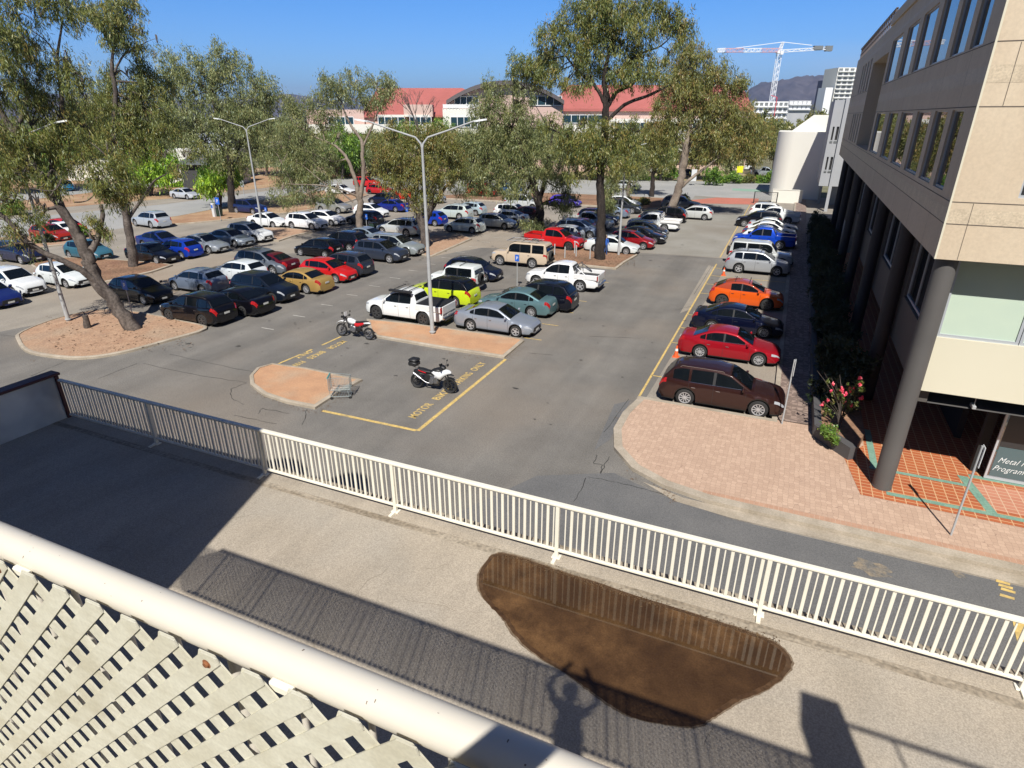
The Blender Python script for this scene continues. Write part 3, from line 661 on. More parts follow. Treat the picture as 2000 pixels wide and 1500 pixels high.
# ================================================================ cream curved building and grey block at the far end
cb = empty('curved_wall_building', (-2.9, 102, 0), 0, 'windowless cream building with a curved wall and sloping top at the end of the aisle', 'building')
arc = [(-3.0 + 2.6 * (1 - math.cos(a)), 104.0 - 3.2 * math.sin(a)) for a in np.linspace(0, math.pi / 2, 12)] + [(.8, 100.5), (2.2, 100.1), (3.6, 99.7)]
b = MB(); n = len(arc)
def ztop(x): return 8.9 if x < -1.2 else 8.9 + (min(x, 1.4) + 1.2) / 2.6 * 2.2
xs_ = [p[0] for p in arc]
v = [(x, y, 0) for x, y in arc] + [(x, y, 8.9) for x, y in arc]
b.add(v, [(i, i + 1, n + i + 1, n + i) for i in range(n - 1)])
b.quad((arc[-1][0], arc[-1][1], 0), (3.9, arc[-1][1] + .2, 0), (3.9, arc[-1][1] + .2, 8.9), (arc[-1][0], arc[-1][1], 8.9))
poly = [(x, y, 8.9) for x, y in arc] + [(3.9, arc[-1][1] + .2, 8.9), (3.9, 112, 8.9), (-3.0, 112, 8.9)]; b.add(poly, [tuple(range(len(poly)))])
b.quad((-3, 112, 0), (-3, 104, 0), (-3, 104, 8.9), (-3, 112, 8.9))
# upper storey with a raked corner
up = [(-1.3, 8.91), (1.35, 11.1), (3.9, 11.1), (3.9, 8.91)]
b.add([(x, 103.8, z) for x, z in up] + [(x, 111, z) for x, z in up], [(0, 3, 2, 1), (4, 5, 6, 7), (0, 1, 5, 4), (1, 2, 6, 5), (2, 3, 7, 6)])
b.build('wall', MT['offwhite'], cb, 25, (2.9, -102, 0))
b = MB(); b.box(-2.2, 1.6, 94.4, 94.6, 0, 1.7); b.box(-2.25, 1.65, 94.35, 94.65, 1.7, 1.78)
tag(b.build('low_wall', MT['offwhite']), 'low cream wall in front of the curved cream building', 'wall')
b = MB()
for z in (.25, 1.5): b.box(-4.4, -1.5, 92.4, 92.46, z, z + .06)
for x in (-4.4, -1.5): b.box(x - .06, x + .06, 92.36, 92.5, 0, 1.56)
for k in range(24): b.box(-4.3 + k * .118, -4.28 + k * .118, 92.42, 92.44, .3, 1.5)
tag(b.build('mesh_gate', MT['dark']), 'dark metal mesh gate behind the last white cars of the right row', 'gate')
gb = empty('grey_block', (3.1, 88, 0), 0, 'narrow grey blue block with paired slit windows between the cream wall and the office', 'building')
b = MB(); hol = [(3.42, 3.62, 4.9, 6.4), (3.85, 4.12, 4.9, 6.4), (3.42, 3.62, 8.3, 9.8), (3.85, 4.12, 8.3, 9.8)]
zs = sorted({3.0, 12.7} | {h[2] for h in hol} | {h[3] for h in hol}); xs = sorted({3.1, 12} | {h[0] for h in hol} | {h[1] for h in hol})
for i in range(len(xs) - 1):
    for j in range(len(zs) - 1):
        xc, zc = (xs[i] + xs[i + 1]) / 2, (zs[j] + zs[j + 1]) / 2
        if any(h[0] < xc < h[1] and h[2] < zc < h[3] for h in hol): continue
        b.quad((xs[i], 88, zs[j]), (xs[i + 1], 88, zs[j]), (xs[i + 1], 88, zs[j + 1]), (xs[i], 88, zs[j + 1]))
for h in hol:
    A = [(h[0], 88, h[2]), (h[1], 88, h[2]), (h[1], 88, h[3]), (h[0], 88, h[3])]; B = [(p[0], 88.3, p[2]) for p in A]
    for k in range(4): b.quad(A[k], A[(k + 1) % 4], B[(k + 1) % 4], B[k])
b.quad((3.1, 100, 3), (3.1, 88, 3), (3.1, 88, 12.7), (3.1, 100, 12.7)); b.quad((3.1, 88, 12.7), (12, 88, 12.7), (12, 100, 12.7), (3.1, 100, 12.7)); b.quad((3.1, 100, 3), (12, 100, 3), (12, 88, 3), (3.1, 88, 3))
b.box(4.25, 4.6, 87.7, 87.99, 0, 12.9)
b.build('wall', MT['greywall'], gb, None, (-3.1, -88, 0))
for h in hol:
    b = MB(); b.quad((h[0], 88.2, h[2]), (h[1], 88.2, h[2]), (h[1], 88.2, h[3]), (h[0], 88.2, h[3])); w_ = b.build('window', MT['dark'], gb, None, (-3.1, -88, 0))
    b = MB(); b.box(h[0] - .04, h[1] + .04, 87.93, 87.98, h[2] - .3, h[2] - .08); b.build('sill_rail', MT['greyroof'], w_)
b = MB(); b.box(3.6, 3.9, 96, 96.3, 0, 2.99); b.box(5, 12, 95, 95.2, 0, 2.99); b.build('undercroft_wall', MT['greywall'], gb, None, (-3.1, -88, 0))

# ================================================================ the deck in front of the camera
DZ = 4.2
b = MB(); b.box(-15.6, 30, .235, 7.98, DZ - .35, DZ)
deck = b.build('concrete_deck', MT['concrete']); deck['kind'] = 'structure'
b = MB(); b.box(-15.6, 30, 7.985, 8.16, DZ - .5, DZ - .03); b.build('deck_edge', MT['concrete_edge'])['kind'] = 'structure'
sheet('deck_channel', [(-15.4, 7.45), (30, 7.40), (30, 7.58), (-15.4, 7.60)], DZ + .004, MT['concrete_edge'])
rr = random.Random(3)
pud = [(-3.47, 7.50), (-3.63, 7.11), (-3.51, 6.7), (-3.24, 6.4), (-2.84, 6.18), (-2.53, 5.95), (-2.1, 5.75), (-1.74, 5.67), (-1.35, 5.54), (-.97, 5.42), (-.64, 5.38), (-.05, 5.54), (.22, 5.83), (.43, 6.12), (.78, 6.48), (1.02, 6.9), (1.0, 7.16), (.74, 7.33), (.03, 7.39), (-1.15, 7.43), (-2.43, 7.48)]
sp_ = [Vector((p.x + rr.uniform(-.008, .008), p.y + rr.uniform(-.008, .008))) for p in smooth_poly(pud, 8)]
rim_ = [Vector((p.x + .012 * math.sin(i * .31), p.y + .014 * math.cos(i * .23))) for i, p in enumerate(inset(sp_, -.032)[1])]
sheet('damp_concrete', smooth_poly(rim_, 2), DZ + .006, noisy('damp', (.20, .15, .10), (.13, .09, .055), 6, .6, speck=40, speck_amt=.3))
sheet('wet_concrete', inset(sp_, -.012)[1], DZ + .009, MT['wet'])
_, pin = inset(sp_, .05)
m, n_, bs = M_('puddle_water'); L = n_.links
g = N(n_, 'ShaderNodeNewGeometry'); t = N(n_, 'ShaderNodeTexNoise', Scale=2.6, Detail=8, Roughness=.65); L.new(g.outputs['Position'], t.inputs['Vector'])
mr = N(n_, 'ShaderNodeValToRGB'); e0, e1 = mr.color_ramp.elements; e0.position = .35; e0.color = (.060, .032, .014, 1); e1.position = .7; e1.color = (.165, .088, .036, 1)
L.new(t.outputs[0], mr.inputs[0]); t2 = N(n_, 'ShaderNodeTexNoise', Scale=.75, Detail=3); L.new(g.outputs['Position'], t2.inputs['Vector']); r2 = N(n_, 'ShaderNodeMapRange'); r2.inputs[1].default_value = .4; r2.inputs[2].default_value = .62; r2.inputs[4].default_value = .75; L.new(t2.outputs[0], r2.inputs[0])
t3 = N(n_, 'ShaderNodeTexNoise', Scale=38, Detail=4); L.new(g.outputs['Position'], t3.inputs['Vector']); r3 = N(n_, 'ShaderNodeMapRange'); r3.inputs[3].default_value = .6; r3.inputs[4].default_value = 1.4; L.new(t3.outputs[0], r3.inputs[0])
m2_ = N(n_, 'ShaderNodeMixRGB'); m2_.inputs[2].default_value = (.040, .021, .010, 1); L.new(r2.outputs[0], m2_.inputs[0]); L.new(mr.outputs[0], m2_.inputs[1]); m3_ = N(n_, 'ShaderNodeVectorMath', operation='SCALE'); L.new(m2_.outputs[0], m3_.inputs[0]); L.new(r3.outputs[0], m3_.inputs['Scale'])
L.new(m3_.outputs[0], bs.inputs['Base Color']); bs.inputs['Roughness'].default_value = .015; bs.inputs['IOR'].default_value = 1.42
o = sheet('puddle', pin, DZ + .012, m); 
# leaf litter and grime along the wet edge
b = MB()
for k in range(700):
    s = rr.random(); x = -3.4 + 4.3 * s; y = 7.46 - .12 * s * (1 if s > .3 else .4) + rr.gauss(0, .045); a = rr.uniform(0, 6.28); l = rr.uniform(.006, .022)
    b.quad((x - l * math.cos(a), y - l * math.sin(a), DZ + .016), (x + l * .4 * math.sin(a), y - l * .4 * math.cos(a), DZ + .018), (x + l * math.cos(a), y + l * math.sin(a), DZ + .016), (x - l * .4 * math.sin(a), y + l * .4 * math.cos(a), DZ + .019))
b.build('leaf_litter', noisy('litter', (.16, .10, .05), (.07, .045, .025), 9, .9))['kind'] = 'stuff'
# fine pale and dark cracks over the deck
b = MB()
for k in range(26):
    x = rr.uniform(-14, 4); y = rr.uniform(1, 7.2); a = rr.uniform(0, 3.14)
    for s in range(rr.randint(8, 22)):
        a += rr.uniform(-.5, .5); l = rr.uniform(.03, .08); x2, y2 = x + l * math.cos(a), y + l * math.sin(a); w = .0025
        if y2 > 7.4 or y2 < .5: break
        nx, ny = -math.sin(a) * w, math.cos(a) * w
        b.quad((x - nx, y - ny, DZ + .005), (x2 - nx, y2 - ny, DZ + .005), (x2 + nx, y2 + ny, DZ + .005), (x + nx, y + ny, DZ + .005)); x, y = x2, y2
b.build('deck_cracks', plain('deck_crack', (.19, .16, .12), .9))['kind'] = 'structure'
# left parapet wall with maroon capping
pw = empty('parapet_wall', (-15.4, 7.8, DZ), 0, 'grey rendered parapet wall with maroon capping at the left end of the deck', 'wall')
b = MB(); b.box(-.2, 0, -7.3, .12, 0, 1.10); b.build('wall', MT['wallgrey'], pw)
b = MB(); b.cbox(-.27, .05, -7.3, .16, 1.102, 1.17, .012); b.cbox(.0, .06, .02, .1, .0, 1.10, .008); b.build('capping', MT['maroon'], pw)
# steel railing along the deck edge
RY = 7.80
rl = empty('deck_railing', (-15.3, RY, DZ), 0, 'long cream steel railing with close upright bars along the edge of the deck', 'railing')
x0r, x1r = .12, 26.0
posts = [-12.18 + 15.3 + 3.2 * k - .03 for k in range(8)]
b = MB(); b.cbox(x0r, x1r, -.045, .045, 1.03, 1.085, .012); b.build('top_rail', MT['cream'], rl)
b = MB(); b.cbox(x0r, x1r, -.025, .025, .13, .175, .006); b.build('bottom_rail', MT['cream'], rl)
bw = MB(); bw.cbox(-.024, .024, -.012, .012, .176, 1.029, .004); bwm = bw.mesh('baluster', [MT['cream']])
thin = MB(); cnt = 0
xb = x1r - .1
wide = []; x = .22
while x < x1r: wide.append(x); x += .205
for x in wide[-1:0:-1][:0]: pass
show = [x for x in wide if x < 20.6]
keep = show[-100:]
for x in wide:
    if any(abs(x - p) < .07 for p in posts): continue
    if x in keep and cnt < 99:
        o = bpy.data.objects.new('baluster', bwm); COL.objects.link(o); o.parent = rl; o.location = (x, 0, 0); cnt += 1
    else: thin.cbox(x - .021, x + .021, -.012, .012, .176, 1.029, .004)
for x in wide: thin.box(x + .093, x + .112, -.008, .008, .176, 1.029)
tb = thin.build('balusters', MT['cream'], rl); tb['kind'] = 'stuff'
for p in posts:
    b = MB(); b.cbox(p - .032, p + .032, -.032, .032, .02, 1.029, .005); b.cbox(p - .075, p + .075, -.06, .06, .0, .02, .004); b.box(p - .03, p + .03, -.2, -.05, .0, .03)
    b.build('post', MT['cream'], rl)
# ================================================================ the balcony rail in the foreground
br = empty('balcony_rail', (0, .479, CAMZ - .756), 0, 'thick round cream handrail crossing the bottom left corner above the lattice', 'handrail')
b = MB(); b.tube([(-6.4, 0, 0), (2.9, 0, 0)], .030, 40); b.build('handrail', MT['cream_pipe'], br, 60)
b = MB(); rp_ = random.Random(9)
for k in range(34):
    x = rp_.uniform(-1.5, -.1); a = rp_.uniform(.7, 2.6); rr_ = .0301; l = rp_.choice([.0008, .0012, .002, .004]); w = rp_.uniform(.0004, .001)
    P = lambda xx, aa: (xx, math.cos(aa) * rr_, math.sin(aa) * rr_); b.quad(P(x - w, a - l * 20), P(x + w * 2, a - l * 18), P(x + w, a + l * 20), P(x - w, a + l * 16))
b.build('paint_chips', plain('chip', (.16, .12, .09), .8), br)
b = MB()
for k in range(66):
    x = -6.2 + k * .137; b.tube([(x, .012, -.027), (x, .012, -1.10)], .011 if k % 8 == 0 else .0055, 8)
b.tube([(-6.4, 0, -1.10), (2.9, 0, -1.10)], .02, 10); b.build('uprights', MT['cream_pipe'], br, 60)
lt = empty('lattice_screen', (0, .430, CAMZ - .742), 0, 'cream diagonal plastic lattice screen fixed under the round handrail, bottom left', 'lattice')
pitch = .0872; wS = .0248; zb = -1.10; X0, X1 = -6.4, 2.8
def strips(sgn, y, t, col):
    b = MB(); d = Vector((sgn * -.7071, 0, -.7071))
    k0 = int((X0 - 1.2) / pitch); k1 = int((X1 + 1.2) / pitch)
    for k in range(k0, k1):
        xa = k * pitch + (.012 if sgn > 0 else .0); h = -zb; hw = wS / 2 * 1.4142
        A, B_ = xa, xa - sgn * h
        lo, hi = min(A, B_), max(A, B_)
        if hi < X0 or lo > X1: continue
        top = .0; pts = [(A - hw, top), (A + hw * .75, top), (A + hw, top - .012), (B_ + hw, zb), (B_ - hw, zb)]
        if sgn < 0: pts = [(A - hw, top - .012), (A - hw * .75, top), (A + hw, top), (B_ + hw, zb), (B_ - hw, zb)]
        n = len(pts); v = [(p[0], y, p[1]) for p in pts] + [(p[0], y + t, p[1]) for p in pts]
        b.add(v, [tuple(range(n - 1, -1, -1)), tuple(range(n, 2 * n))] + [(i, (i + 1) % n, n + (i + 1) % n, n + i) for i in range(n)])
    return b
s1 = strips(1, -.0005, .0028, 0).build('front_slats', MT['lattice'], lt)
s2 = strips(-1, .0025, .0025, 0).build('back_slats', MT['lattice'], lt)
# screw heads
for k in range(-26, 26, 6):
    x = k * pitch + .002
    b = MB(); b.lathe([(0, .0), (.0045, -.0002), (.0055, .0018), (.0055, .004)], (x, -.004, -.02), 12, 'y'); b.lathe([(.0055, .0035), (.0085, .0036)], (x, -.0043, -.02), 12, 'y')
    b.build('screw', MT['rust'], lt)
for k in range(-28, 26, 7):
    x = k * pitch + .05; b = MB(); b.cbox(x - .022, x + .022, .008, .02, -.03, -.012, .003); b.build('clip', MT['cream'], lt)
# balcony floor the photographer stands on, the house walls that shade the deck, and unseen tall masses added behind against sky light
b = MB(); b.box(-6.6, 2.9, -2.2, .24, 9.12, 9.30); b.build('balcony_floor', MT['concrete'])['kind'] = 'structure'
b = MB(); b.box(-6.6, 30, -2.6, -2.2, 0, 11.9); b.box(-6.6, 30, .0, .23, 0, 9.11); b.box(-13.5, -6.62, -9, .22, 0, 14.9); b.box(-40, 40, -24, -9.01, 0, 19.5); b.box(-60, 60, -60, -24.01, 0, 33)  # last two boxes are unseen masses added to block sky light
hb = b.build('building_wall_and_sky_block', MT['wallgrey']); tag(hb, 'rendered wall of the building the picture is taken from, with sky-blocking masses added behind', 'building')
rr = random.Random(12)
b = MB()
for cx, r, h in ((-7.6, .9, 1.5), (-8.9, .5, .8), (-10.4, 1.2, .9), (-11.4, .8, .7)): b.lathe([(r, 0), (r * .98, h * .4), (r * .8, h * .75), (r * .4, h * .97), (0, h)], (cx, -.5, 14.9), 14)  # unseen rounded shapes added to cast a bumpy shadow on the road
tag(b.build('roof_shadow_shape', MT['galv']), 'unseen rounded shapes added on the roof of the building for their shadow on the road', 'unseen roof shape')
b = MB(); b.box(2.9, 3.35, .2, .75, 9.0, 11.05); tag(b.build('balcony_pier', MT['render']), 'square rendered pier at the end of the balcony, seen by its shadow', 'pier')
b = MB(); b.tube([(3.35, .49, 11.0), (12, .49, 11.0)], .03, 10)
for k in range(10): b.tube([(3.9 + k * .95, .49, 11.0), (3.9 + k * .95, .49, 9.2)], .018, 8)
tag(b.build('stair_railing', MT['galv']), 'steel railing beyond the balcony, seen by its shadow on the deck', 'railing')

# ================================================================ lamps, signs
def lamp(loc, h, arm, label, grp=True, armdir=YAW, rise=1.2):
    t = empty('street_lamp', loc, armdir, label, 'street lamp', 'twin armed car park lamps')
    b = MB(); b.tube([(0, 0, 0), (0, 0, .5), (0, 0, h * .5), (0, 0, h)], [.12, .115, .09, .06], 12); b.lathe([(.17, .0), (.17, .03), (.12, .05)], (0, 0, .1), 12); b.build('pole', MT['galv'], t, 50)
    for s in (-1, 1):
        b = MB(); b.tube([(0, 0, h - .05), (s * .06, 0, h + .2), (s * .3, 0, h + .48), (s * arm * .5, 0, h + .48 + (rise - .48) * .42), (s * arm, 0, h + rise)], [.055, .05, .045, .04, .035], 8); a = b.build('arm', MT['galv'], t, 50)
        b = MB(); pts = [(0, .03), (.12, .1), (.45, .12), (.62, .07), (.62, -.07), (.45, -.12), (.12, -.1), (0, -.03)]
        M = Matrix.Translation((s * (arm - .02), 0, h + rise - .02)) @ Matrix.Rotation(R(0 if s > 0 else 180), 4, 'Z') @ Matrix.Rotation(R(-8), 4, 'Y')
        v = [M @ Vector((x, y, -.03)) for x, y in pts] + [M @ Vector((x, y * .8, .045)) for x, y in pts]; n = len(pts)
        b.add(v, [tuple(range(n - 1, -1, -1)), tuple(range(n, 2 * n))] + [(i, (i + 1) % n, n + (i + 1) % n, n + i) for i in range(n)]); b.build('lamp_head', MT['lamphead'], t)
    return t
lamp(G(845, 655) + Vector((0, 0, .1)), 9.47, 2.55, 'tall twin armed lamp rising from the orange island by the white ute')
lamp(G(512, 444) + Vector((0, 0, .1)), 9.4, 2.5, 'twin armed lamp beside the white sedan on the small orange island')
lamp(G(135, 630) + Vector((0, 0, .1)), 9.4, 2.5, 'twin armed lamp behind the leaning gum tree at far left')
b = MB(); c = G(1208, 500); b.tube([(c.x, c.y, 0), (c.x, c.y, 3), (c.x, c.y, 8.2)], [.11, .09, .06], 10); b.tube([(c.x, c.y, 8.1), (c.x + .1, c.y, 8.6), (c.x + 1.6, c.y, 9.0)], [.05, .045, .04], 8)
tag(b.build('street_lamp', MT['galv'], None, 50), 'grey lamp post beside the big central gum tree', 'street lamp')
def psign(u, v, h, w, hh, label, m='blue_sign', txt='P', ang=0, double=False):
    c = G(u, v); t = empty('parking_sign', c, ang, label, 'sign', 'blue parking signs' if m == 'blue_sign' else None)
    b = MB(); b.tube([(0, 0, 0), (0, 0, h)], .028, 8); b.build('post', MT['galv'], t, 50)
    b = MB(); b.cbox(-w / 2, w / 2, -.045, -.03, h - hh, h, .004); s_ = b.build('sign_face', MT[m], t)
    if txt: text_mesh(txt, hh * .7, MT['white'], Matrix.Translation((0, -.048, h - hh * .75)) @ RX, 'lettering', None, s_)
    return t
psign(261, 622, 2.3, .45, .55, 'blue parking sign behind the leaning gum tree on the left island')
psign(432, 432, 2.6, .6, .75, 'blue parking sign on the verge beside the ticket machine')
psign(1010, 565, 2.4, .3, .45, 'small blue sign on a thin post in front of the beige four wheel drive')
psign(719, 470, 2.5, .4, .5, 'blue parking sign right beside the pale forked gum trunk')
psign(798, 452, 2.4, .3, .4, 'narrow blue sign between the white hatchback and the silver wagon')
psign(525, 447, 2.2, .3, .4, 'small blue sign next to the lamp by the white sedan')
# bare-backed signs near the pavement
def backsign(u, v, u2, v2, label, lean=0):
    c = G(u, v, .14); r = ray(u2, v2); k = math.hypot(c.x, c.y) / math.hypot(r.x, r.y); h = CAMZ + r.z * k - .14
    t = empty('sign_post', c, 0, label, 'sign post'); b = MB(); b.tube([(0, 0, 0), (0, 0, h)], .03, 10); b.build('post', MT['galv'], t, 50)
    b = MB(); b.cbox(.035, .055, -.11, .11, h - .62, h, .004); b.build('sign_plate', MT['lamphead'], t)
backsign(1527, 828, 1549, 702, 'grey sign post seen edge-on at the nose of the brown wagon')
backsign(1857, 1045, 1897, 865, 'grey sign post seen edge-on at the kerb in front of the tiled forecourt')
# ticket machine and green bin on the left verge
c = G(420, 425); t = empty('ticket_machine', c, 0, 'pale ticket machine on the verge next to the green bin', 'ticket machine')
b = MB(); b.cbox(-.18, .18, -.15, .15, 0, 1.65, .03); b.build('cabinet', MT['lamphead'], t); b = MB(); b.cbox(-.12, .12, -.17, -.152, 1.1, 1.45, .005); b.build('panel', MT['blue_sign'], t)
for (u, v, lab) in ((429, 424, 'dark green wheelie bin beside the ticket machine on the left verge'), (731, 455, 'dark bin behind the silver wagon near the pale gum trunk')):
    c = G(u, v); t = empty('wheelie_bin', c, 0, lab, 'bin'); b = MB(); b.add([(-.24, -.28, .08), (.24, -.28, .08), (.24, .28, .08), (-.24, .28, .08), (-.3, -.36, .98), (.3, -.36, .98), (.3, .36, .98), (-.3, .36, .98)], [(0, 3, 2, 1), (0, 1, 5, 4), (1, 2, 6, 5), (2, 3, 7, 6), (3, 0, 4, 7)]); b.build('body', plain('bin_green', (.02, .045, .03), .6), t)
    b = MB(); b.cbox(-.32, .32, -.38, .38, .98, 1.06, .02); b.build('lid', MT['blackplastic'], t); b = MB(); b.lathe([(.1, -.3), (.1, .3)], (0, .3, .1), 12, 'y'); b.build('wheel', MT['rubber'], t)
# bollards by the central tree
BOL = ('steel bollard nearest the tail of the beige four wheel drive', 'second steel bollard behind the beige four wheel drive', 'steel bollard in front of the red ute nose', 'steel bollard just left of the big dark trunk', 'steel bollard closest to the red ute')
for i, (u, v) in enumerate(((1083, 500), (1103, 506), (1125, 503), (1152, 508), (1122, 497))):
    c = G(u, v); b = MB(); b.tube([(0, 0, 0), (0, 0, 1.0)], .055, 10); b.lathe([(.055, 1.0), (.03, 1.03), (0, 1.035)], (0, 0, 0), 10)
    tag(b.build('bollard', MT['galv'], None, 50, c), BOL[i], 'bollard', 'steel bollards by the central tree')
# rope of cones
def cone(u, v, h, label):
    c = G(u, v); t = empty('traffic_cone', c, 0, label, 'traffic cone'); b = MB(); b.cbox(-.17, .17, -.17, .17, 0, .03, .01); b.lathe([(.12, .03), (.03, h), (0, h)], (0, 0, 0), 16); b.build('cone', MT['orange'], t)
    b = MB(); r1 = .12 - .09 * .5; b.lathe([(.12 - .09 * (.55 * h - .03) / h + .004, .55 * h), (.12 - .09 * (.75 * h - .03) / h + .004, .75 * h)], (0, 0, 0), 16); b.build('band', MT['white'], t)
cone(1320, 697, .6, 'orange traffic cone behind the brown wagon at the red sedan')
cone(1413, 538, .6, 'orange traffic cone behind the silver wagon with roof bars')
# stump on the left island
b = MB(); c = G(172, 640, .1); b.tube([(0, 0, -.1), (0, 0, .2), (.02, .03, .55), (.02, .02, .72)], [.2, .17, .15, .15], 9, wob=.15, rng=random.Random(2)); b.tube([(-.08, .02, .6), (-.1, .03, .95)], [.04, .02], 6)
tag(b.build('tree_stump', MT['bark'], None, 60, c), 'short broken tree stump on the left gravel island', 'stump')
# ================================================================ vehicles
def prof(pts, xs, bl=.07):
    X = [p[0] for p in pts]; Z = [p[1] for p in pts]; g = np.arange(X[0] - .5, X[-1] + .5, .01); z = np.interp(g, X, Z)
    k = max(1, int(bl / .01)); ker = np.ones(2 * k + 1) / (2 * k + 1)
    zz = np.convolve(np.pad(z, k, mode='edge'), ker, 'valid'); zz = np.convolve(np.pad(zz, k, mode='edge'), ker, 'valid')
    return np.interp(xs, g, zz)
# x measured from the nose backwards (0..L).  hood: lower body top line, roof: cabin line, win: side window spans, q: dict of options
SP = {
 'sedan': dict(L=4.75, W=1.82, wb=2.72, fo=.92, R=.33, cl=.19, low=[(0, .50), (.05, .62), (.22, .72), (.7, .80), (1.30, .93), (3.75, 1.0), (4.3, 1.04), (4.66, 1.0), (4.75, .72)],
    roof=[(1.18, .90), (2.05, 1.38), (2.6, 1.45), (3.1, 1.43), (3.45, 1.33), (4.12, 1.02)], ws=(1.28, 2.04), rw=(3.42, 4.06), win=[(1.5, 2.55), (2.63, 3.42), (3.47, 3.72)], belt=.96),
 'hatch': dict(L=4.25, W=1.78, wb=2.60, fo=.85, R=.32, cl=.19, low=[(0, .50), (.05, .64), (.22, .76), (.65, .86), (1.12, .98), (3.7, 1.04), (4.1, 1.02), (4.2, .95), (4.25, .70)],
    roof=[(.95, .95), (1.80, 1.42), (2.4, 1.50), (3.2, 1.48), (3.65, 1.40), (4.08, 1.0)], ws=(1.06, 1.82), rw=(3.66, 4.02), win=[(1.3, 2.3), (2.38, 3.16), (3.22, 3.55)], belt=1.0),
 'suv': dict(L=4.62, W=1.86, wb=2.68, fo=.90, R=.36, cl=.23, low=[(0, .58), (.05, .76), (.2, .90), (.7, .99), (1.22, 1.08), (4.1, 1.14), (4.45, 1.12), (4.57, 1.0), (4.62, .76)],
    roof=[(1.05, 1.05), (1.92, 1.58), (2.5, 1.66), (3.7, 1.63), (4.12, 1.55), (4.46, 1.10)], ws=(1.16, 1.94), rw=(4.13, 4.42), win=[(1.45, 2.42), (2.5, 3.35), (3.43, 3.98)], belt=1.09, rails=1),
 'wagon': dict(L=4.88, W=1.90, wb=2.84, fo=.93, R=.37, cl=.21, low=[(0, .56), (.05, .72), (.25, .86), (.8, .95), (1.35, 1.04), (4.4, 1.12), (4.72, 1.08), (4.84, .95), (4.88, .72)],
    roof=[(1.20, 1.0), (2.10, 1.56), (2.7, 1.66), (4.0, 1.64), (4.35, 1.56), (4.72, 1.08)], ws=(1.30, 2.12), rw=(4.36, 4.68), win=[(1.6, 2.66), (2.76, 3.62), (3.72, 4.34)], belt=1.06, rails=1),
 'box4x4': dict(L=4.75, W=1.85, wb=2.78, fo=.78, R=.39, cl=.32, low=[(0, .72), (.04, .98), (.15, 1.08), (.8, 1.12), (1.25, 1.16), (4.4, 1.18), (4.68, 1.17), (4.74, 1.1), (4.75, .8)],
    roof=[(1.18, 1.13), (1.68, 1.80), (1.95, 1.90), (4.3, 1.90), (4.58, 1.86), (4.70, 1.2)], ws=(1.26, 1.68), rw=(4.60, 4.69), win=[(1.55, 2.45), (2.56, 3.40), (3.51, 4.46)], belt=1.17, sq=1, spare=1),
 'jimny': dict(L=3.62, W=1.66, wb=2.25, fo=.62, R=.35, cl=.30, low=[(0, .66), (.04, .92), (.12, 1.0), (.8, 1.04), (1.05, 1.06), (3.4, 1.08), (3.56, 1.07), (3.61, 1.0), (3.62, .75)],
    roof=[(.98, 1.03), (1.35, 1.62), (1.6, 1.72), (3.25, 1.72), (3.46, 1.69), (3.56, 1.1)], ws=(1.04, 1.36), rw=(3.48, 3.55), win=[(1.32, 2.2), (2.32, 3.30)], belt=1.07, sq=1, spare=1),
 'ute': dict(L=5.28, W=1.86, wb=3.18, fo=.90, R=.40, cl=.30, low=[(0, .66), (.05, .88), (.2, 1.0), (.8, 1.07), (1.30, 1.14), (3.55, 1.18), (3.58, .93), (5.25, .93), (5.28, .80)],
    roof=[(1.18, 1.12), (1.95, 1.70), (2.4, 1.80), (3.15, 1.78), (3.36, 1.72), (3.56, 1.2)], ws=(1.28, 1.96), rw=(3.37, 3.53), win=[(1.55, 2.42), (2.5, 3.22)], belt=1.15, tray=3.6),
 'trayute': dict(L=5.30, W=1.82, wb=3.10, fo=.85, R=.38, cl=.30, low=[(0, .64), (.05, .86), (.2, .98), (.8, 1.06), (1.30, 1.12), (3.42, 1.16), (3.45, .86), (5.2, .86), (5.25, .7)],
    roof=[(1.18, 1.10), (1.90, 1.66), (2.35, 1.76), (3.0, 1.74), (3.2, 1.70), (3.42, 1.2)], ws=(1.28, 1.92), rw=(3.22, 3.38), win=[(1.5, 2.35), (2.43, 3.1)], belt=1.13, flat=3.5),
 'coupe_suv': dict(L=4.38, W=1.83, wb=2.64, fo=.92, R=.36, cl=.20, low=[(0, .55), (.05, .72), (.22, .86), (.7, .95), (1.25, 1.04), (3.3, 1.10), (4.0, 1.14), (4.3, 1.06), (4.38, .74)],
    roof=[(1.08, 1.01), (1.95, 1.48), (2.5, 1.57), (3.0, 1.55), (3.5, 1.45), (4.12, 1.10)], ws=(1.2, 1.97), rw=(3.5, 4.06), win=[(1.5, 2.45), (2.52, 3.12)], belt=1.06),
}
_pc = {}
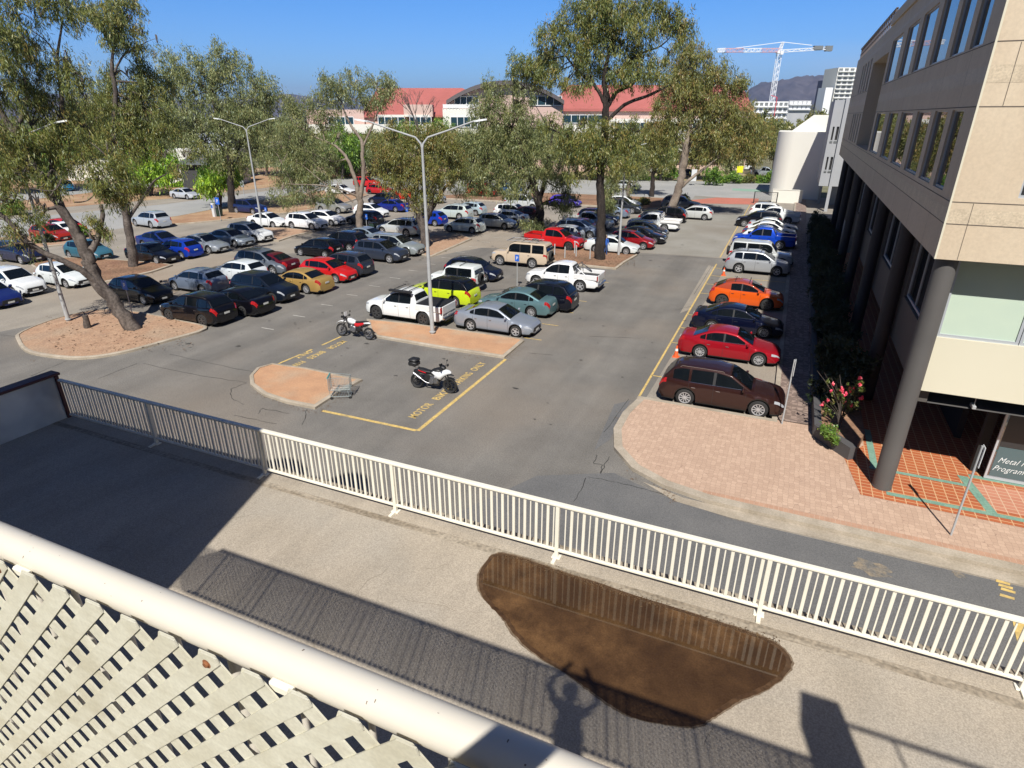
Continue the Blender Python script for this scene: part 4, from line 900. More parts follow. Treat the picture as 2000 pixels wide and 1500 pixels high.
def wheel_meshes(Rw, style):
    key = ('w', round(Rw, 2), style)
    if key in _pc: return _pc[key]
    b = MB(); t = .105; b.lathe([(Rw * .64, -t), (Rw * .9, -t), (Rw * .985, -t * .8), (Rw, -t * .5), (Rw, t * .5), (Rw * .985, t * .8), (Rw * .9, t), (Rw * .64, t)], (0, 0, 0), 28, 'y')
    ty = b.mesh('wheel', [MT['rubber']], 40)
    b = MB(); r = Rw * .66; y = -t - .004
    b.lathe([(0, y + .05), (r * .96, y + .05)], (0, 0, 0), 28, 'y', 1)
    b.lathe([(r * .88, y + .05), (r * .88, y + .005), (r, y), (r * 1.0, y + .05)], (0, 0, 0), 28, 'y')
    b.lathe([(r * .2, y + .05), (r * .2, y), (0, y - .002)], (0, 0, 0), 16, 'y')
    ns = {'five': 5, 'ten': 10, 'six': 6, 'steel': 8}[style]
    for k in range(ns):
        a = 2 * math.pi * k / ns; M = Matrix.Rotation(a, 4, 'Y'); w = r * (.14 if ns < 8 else .07)
        b.add([M @ Vector(p) for p in ((-w, y + .01, r * .15), (w, y + .01, r * .15), (w * .75, y, r * .93), (-w * .75, y, r * .93), (-w, y + .05, r * .15), (w, y + .05, r * .15), (w * .75, y + .05, r * .93), (-w * .75, y + .05, r * .93))], [(3, 2, 1, 0)[::-1], (0, 4, 5, 1), (1, 5, 6, 2), (3, 7, 4, 0)])
    dark = MT['blackplastic']; rim = b.mesh('rim', [MT['alloy_dark'] if style == 'six' else MT['alloy'], dark], 35)
    _pc[key] = (ty, rim); return _pc[key]
def car_parts(kind, lod):
    key = (kind, lod)
    if key in _pc: return _pc[key]
    s = SP[kind]; L, Wd, Rw, cl = s['L'], s['W'], s['R'], s['cl']; hx = L / 2; sq = s.get('sq', 0)
    xf, xr = s['fo'], s['fo'] + s['wb']; Ra = Rw + .055
    st = set(np.round(np.concatenate([[0, .03, .08, .15, .25, .4], np.arange(.55, L - .5, .16), [L - .45, L - .3, L - .18, L - .08, L - .03, L]]), 3))
    for xc in (xf, xr):
        for k in np.linspace(-1, 1, 13): st.add(round(xc + Ra * math.sin(k * math.pi / 2), 3))
        st.add(round(xc - Ra - .012, 3)); st.add(round(xc + Ra + .012, 3))
    for a in (s.get('tray'), s.get('flat')):
        if a: st.add(round(a - .06, 3)); st.add(a)
    xs = np.array(sorted(x for x in st if 0 <= x <= L)); T = prof(s['low'], xs, .03 if sq else .05)
    hw = prof([(0, .70 if not sq else .84), (.10, .84 if not sq else .93), (.35, .955), (.9, 1), (L - .8, 1), (L - .25, .955), (L - .06, .87 if not sq else .93), (L, .78 if not sq else .9)], xs, .05) * Wd / 2
    secs = []
    for x, t, w in zip(xs, T, hw):
        fl = 0
        for xc in (xf, xr): fl = max(fl, .026 * max(0, 1 - (abs(x - xc) / (Ra * 1.35)) ** 4))
        za = cl + (.10 if x < .12 or x > L - .12 else .0)
        for xc in (xf, xr):
            d = abs(x - xc)
            if d <= Ra + .001: za = max(za, Rw + math.sqrt(max(0, Ra * Ra - d * d)))
        za = min(za, t - .10); wi = w - .27; mid = max(za + .01, min(.55, t - .12)); sh = max(mid + .01, t - .16)
        cu = .022
        secs.append([(0, cl + .02), (max(.1, wi), cl + .02), (max(.1, wi), za), (w - .035 + fl, za), (w - .006 + fl, za + .06), (w + .0 + fl * .8, max(za + .065, mid)), (w - .006 + fl * .2, max(za + .075, sh)), (w - .035, max(za + .08, t - .055)), (w - .12, t - .008), (w * .55, t + cu * .7), (0, t + cu)])
    b = MB(); nS = len(secs[0]); vs = []; nx = len(xs)
    for side in (1, -1):
        for x, sec in zip(xs, secs):
            for y, z in sec: vs.append((hx - x, side * -y, z))
    fs = []; fm = []
    for si in (0, 1):
        o = si * nx * nS
        for i in range(nx - 1):
            for j in range(nS - 1):
                q = (o + i * nS + j, o + i * nS + j + 1, o + (i + 1) * nS + j + 1, o + (i + 1) * nS + j); fs.append(q[::-1] if si else q); fm.append(1 if (j <= 3) else 0)
    b.add(vs, fs); b.m = fm
    for e_ in (0, nx - 1):
        a = [e_ * nS + j for j in range(1, nS)]; c = [nx * nS + e_ * nS + j for j in range(1, nS)]
        f = a + c[::-1]; b.f.append(tuple(f if e_ else f[::-1])); b.m.append(0)
    # lower cladding strip and door shuts
    def side_pt(x, k): 
        i = int(np.argmin(abs(xs - x))); y, z = secs[i][k]; return y, z
    seams = []
    w0, w1 = s['win'][0], s['win'][1]
    for x in (w0[0] - .14, w0[1] + .04, w1[1] + (.06 if len(s['win']) > 2 else .02)):
        if s.get('tray') and x > s['tray'] - .05: x = s['tray'] - .08
        for sd in (1, -1):
            i = int(np.argmin(abs(xs - x))); pts = [(hx - x, -sd * (secs[i][k][0] + .004), secs[i][k][1]) for k in (4, 5, 6, 7)]
            for p, q in zip(pts, pts[1:]): b.add([(p[0] - .006, p[1], p[2]), (p[0] + .006, p[1], p[2]), (q[0] + .006, q[1], q[2]), (q[0] - .006, q[1], q[2])], [(0, 1, 2, 3)], 1)
    def patch(i0, i1, j0, j1, off=.006, sides=(1, -1), m=0):
        mb = MB()
        for sd in sides:
            for i in range(i0, i1):
                for j in range(j0, j1):
                    q = [Vector((hx - xs[a], -sd * secs[a][c][0], secs[a][c][1])) for a, c in ((i, j), (i, j + 1), (i + 1, j + 1), (i + 1, j))]
                    nn = (q[1] - q[0]).cross(q[3] - q[0]); nn = nn.normalized() if nn.length > 1e-7 else Vector((0, -sd, 0))
                    if nn.y * -sd < 0: nn = -nn
                    mb.add([p + nn * off for p in q], [(0, 1, 2, 3)], m)
        return mb
    parts = [('body', b.mesh('body', [MT['paint'], MT['blackplastic']], 38), 1, (0, 0, 0))]
    # dark sill cladding for high cars
    if cl > .21:
        pass
    fi = int(np.argmin(abs(xs - .03))); fj = int(np.argmin(abs(xs - .40))); ri = int(np.argmin(abs(xs - (L - .32)))); rj = nx - 1
    tr = s.get('tray') or s.get('flat')
    hl = [('headlight', 1), ('headlight', -1)]
    for nm, sd in hl: parts.append((nm, patch(fi, fj, 6, 7, .008, (sd,)).mesh('headlight', [MT['headlight']], 40), 0, (0, 0, 0)))
    if not tr:
        for sd in (1, -1): parts.append(('tail_light', patch(ri, rj, 6, 8, .008, (sd,)).mesh('tail_light', [MT['taillight']], 40), 0, (0, 0, 0)))
    zf = s['low'][0][1]; fw = hw[0]
    g = MB(); g.cbox(hx - .01, hx + .012, -fw * .72, fw * .72, zf - .16, zf + .03, .01); g.cbox(hx - .01, hx + .01, -fw * .8, fw * .8, cl + .12, cl + .22, .01); parts.append(('grille', g.mesh('grille', [MT['blackplastic']]), 0, (0, 0, 0)))
    if lod < 2:
        g = MB(); g.cbox(hx + .012, hx + .022, -.19, .19, zf - .20, zf - .09, .003); parts.append(('number_plate', g.mesh('number_plate', [MT['plate']]), 0, (0, 0, 0)))
        zr = .74 if not tr else .62
        g = MB(); g.cbox(-hx - .02, -hx - .004, -.19, .19, zr - .06, zr + .05, .003); parts.append(('number_plate', g.mesh('number_plate', [MT['plate']]), 0, (0, 0, 0)))
    # bumpers: dark lower lip
    # cabin
    rx = np.array(sorted(set(np.round(np.concatenate([np.linspace(s['roof'][0][0], s['roof'][-1][0], 30), [s['ws'][0], s['ws'][1], s['rw'][0], s['rw'][1]]]), 3))))
    RZ = lambda x: prof(s['roof'], np.atleast_1d(x), .05 if sq else .09)
    rz = RZ(rx); belt = s['belt']; wb_ = Wd / 2 - (.10 if not sq else .06); th = .34 if not sq else .12
    taper = lambda x: prof([(s['roof'][0][0] - .2, .93), (s['roof'][0][0] + .6, 1.0), (s['roof'][-1][0] - .9, 1.0), (s['roof'][-1][0], .93)], np.atleast_1d(x), .1)
    wz = lambda x, z: wb_ * float(taper(x)[0]) - max(0, z - belt) * th
    cb_ = MB(); vs = []; K = 8
    for x, z in zip(rx, rz):
        z1 = max(belt - .05, z - .055); w1 = wz(x, z1); e_ = .07 if not sq else .05
        for sd in (1, -1):
            for y, zz in ((wz(x, belt - .06), belt - .08), (wz(x, (belt + z1) / 2), (belt - .05 + z1) / 2), (w1, z1), (w1 - e_ * .35, z - .018), (w1 - e_, z - .002), (w1 * .55, z + .012), (0, z + .02)): vs.append((hx - x, -sd * y, zz))
    K = 7; n = len(rx); fs = []
    for i in range(n - 1):
        for si in (0, 1):
            for j in range(K - 1):
                a = i * 2 * K + si * K + j; c = (i + 1) * 2 * K + si * K + j; q = (a, a + 1, c + 1, c); fs.append(q[::-1] if si else q)
    cb_.add(vs, fs)
    for e_ in (0, n - 1):
        a = [e_ * 2 * K + j for j in range(K)]; c = [e_ * 2 * K + K + j for j in range(K)]; f = a + c[::-1]; cb_.f.append(tuple(f if e_ else f[::-1])); cb_.m.append(0)
    parts.append(('roof', cb_.mesh('roof', [MT['paint']], 42), 2, (0, 0, 0)))
    def top_panel(xa, xb_, t0=.90, nX=6, nT=8):
        g = MB(); X = np.linspace(xa, xb_, nX); Z = RZ(X); v = []
        for x, z in zip(X, Z):
            z1 = max(belt - .02, z - .05); w1 = wz(x, z1) - .085
            for t in np.linspace(-1, 1, nT): v.append((x, t * w1, z + .02 - .010 * abs(t) ** 2 * 1.6))
        dz = (Z[-1] - Z[0]) / (X[-1] - X[0]); nn = Vector((dz, 0, 1)).normalized()     # normal with x mirrored below
        vs2 = [(hx - p[0] + nn.x * .012, p[1], p[2] + nn.z * .012) for p in v]
        f = [(i * nT + j, i * nT + j + 1, (i + 1) * nT + j + 1, (i + 1) * nT + j) for i in range(nX - 1) for j in range(nT - 1)]
        g.add(vs2, f); return g
    def fix(nm, g, mt, flag=0, sm=60): parts.append((nm, g.mesh(nm, [MT[mt]], sm), flag, (0, 0, 0)))
    fix('windscreen', top_panel(*s['ws']), 'carglass'); fix('rear_window', top_panel(*s['rw'], nX=5), 'carglass')
    for sd in (1, -1):
        for a, c in s['win']:
            g = MB(); X = np.linspace(a, c, 9); top = np.minimum(RZ(X) - .085, RZ(X) - .085); v = []; f = []; bt = belt + .02
            ok = [(x, z) for x, z in zip(X, top) if z > bt + .02]
            if len(ok) < 2: continue
            for k, (x, z) in enumerate(ok):
                for zz in (bt, (bt + z) / 2, z): v.append((hx - x, -sd * (wz(x, zz) + .007), zz))
            for k in range(len(ok) - 1):
                for j in (0, 1):
                    q = (k * 3 + j, k * 3 + j + 1, k * 3 + j + 4, k * 3 + j + 3); f.append(q if sd > 0 else q[::-1])
            g.add(v, f); fix('side_window', g, 'carglass')
        if lod < 2:
            a, c = s['win'][0][1] - .004, s['win'][1][0] + .004; ztp = float(RZ((a + c) / 2)[0]) - .085; g = MB()
            q = [(hx - xx, -sd * (wz(xx, zz) + .009), zz) for xx, zz in ((a, belt + .02), (a, ztp), (c, ztp), (c, belt + .02))]; g.add(q if sd > 0 else q[::-1], [(0, 1, 2, 3)]); fix('pillar_trim', g, 'blackplastic', 0, None)
        if lod < 1 and not sq:
            a, c = s['win'][0][0] - .06, s['win'][-1][1] + .03; g = MB(); g.tube([(hx - xx, -sd * (wz(xx, belt) + .008), belt + .012) for xx in np.linspace(a, c, 8)], .009, 4); fix('window_trim', g, 'chrome')
    if lod < 1:
        for sd in (1, -1):
            g = MB(); x = hx - s['win'][0][0] + .02; yy = -sd * (Wd / 2 + .06); g.cbox(x - .05, x + .05, min(yy - .09, yy + .09), max(yy - .09, yy + .09), belt + .0, belt + .14, .025); parts.append(('mirror', g.mesh('mirror', [MT['paint']], 50), 1, (0, 0, 0)))
            for (a, c) in s['win'][:2]:
                i = int(np.argmin(abs(xs - (c - .12)))); y = secs[i][6][0]
                g = MB(); g.cbox(hx - c + .06, hx - c + .22, min(-sd * (y + .03), -sd * y), max(-sd * (y + .03), -sd * y), belt - .19, belt - .16, .006); parts.append(('door_handle', g.mesh('door_handle', [MT['chrome']]), 0, (0, 0, 0)))
        for sd in (1, -1):
            g = MB(); x = hx - s['ws'][0] - .03; z = float(RZ(s['ws'][0] + .06)[0]) + .03
            g.bar((x, sd * .12, z), (x - .26, sd * .12 + .42 - (0 if sd > 0 else .0), z + .13), .02, .01); 
            if sd > 0: parts.append(('wiper', g.mesh('wiper', [MT['blackplastic']]), 0, (0, 0, 0)))
    if s.get('rails'):
        for sd in (1, -1):
            xa, xb_ = s['ws'][1] + .25, s['rw'][0] - .25; za, zb_ = float(RZ(xa)[0]), float(RZ(xb_)[0]); y = sd * (wz(xa, za) - .03)
            g = MB(); g.tube([(hx - xa, y, za - .02), (hx - xa - .08, y, za + .035), (hx - (xa + xb_) / 2, y, (za + zb_) / 2 + .045), (hx - xb_ + .08, y, zb_ + .035), (hx - xb_, y, zb_ - .02)], .014, 6); fix('roof_rail', g, 'chrome')
    if s.get('spare'):
        ty, rim = wheel_meshes(Rw * .95, 'five')
        parts.append(('spare_wheel', ty, 0, (-hx - .12, .15, .98), 'spare'))
        g = MB(); g.cbox(-hx - .06, -hx + .0, -Wd / 2 + .05, Wd / 2 - .05, cl + .12, cl + .32, .02); fix('bumper', g, 'blackplastic', 0, None)
        g = MB(); g.cbox(hx - .0, hx + .09, -Wd / 2 + .02, Wd / 2 - .02, cl + .14, cl + .34, .02); fix('bumper', g, 'blackplastic', 0, None)
    if tr:
        a = tr; xt0, xt1 = hx - a + .02, -hx + .02; w = Wd / 2 - .01
        if s.get('tray'):
            for sd in (1, -1):
                g = MB(); y0, y1 = sorted((sd * w, sd * (w - .09))); g.cbox(xt1, xt0, y0, y1, .89, 1.22, .02); parts.append(('tray_side', g.mesh('tray_side', [MT['paint']]), 1, (0, 0, 0)))
                # wheel-arch cut hinted by a dark arch on the tray side
                i = int(np.argmin(abs(xs - (L - .2))))
                g = MB(); g.cbox(-hx - .01, -hx + .06, min(sd * w, sd * (w - .16)), max(sd * w, sd * (w - .16)), .86, 1.18, .01); parts.append(('tail_light', g.mesh('tail_light', [MT['taillight']]), 0, (0, 0, 0)))
            g = MB(); g.cbox(-hx - .03, -hx + .04, -w + .17, w - .17, .76, 1.21, .015); parts.append(('tailgate', g.mesh('tailgate', [MT['paint']]), 1, (0, 0, 0)))
            g = MB(); g.box(xt1 + .06, xt0, -w + .09, w - .09, .94, .965); fix('tray_floor', g, 'blackplastic', 0, None)
            g = MB(); g.cbox(-hx - .14, -hx - .02, -w + .1, w - .1, .48, .60, .02); fix('bumper', g, 'chrome', 0, None)
        else:
            g = MB(); g.cbox(xt1 - .15, xt0 - .02, -w - .06, w + .06, .885, .94, .01)
            g2 = MB(); g2.box(xt1 - .10, xt0 - .07, -w - .02, w + .02, .945, .95); 
            parts.append(('tray_floor', g2.mesh('tray_floor', [plain('tray_deck', (.4, .38, .34), .7)]), 0, (0, 0, 0)))
            for sd in (1, -1): y0, y1 = sorted((sd * (w + .03), sd * (w + .06))); g.cbox(xt1 - .15, xt0 - .02, y0, y1, .88, 1.16, .008)
            g.cbox(xt1 - .17, xt1 - .14, -w - .05, w + .05, .88, 1.16, .008); parts.append(('tray', g.mesh('tray', [MT['white']]), 0, (0, 0, 0)))
            g = MB()
            for y in (-w + .1, -.35, .35, w - .1): g.bar((xt0 - .05, y, .94), (xt0 - .05, y, 1.72), .04, .04, up=Vector((1, 0, 0)))
            for z in (1.2, 1.45, 1.72): g.bar((xt0 - .05, -w + .08, z), (xt0 - .05, w - .08, z), .04, .04)
            parts.append(('headboard', g.mesh('headboard', [MT['white']]), 0, (0, 0, 0)))
    _pc[key] = parts; return parts
NCAR = [0]
def make_car(name, kind, color, loc, rz, label, cat, group=None, lod=0, rims='five', roofcol=None):
    s = SP[kind]; t = empty(name, loc, rz, label, cat, group); L, Wd, Rw = s['L'], s['W'], s['R']
    tid = NCAR[0]; NCAR[0] += 1
    for p in car_parts(kind, lod):
        nm, me, flag, off = p[:4]
        o = bpy.data.objects.new(nm, me); COL.objects.link(o); o.parent = t; o.location = off
        if len(p) > 4: o.rotation_euler = (0, 0, R(-90))
        if flag: o.color = (roofcol if (flag == 2 and roofcol) else color)
    ty, rim = wheel_meshes(Rw, rims)
    for x in (L / 2 - s['fo'], L / 2 - s['fo'] - s['wb']):
        for sd in (1, -1):
            o = bpy.data.objects.new('wheel', ty); COL.objects.link(o); o.parent = t; o.location = (x, sd * (Wd / 2 - .13), Rw)
            o.rotation_euler = (0, 0, 0 if sd < 0 else math.pi)
            if lod < 2: r = bpy.data.objects.new('rim', rim); COL.objects.link(r); r.parent = o; r.rotation_euler = (0, random.Random(tid * 7 + sd).uniform(0, 6), 0)
    return t
WH = (.72, .74, .73, 0); SI = (.46, .48, .50, .55); GR = (.13, .145, .165, .3); DG = (.024, .028, .036, .2); BK = (.003, .003, .005, 0); NV = (.004, .007, .025, .1)
BL = (.006, .035, .32, .1); RD = (.50, .012, .012, 0); MR = (.10, .006, .012, .2); GO = (.50, .32, .10, .4); LM = (.50, .62, .02, 0); TL = (.13, .23, .25, .4); OR = (.62, .09, .008, 0); BR = (.030, .011, .009, .15)
BE = (.52, .42, .31, 0); RC = (.30, .006, .014, .15); SB = (.20, .25, .34, .4); MB_ = (.005, .05, .42, .2); LS = (.58, .60, .58, .3); CH = (.34, .33, .29, .4)
NM = dict(sedan=('parked_sedan', 'sedan'), hatch=('parked_hatchback', 'hatchback'), suv=('parked_suv', 'SUV'), wagon=('parked_wagon', 'station wagon'), box4x4=('parked_four_wheel_drive', 'four wheel drive'),
          jimny=('parked_small_four_wheel_drive', 'four wheel drive'), ute=('parked_ute', 'ute'), trayute=('parked_tray_ute', 'ute'), coupe_suv=('parked_crossover', 'crossover'))
CARS = {}
# (kind, colour, anchor, pixel, heading +1 = nose to +X, label, extras); anchor f/r = ground contact of the near front/rear wheel, xy = world centre
def C_(key, kind, col, anchor, pos, d, label, lod=0, rims='five', roof=None, yaw=0, group='cars parked in the car park'):
    s = SP[kind]; L = s['L']
    if anchor == 'xy': x, y = pos
    else:
        g = G(*pos); lx = L / 2 - s['fo'] - (s['wb'] if anchor == 'r' else 0); y = g.y + s['W'] / 2 - .03; x = g.x - d * lx
    rz = (0 if d > 0 else math.pi) + R(yaw); nm, cat = NM[kind]
    CARS[key] = (x, y, L, s['W'], d)
    make_car(nm, kind, col, (x, y, .012), rz, label, cat, group, lod, rims, roof)
    return x, y
# ---- right row, noses towards the office
C_('R1', 'wagon', BR, 'r', (1335, 793), 1, 'dark brown wagon nearest the pink pavement with shiny roof rails', 0, 'ten')
C_('R2', 'sedan', RC, 'r', (1365, 700), 1, 'glossy dark red sedan next to the dark brown wagon', 0, 'ten')
C_('R3', 'sedan', (.002, .004, .018, .1), 'f', (1490, 662), 1, 'navy sedan between the red sedan and the orange crossover', 0, 'ten')
C_('R4', 'coupe_suv', OR, 'r', (1408, 598), 1, 'bright orange crossover with black roof spoiler and roof bars', 0, 'six', roof=(.33, .05, .02, 0))
C_('R5', 'suv', SI, 'r', (1441, 534), 1, 'silver SUV with roof bars beside the empty bay past the orange crossover', 0, 'five')
C_('R6', 'box4x4', (.55, .57, .56, .2), 'xy', (-1.35, 52.4), 1, 'pale four wheel drive with rear spare wheel beyond the silver roof bar SUV', 0)
C_('R7', 'hatch', WH, 'f', (1517.7, 486), 1, 'white hatchback between the pale four wheel drive and the bright blue ute', 0)
C_('R8', 'ute', MB_, 'xy', (-1.5, 60.4), -1, 'bright blue ute facing the aisle in the right row', 0)
C_('R9', 'sedan', (.01, .035, .16, .2), 'xy', (-1.3, 63.6), 1, 'deep blue sedan just beyond the bright blue ute', 1)
C_('R10', 'sedan', WH, 'xy', (-1.2, 66.4), 1, 'white sedan just beyond the deep blue sedan in the right row', 1)
C_('R11', 'sedan', LS, 'xy', (-1.1, 69.2), 1, 'pale silver sedan seventh from the far end of the right row', 1)
C_('R12', 'suv', BK, 'xy', (-2.6, 72.2), -1, 'black SUV sticking out near the far end of the right row', 1)
C_('R13', 'ute', WH, 'xy', (-1.2, 75.4), -1, 'white twin cab ute near the far end of the right row', 1)
C_('R14', 'wagon', WH, 'xy', (-1.6, 79.5), 1, 'white wagon last in the right row by the mesh gate', 1)
# ---- centre block nearest the camera
C_('D1', 'ute', WH, 'r', (827, 637), -1, 'white twin cab ute with black roof awning beside the lamp on the orange island', 0, 'six')
C_('D2', 'suv', LM, 'xy', (-19.3, 33.0), -1, 'lime yellow SUV with a black roof beyond the white ute', 0, 'ten', roof=BK)
C_('D3', 'jimny', (.70, .74, .72, 0), 'xy', (-20.1, 36.3), -1, 'small boxy white four wheel drive with rear spare wheel', 0, 'six')
C_('D4', 'hatch', (.004, .008, .028, .1), 'xy', (-20.4, 39.4), 1, 'dark navy hatchback nose out beyond the small boxy white four wheel drive', 0, 'five')
C_('D5', 'sedan', (.36, .40, .46, .5), 'r', (919, 647), 1, 'blue grey silver sedan nose out beside the orange lamp island', 0, 'five')
C_('D6', 'sedan', TL, 'r', (1037, 621), -1, 'teal green older sedan tail out beyond the blue grey silver sedan', 0, 'ten')
C_('D7', 'wagon', (.003, .004, .010, .1), 'xy', (-13.4, 34.6), -1, 'black navy wagon between the teal sedan and the white ute with a chrome sports bar', 0, 'ten')
C_('D8', 'ute', (.76, .76, .75, 0), 'r', (1132, 571), -1, 'white ute with a chrome sports bar and open tray in the centre block', 0, 'five')
C_('D9', 'box4x4', BE, 'r', (1039, 525), -1, 'beige boxy four wheel drive with long roof rack behind the white ute', 0, 'steel')
# ---- centre block beyond the main tree
C_('E1', 'ute', RD, 'f', (1112, 491), 1, 'bright red ute beyond the beige four wheel drive', 1, 'six', yaw=-4)
C_('E2', 'sedan', (.66, .70, .69, .1), 'f', (1222, 499), 1, 'white sedan parked next to the man in blue by the big tree', 1, 'ten')
C_('E3', 'hatch', LS, 'xy', (-19.4, 56.0), -1, 'pale silver hatchback immediately beyond the bright red ute', 1)
C_('E4', 'suv', SB, 'xy', (-18.6, 58.8), 1, 'blue grey SUV hidden behind the pale silver hatchback beyond the red ute', 1)
C_('E5', 'hatch', (.24, .006, .01, .1), 'xy', (-12.5, 55.5), 1, 'dark red hatchback showing its nose past the white sedan by the tree', 1)
C_('E6', 'sedan', BK, 'xy', (-12.3, 58.4), 1, 'black sedan beyond the dark red hatchback in the centre block', 1, 'ten')
C_('E7', 'hatch', (.012, .018, .03, .2), 'xy', (-12.4, 61.2), 1, 'blue black hatchback between the black sedan and the white tray ute', 1)
C_('E8', 'trayute', WH, 'xy', (-12.6, 65.6), -1, 'white ute with a flat tray and headboard on the centre aisle', 1, 'steel')
C_('E9', 'ute', LS, 'xy', (-19.0, 63.4), 1, 'pale silver ute seen behind the grey lamp post', 1)
C_('E10', 'hatch', RD, 'xy', (-19.6, 60.6), -1, 'bright red hatchback behind the big central tree trunk', 1)
C_('E11', 'suv', NV, 'xy', (-19.0, 67.0), 1, 'navy SUV shaded by the far central gums', 1)
C_('E12', 'hatch', DG, 'xy', (-12.8, 69.0), 1, 'dark grey hatchback beyond the white flat tray ute', 1)
C_('E13', 'wagon', BK, 'xy', (-12.6, 71.7), -1, 'black wagon beside the leaning pale trunk far down the centre', 1)
C_('E14', 'hatch', LS, 'f', (1330, 428), -1, 'silver hatchback tail out just past the leaning pale trunk', 1)
C_('E15', 'wagon', GR, 'xy', (-12.6, 82.6), 1, 'dark grey wagon last at the far right end of the centre block', 1)
C_('E16', 'sedan', SB, 'xy', (-19.2, 72.4), -1, 'blue grey sedan in tree shade far down the centre block', 1)
C_('E17', 'wagon', DG, 'xy', (-18.8, 76.6), 1, 'charcoal wagon in tree shade near the far mulch bed', 1)
C_('E18', 'hatch', WH, 'xy', (-19.6, 81.0), 1, 'small white hatchback against the far mulch bed behind the trees', 1)
# ---- second block, front half (left of centre)
C_('C1', 'suv', BK, 'r', (397, 638.7), -1, 'black SUV tail out at the corner of the leaning gum island', 0, 'six')
C_('C2', 'hatch', (.003, .003, .005, 0), 'xy', (-37.6, 25.6), 1, 'black hatchback with silver wheel trims behind the leaning gum trunk', 0, 'ten')
C_('C3', 'hatch', SB, 'xy', (-36.3, 28.9), -1, 'silver blue hatchback tail out between the black hatchback and the white hatchback', 0, 'ten')
C_('C4', 'hatch', (.62, .66, .68, 0), 'xy', (-35.8, 32.1), -1, 'white hatchback with black rear glass in the left block', 0, 'six')
C_('C5', 'sedan', BK, 'xy', (-30.0, 26.3), -1, 'black sedan with bright tail lights beside the corner black SUV', 0, 'six')
C_('C6', 'sedan', MR, 'xy', (-35.9, 35.2), -1, 'dark maroon sedan beyond the white hatchback with black rear glass', 0, 'ten')
C_('C7', 'suv', (.006, .010, .020, .1), 'f', (532.7, 594), 1, 'blue black SUV nose out between the black sedan and the gold sedan', 0, 'six')
C_('C8', 'wagon', (.16, .185, .22, .4), 'f', (534, 539), 1, 'metallic grey large SUV wagon beyond the dark maroon sedan', 0, 'five')
C_('C9', 'hatch', RD, 'xy', (-30.0, 34.9), 1, 'bright red hatchback nose out beside the gold sedan', 0, 'ten')
C_('C10', 'sedan', GO, 'r', (599, 575), -1, 'gold sedan tail out in front of the bright red hatchback', 0, 'ten')
C_('C11', 'suv', (.028, .034, .048, .3), 'r', (684.7, 542.5), -1, 'dark grey SUV tail out beyond the bright red hatchback', 0, 'five')
C_('C12', 'hatch', BK, 'xy', (-36.2, 41.2), -1, 'black hatchback between the metallic grey SUV wagon and the black SUV', 0)
C_('C13', 'suv', (.005, .006, .012, .1), 'xy', (-35.9, 44.2), -1, 'black SUV tail out in the shade just before the silver blue sedan', 1)
C_('C14', 'sedan', (.26, .32, .38, .5), 'xy', (-36.4, 47.6), -1, 'silver blue sedan with red tail light beside the pale gum trunk', 1)
C_('C15', 'suv', (.035, .045, .07, .3), 'f', (760.7, 515), 1, 'dark slate SUV nose out beside the silver green four wheel drive', 0, 'five')
C_('C16', 'wagon', (.34, .38, .38, .4), 'f', (794, 502), 1, 'silver green four wheel drive wagon by the brown multi stemmed gum', 0, 'five')
C_('C17', 'wagon', LS, 'r', (794, 463), -1, 'silver wagon tail out beyond the small blue sign near the forked gum', 1)
C_('C18', 'hatch', DG, 'xy', (-42.6, 56.4), -1, 'dark hatchback shaded between the pale trunk and the silver wagon', 1)
# ---- block beyond
C_('F1', 'hatch', BL, 'xy', (-36.0, 59.0), -1, 'vivid blue hatchback beside the brown gum', 1)
C_('F2', 'hatch', (.62, .68, .66, 0), 'r', (922, 457), -1, 'white hatchback mottled with tree reflections, nearest of the middle block', 1)
C_('F3', 'hatch', LS, 'xy', (-28.2, 60.2), 1, 'pale silver hatchback directly behind the mottled white hatchback', 1)
C_('F4', 'sedan', WH, 'xy', (-28.4, 63.4), -1, 'white sedan between the pale silver hatchback and the maroon hatchback', 1)
C_('F5', 'hatch', (.05, .008, .012, .1), 'xy', (-27.8, 66.6), -1, 'very dark maroon hatchback with a lit red tail lamp', 1)
C_('F6', 'suv', WH, 'f', (1019, 430), 1, 'large white SUV behind the very dark maroon hatchback', 1)
C_('F7', 'box4x4', LS, 'xy', (-31.0, 74.2), 1, 'pale boxy four wheel drive under the low hanging gum leaves', 1)
C_('F8', 'suv', (.52, .58, .55, .2), 'xy', (-35.6, 64.0), -1, 'pale green silver SUV beyond the vivid blue hatchback', 1)
C_('F9', 'hatch', (.42, .52, .56, .3), 'xy', (-35.4, 67.6), -1, 'icy blue small hatchback under the gum branch', 1)
C_('F10', 'hatch', (.08, .05, .42, .1), 'xy', (-27.0, 79.0), 1, 'purple blue hatchback left of the dark central trunk', 1)
C_('F11', 'suv', CH, 'xy', (-51.6, 62.4), 1, 'champagne SUV crossing the lane behind the three white cars', 1)
C_('F12', 'hatch', WH, 'f', (735, 426), 1, 'white hatchback right of the pale forked trunk', 1)
C_('F13', 'sedan', (.010, .02, .20, .2), 'r', (772.7, 415), -1, 'royal blue sedan behind the white hatchback by the forked trunk', 1)
C_('F14', 'hatch', (.60, .012, .015, 0), 'xy', (-49.6, 76.4), 1, 'scarlet hatchback beyond the royal blue sedan', 1)
C_('F15', 'suv', RD, 'xy', (-65.6, 88.5), 1, 'red SUV on the far left of the far row by the street', 2)
C_('F16', 'hatch', (.40, .01, .012, 0), 'xy', (-57.6, 80.8), 1, 'darker red hatchback between the pale trunk and the scarlet hatchback', 2)
C_('F17', 'sedan', WH, 'xy', (-63.0, 78.2), 1, 'white sedan half hidden by the low gum branch', 2)
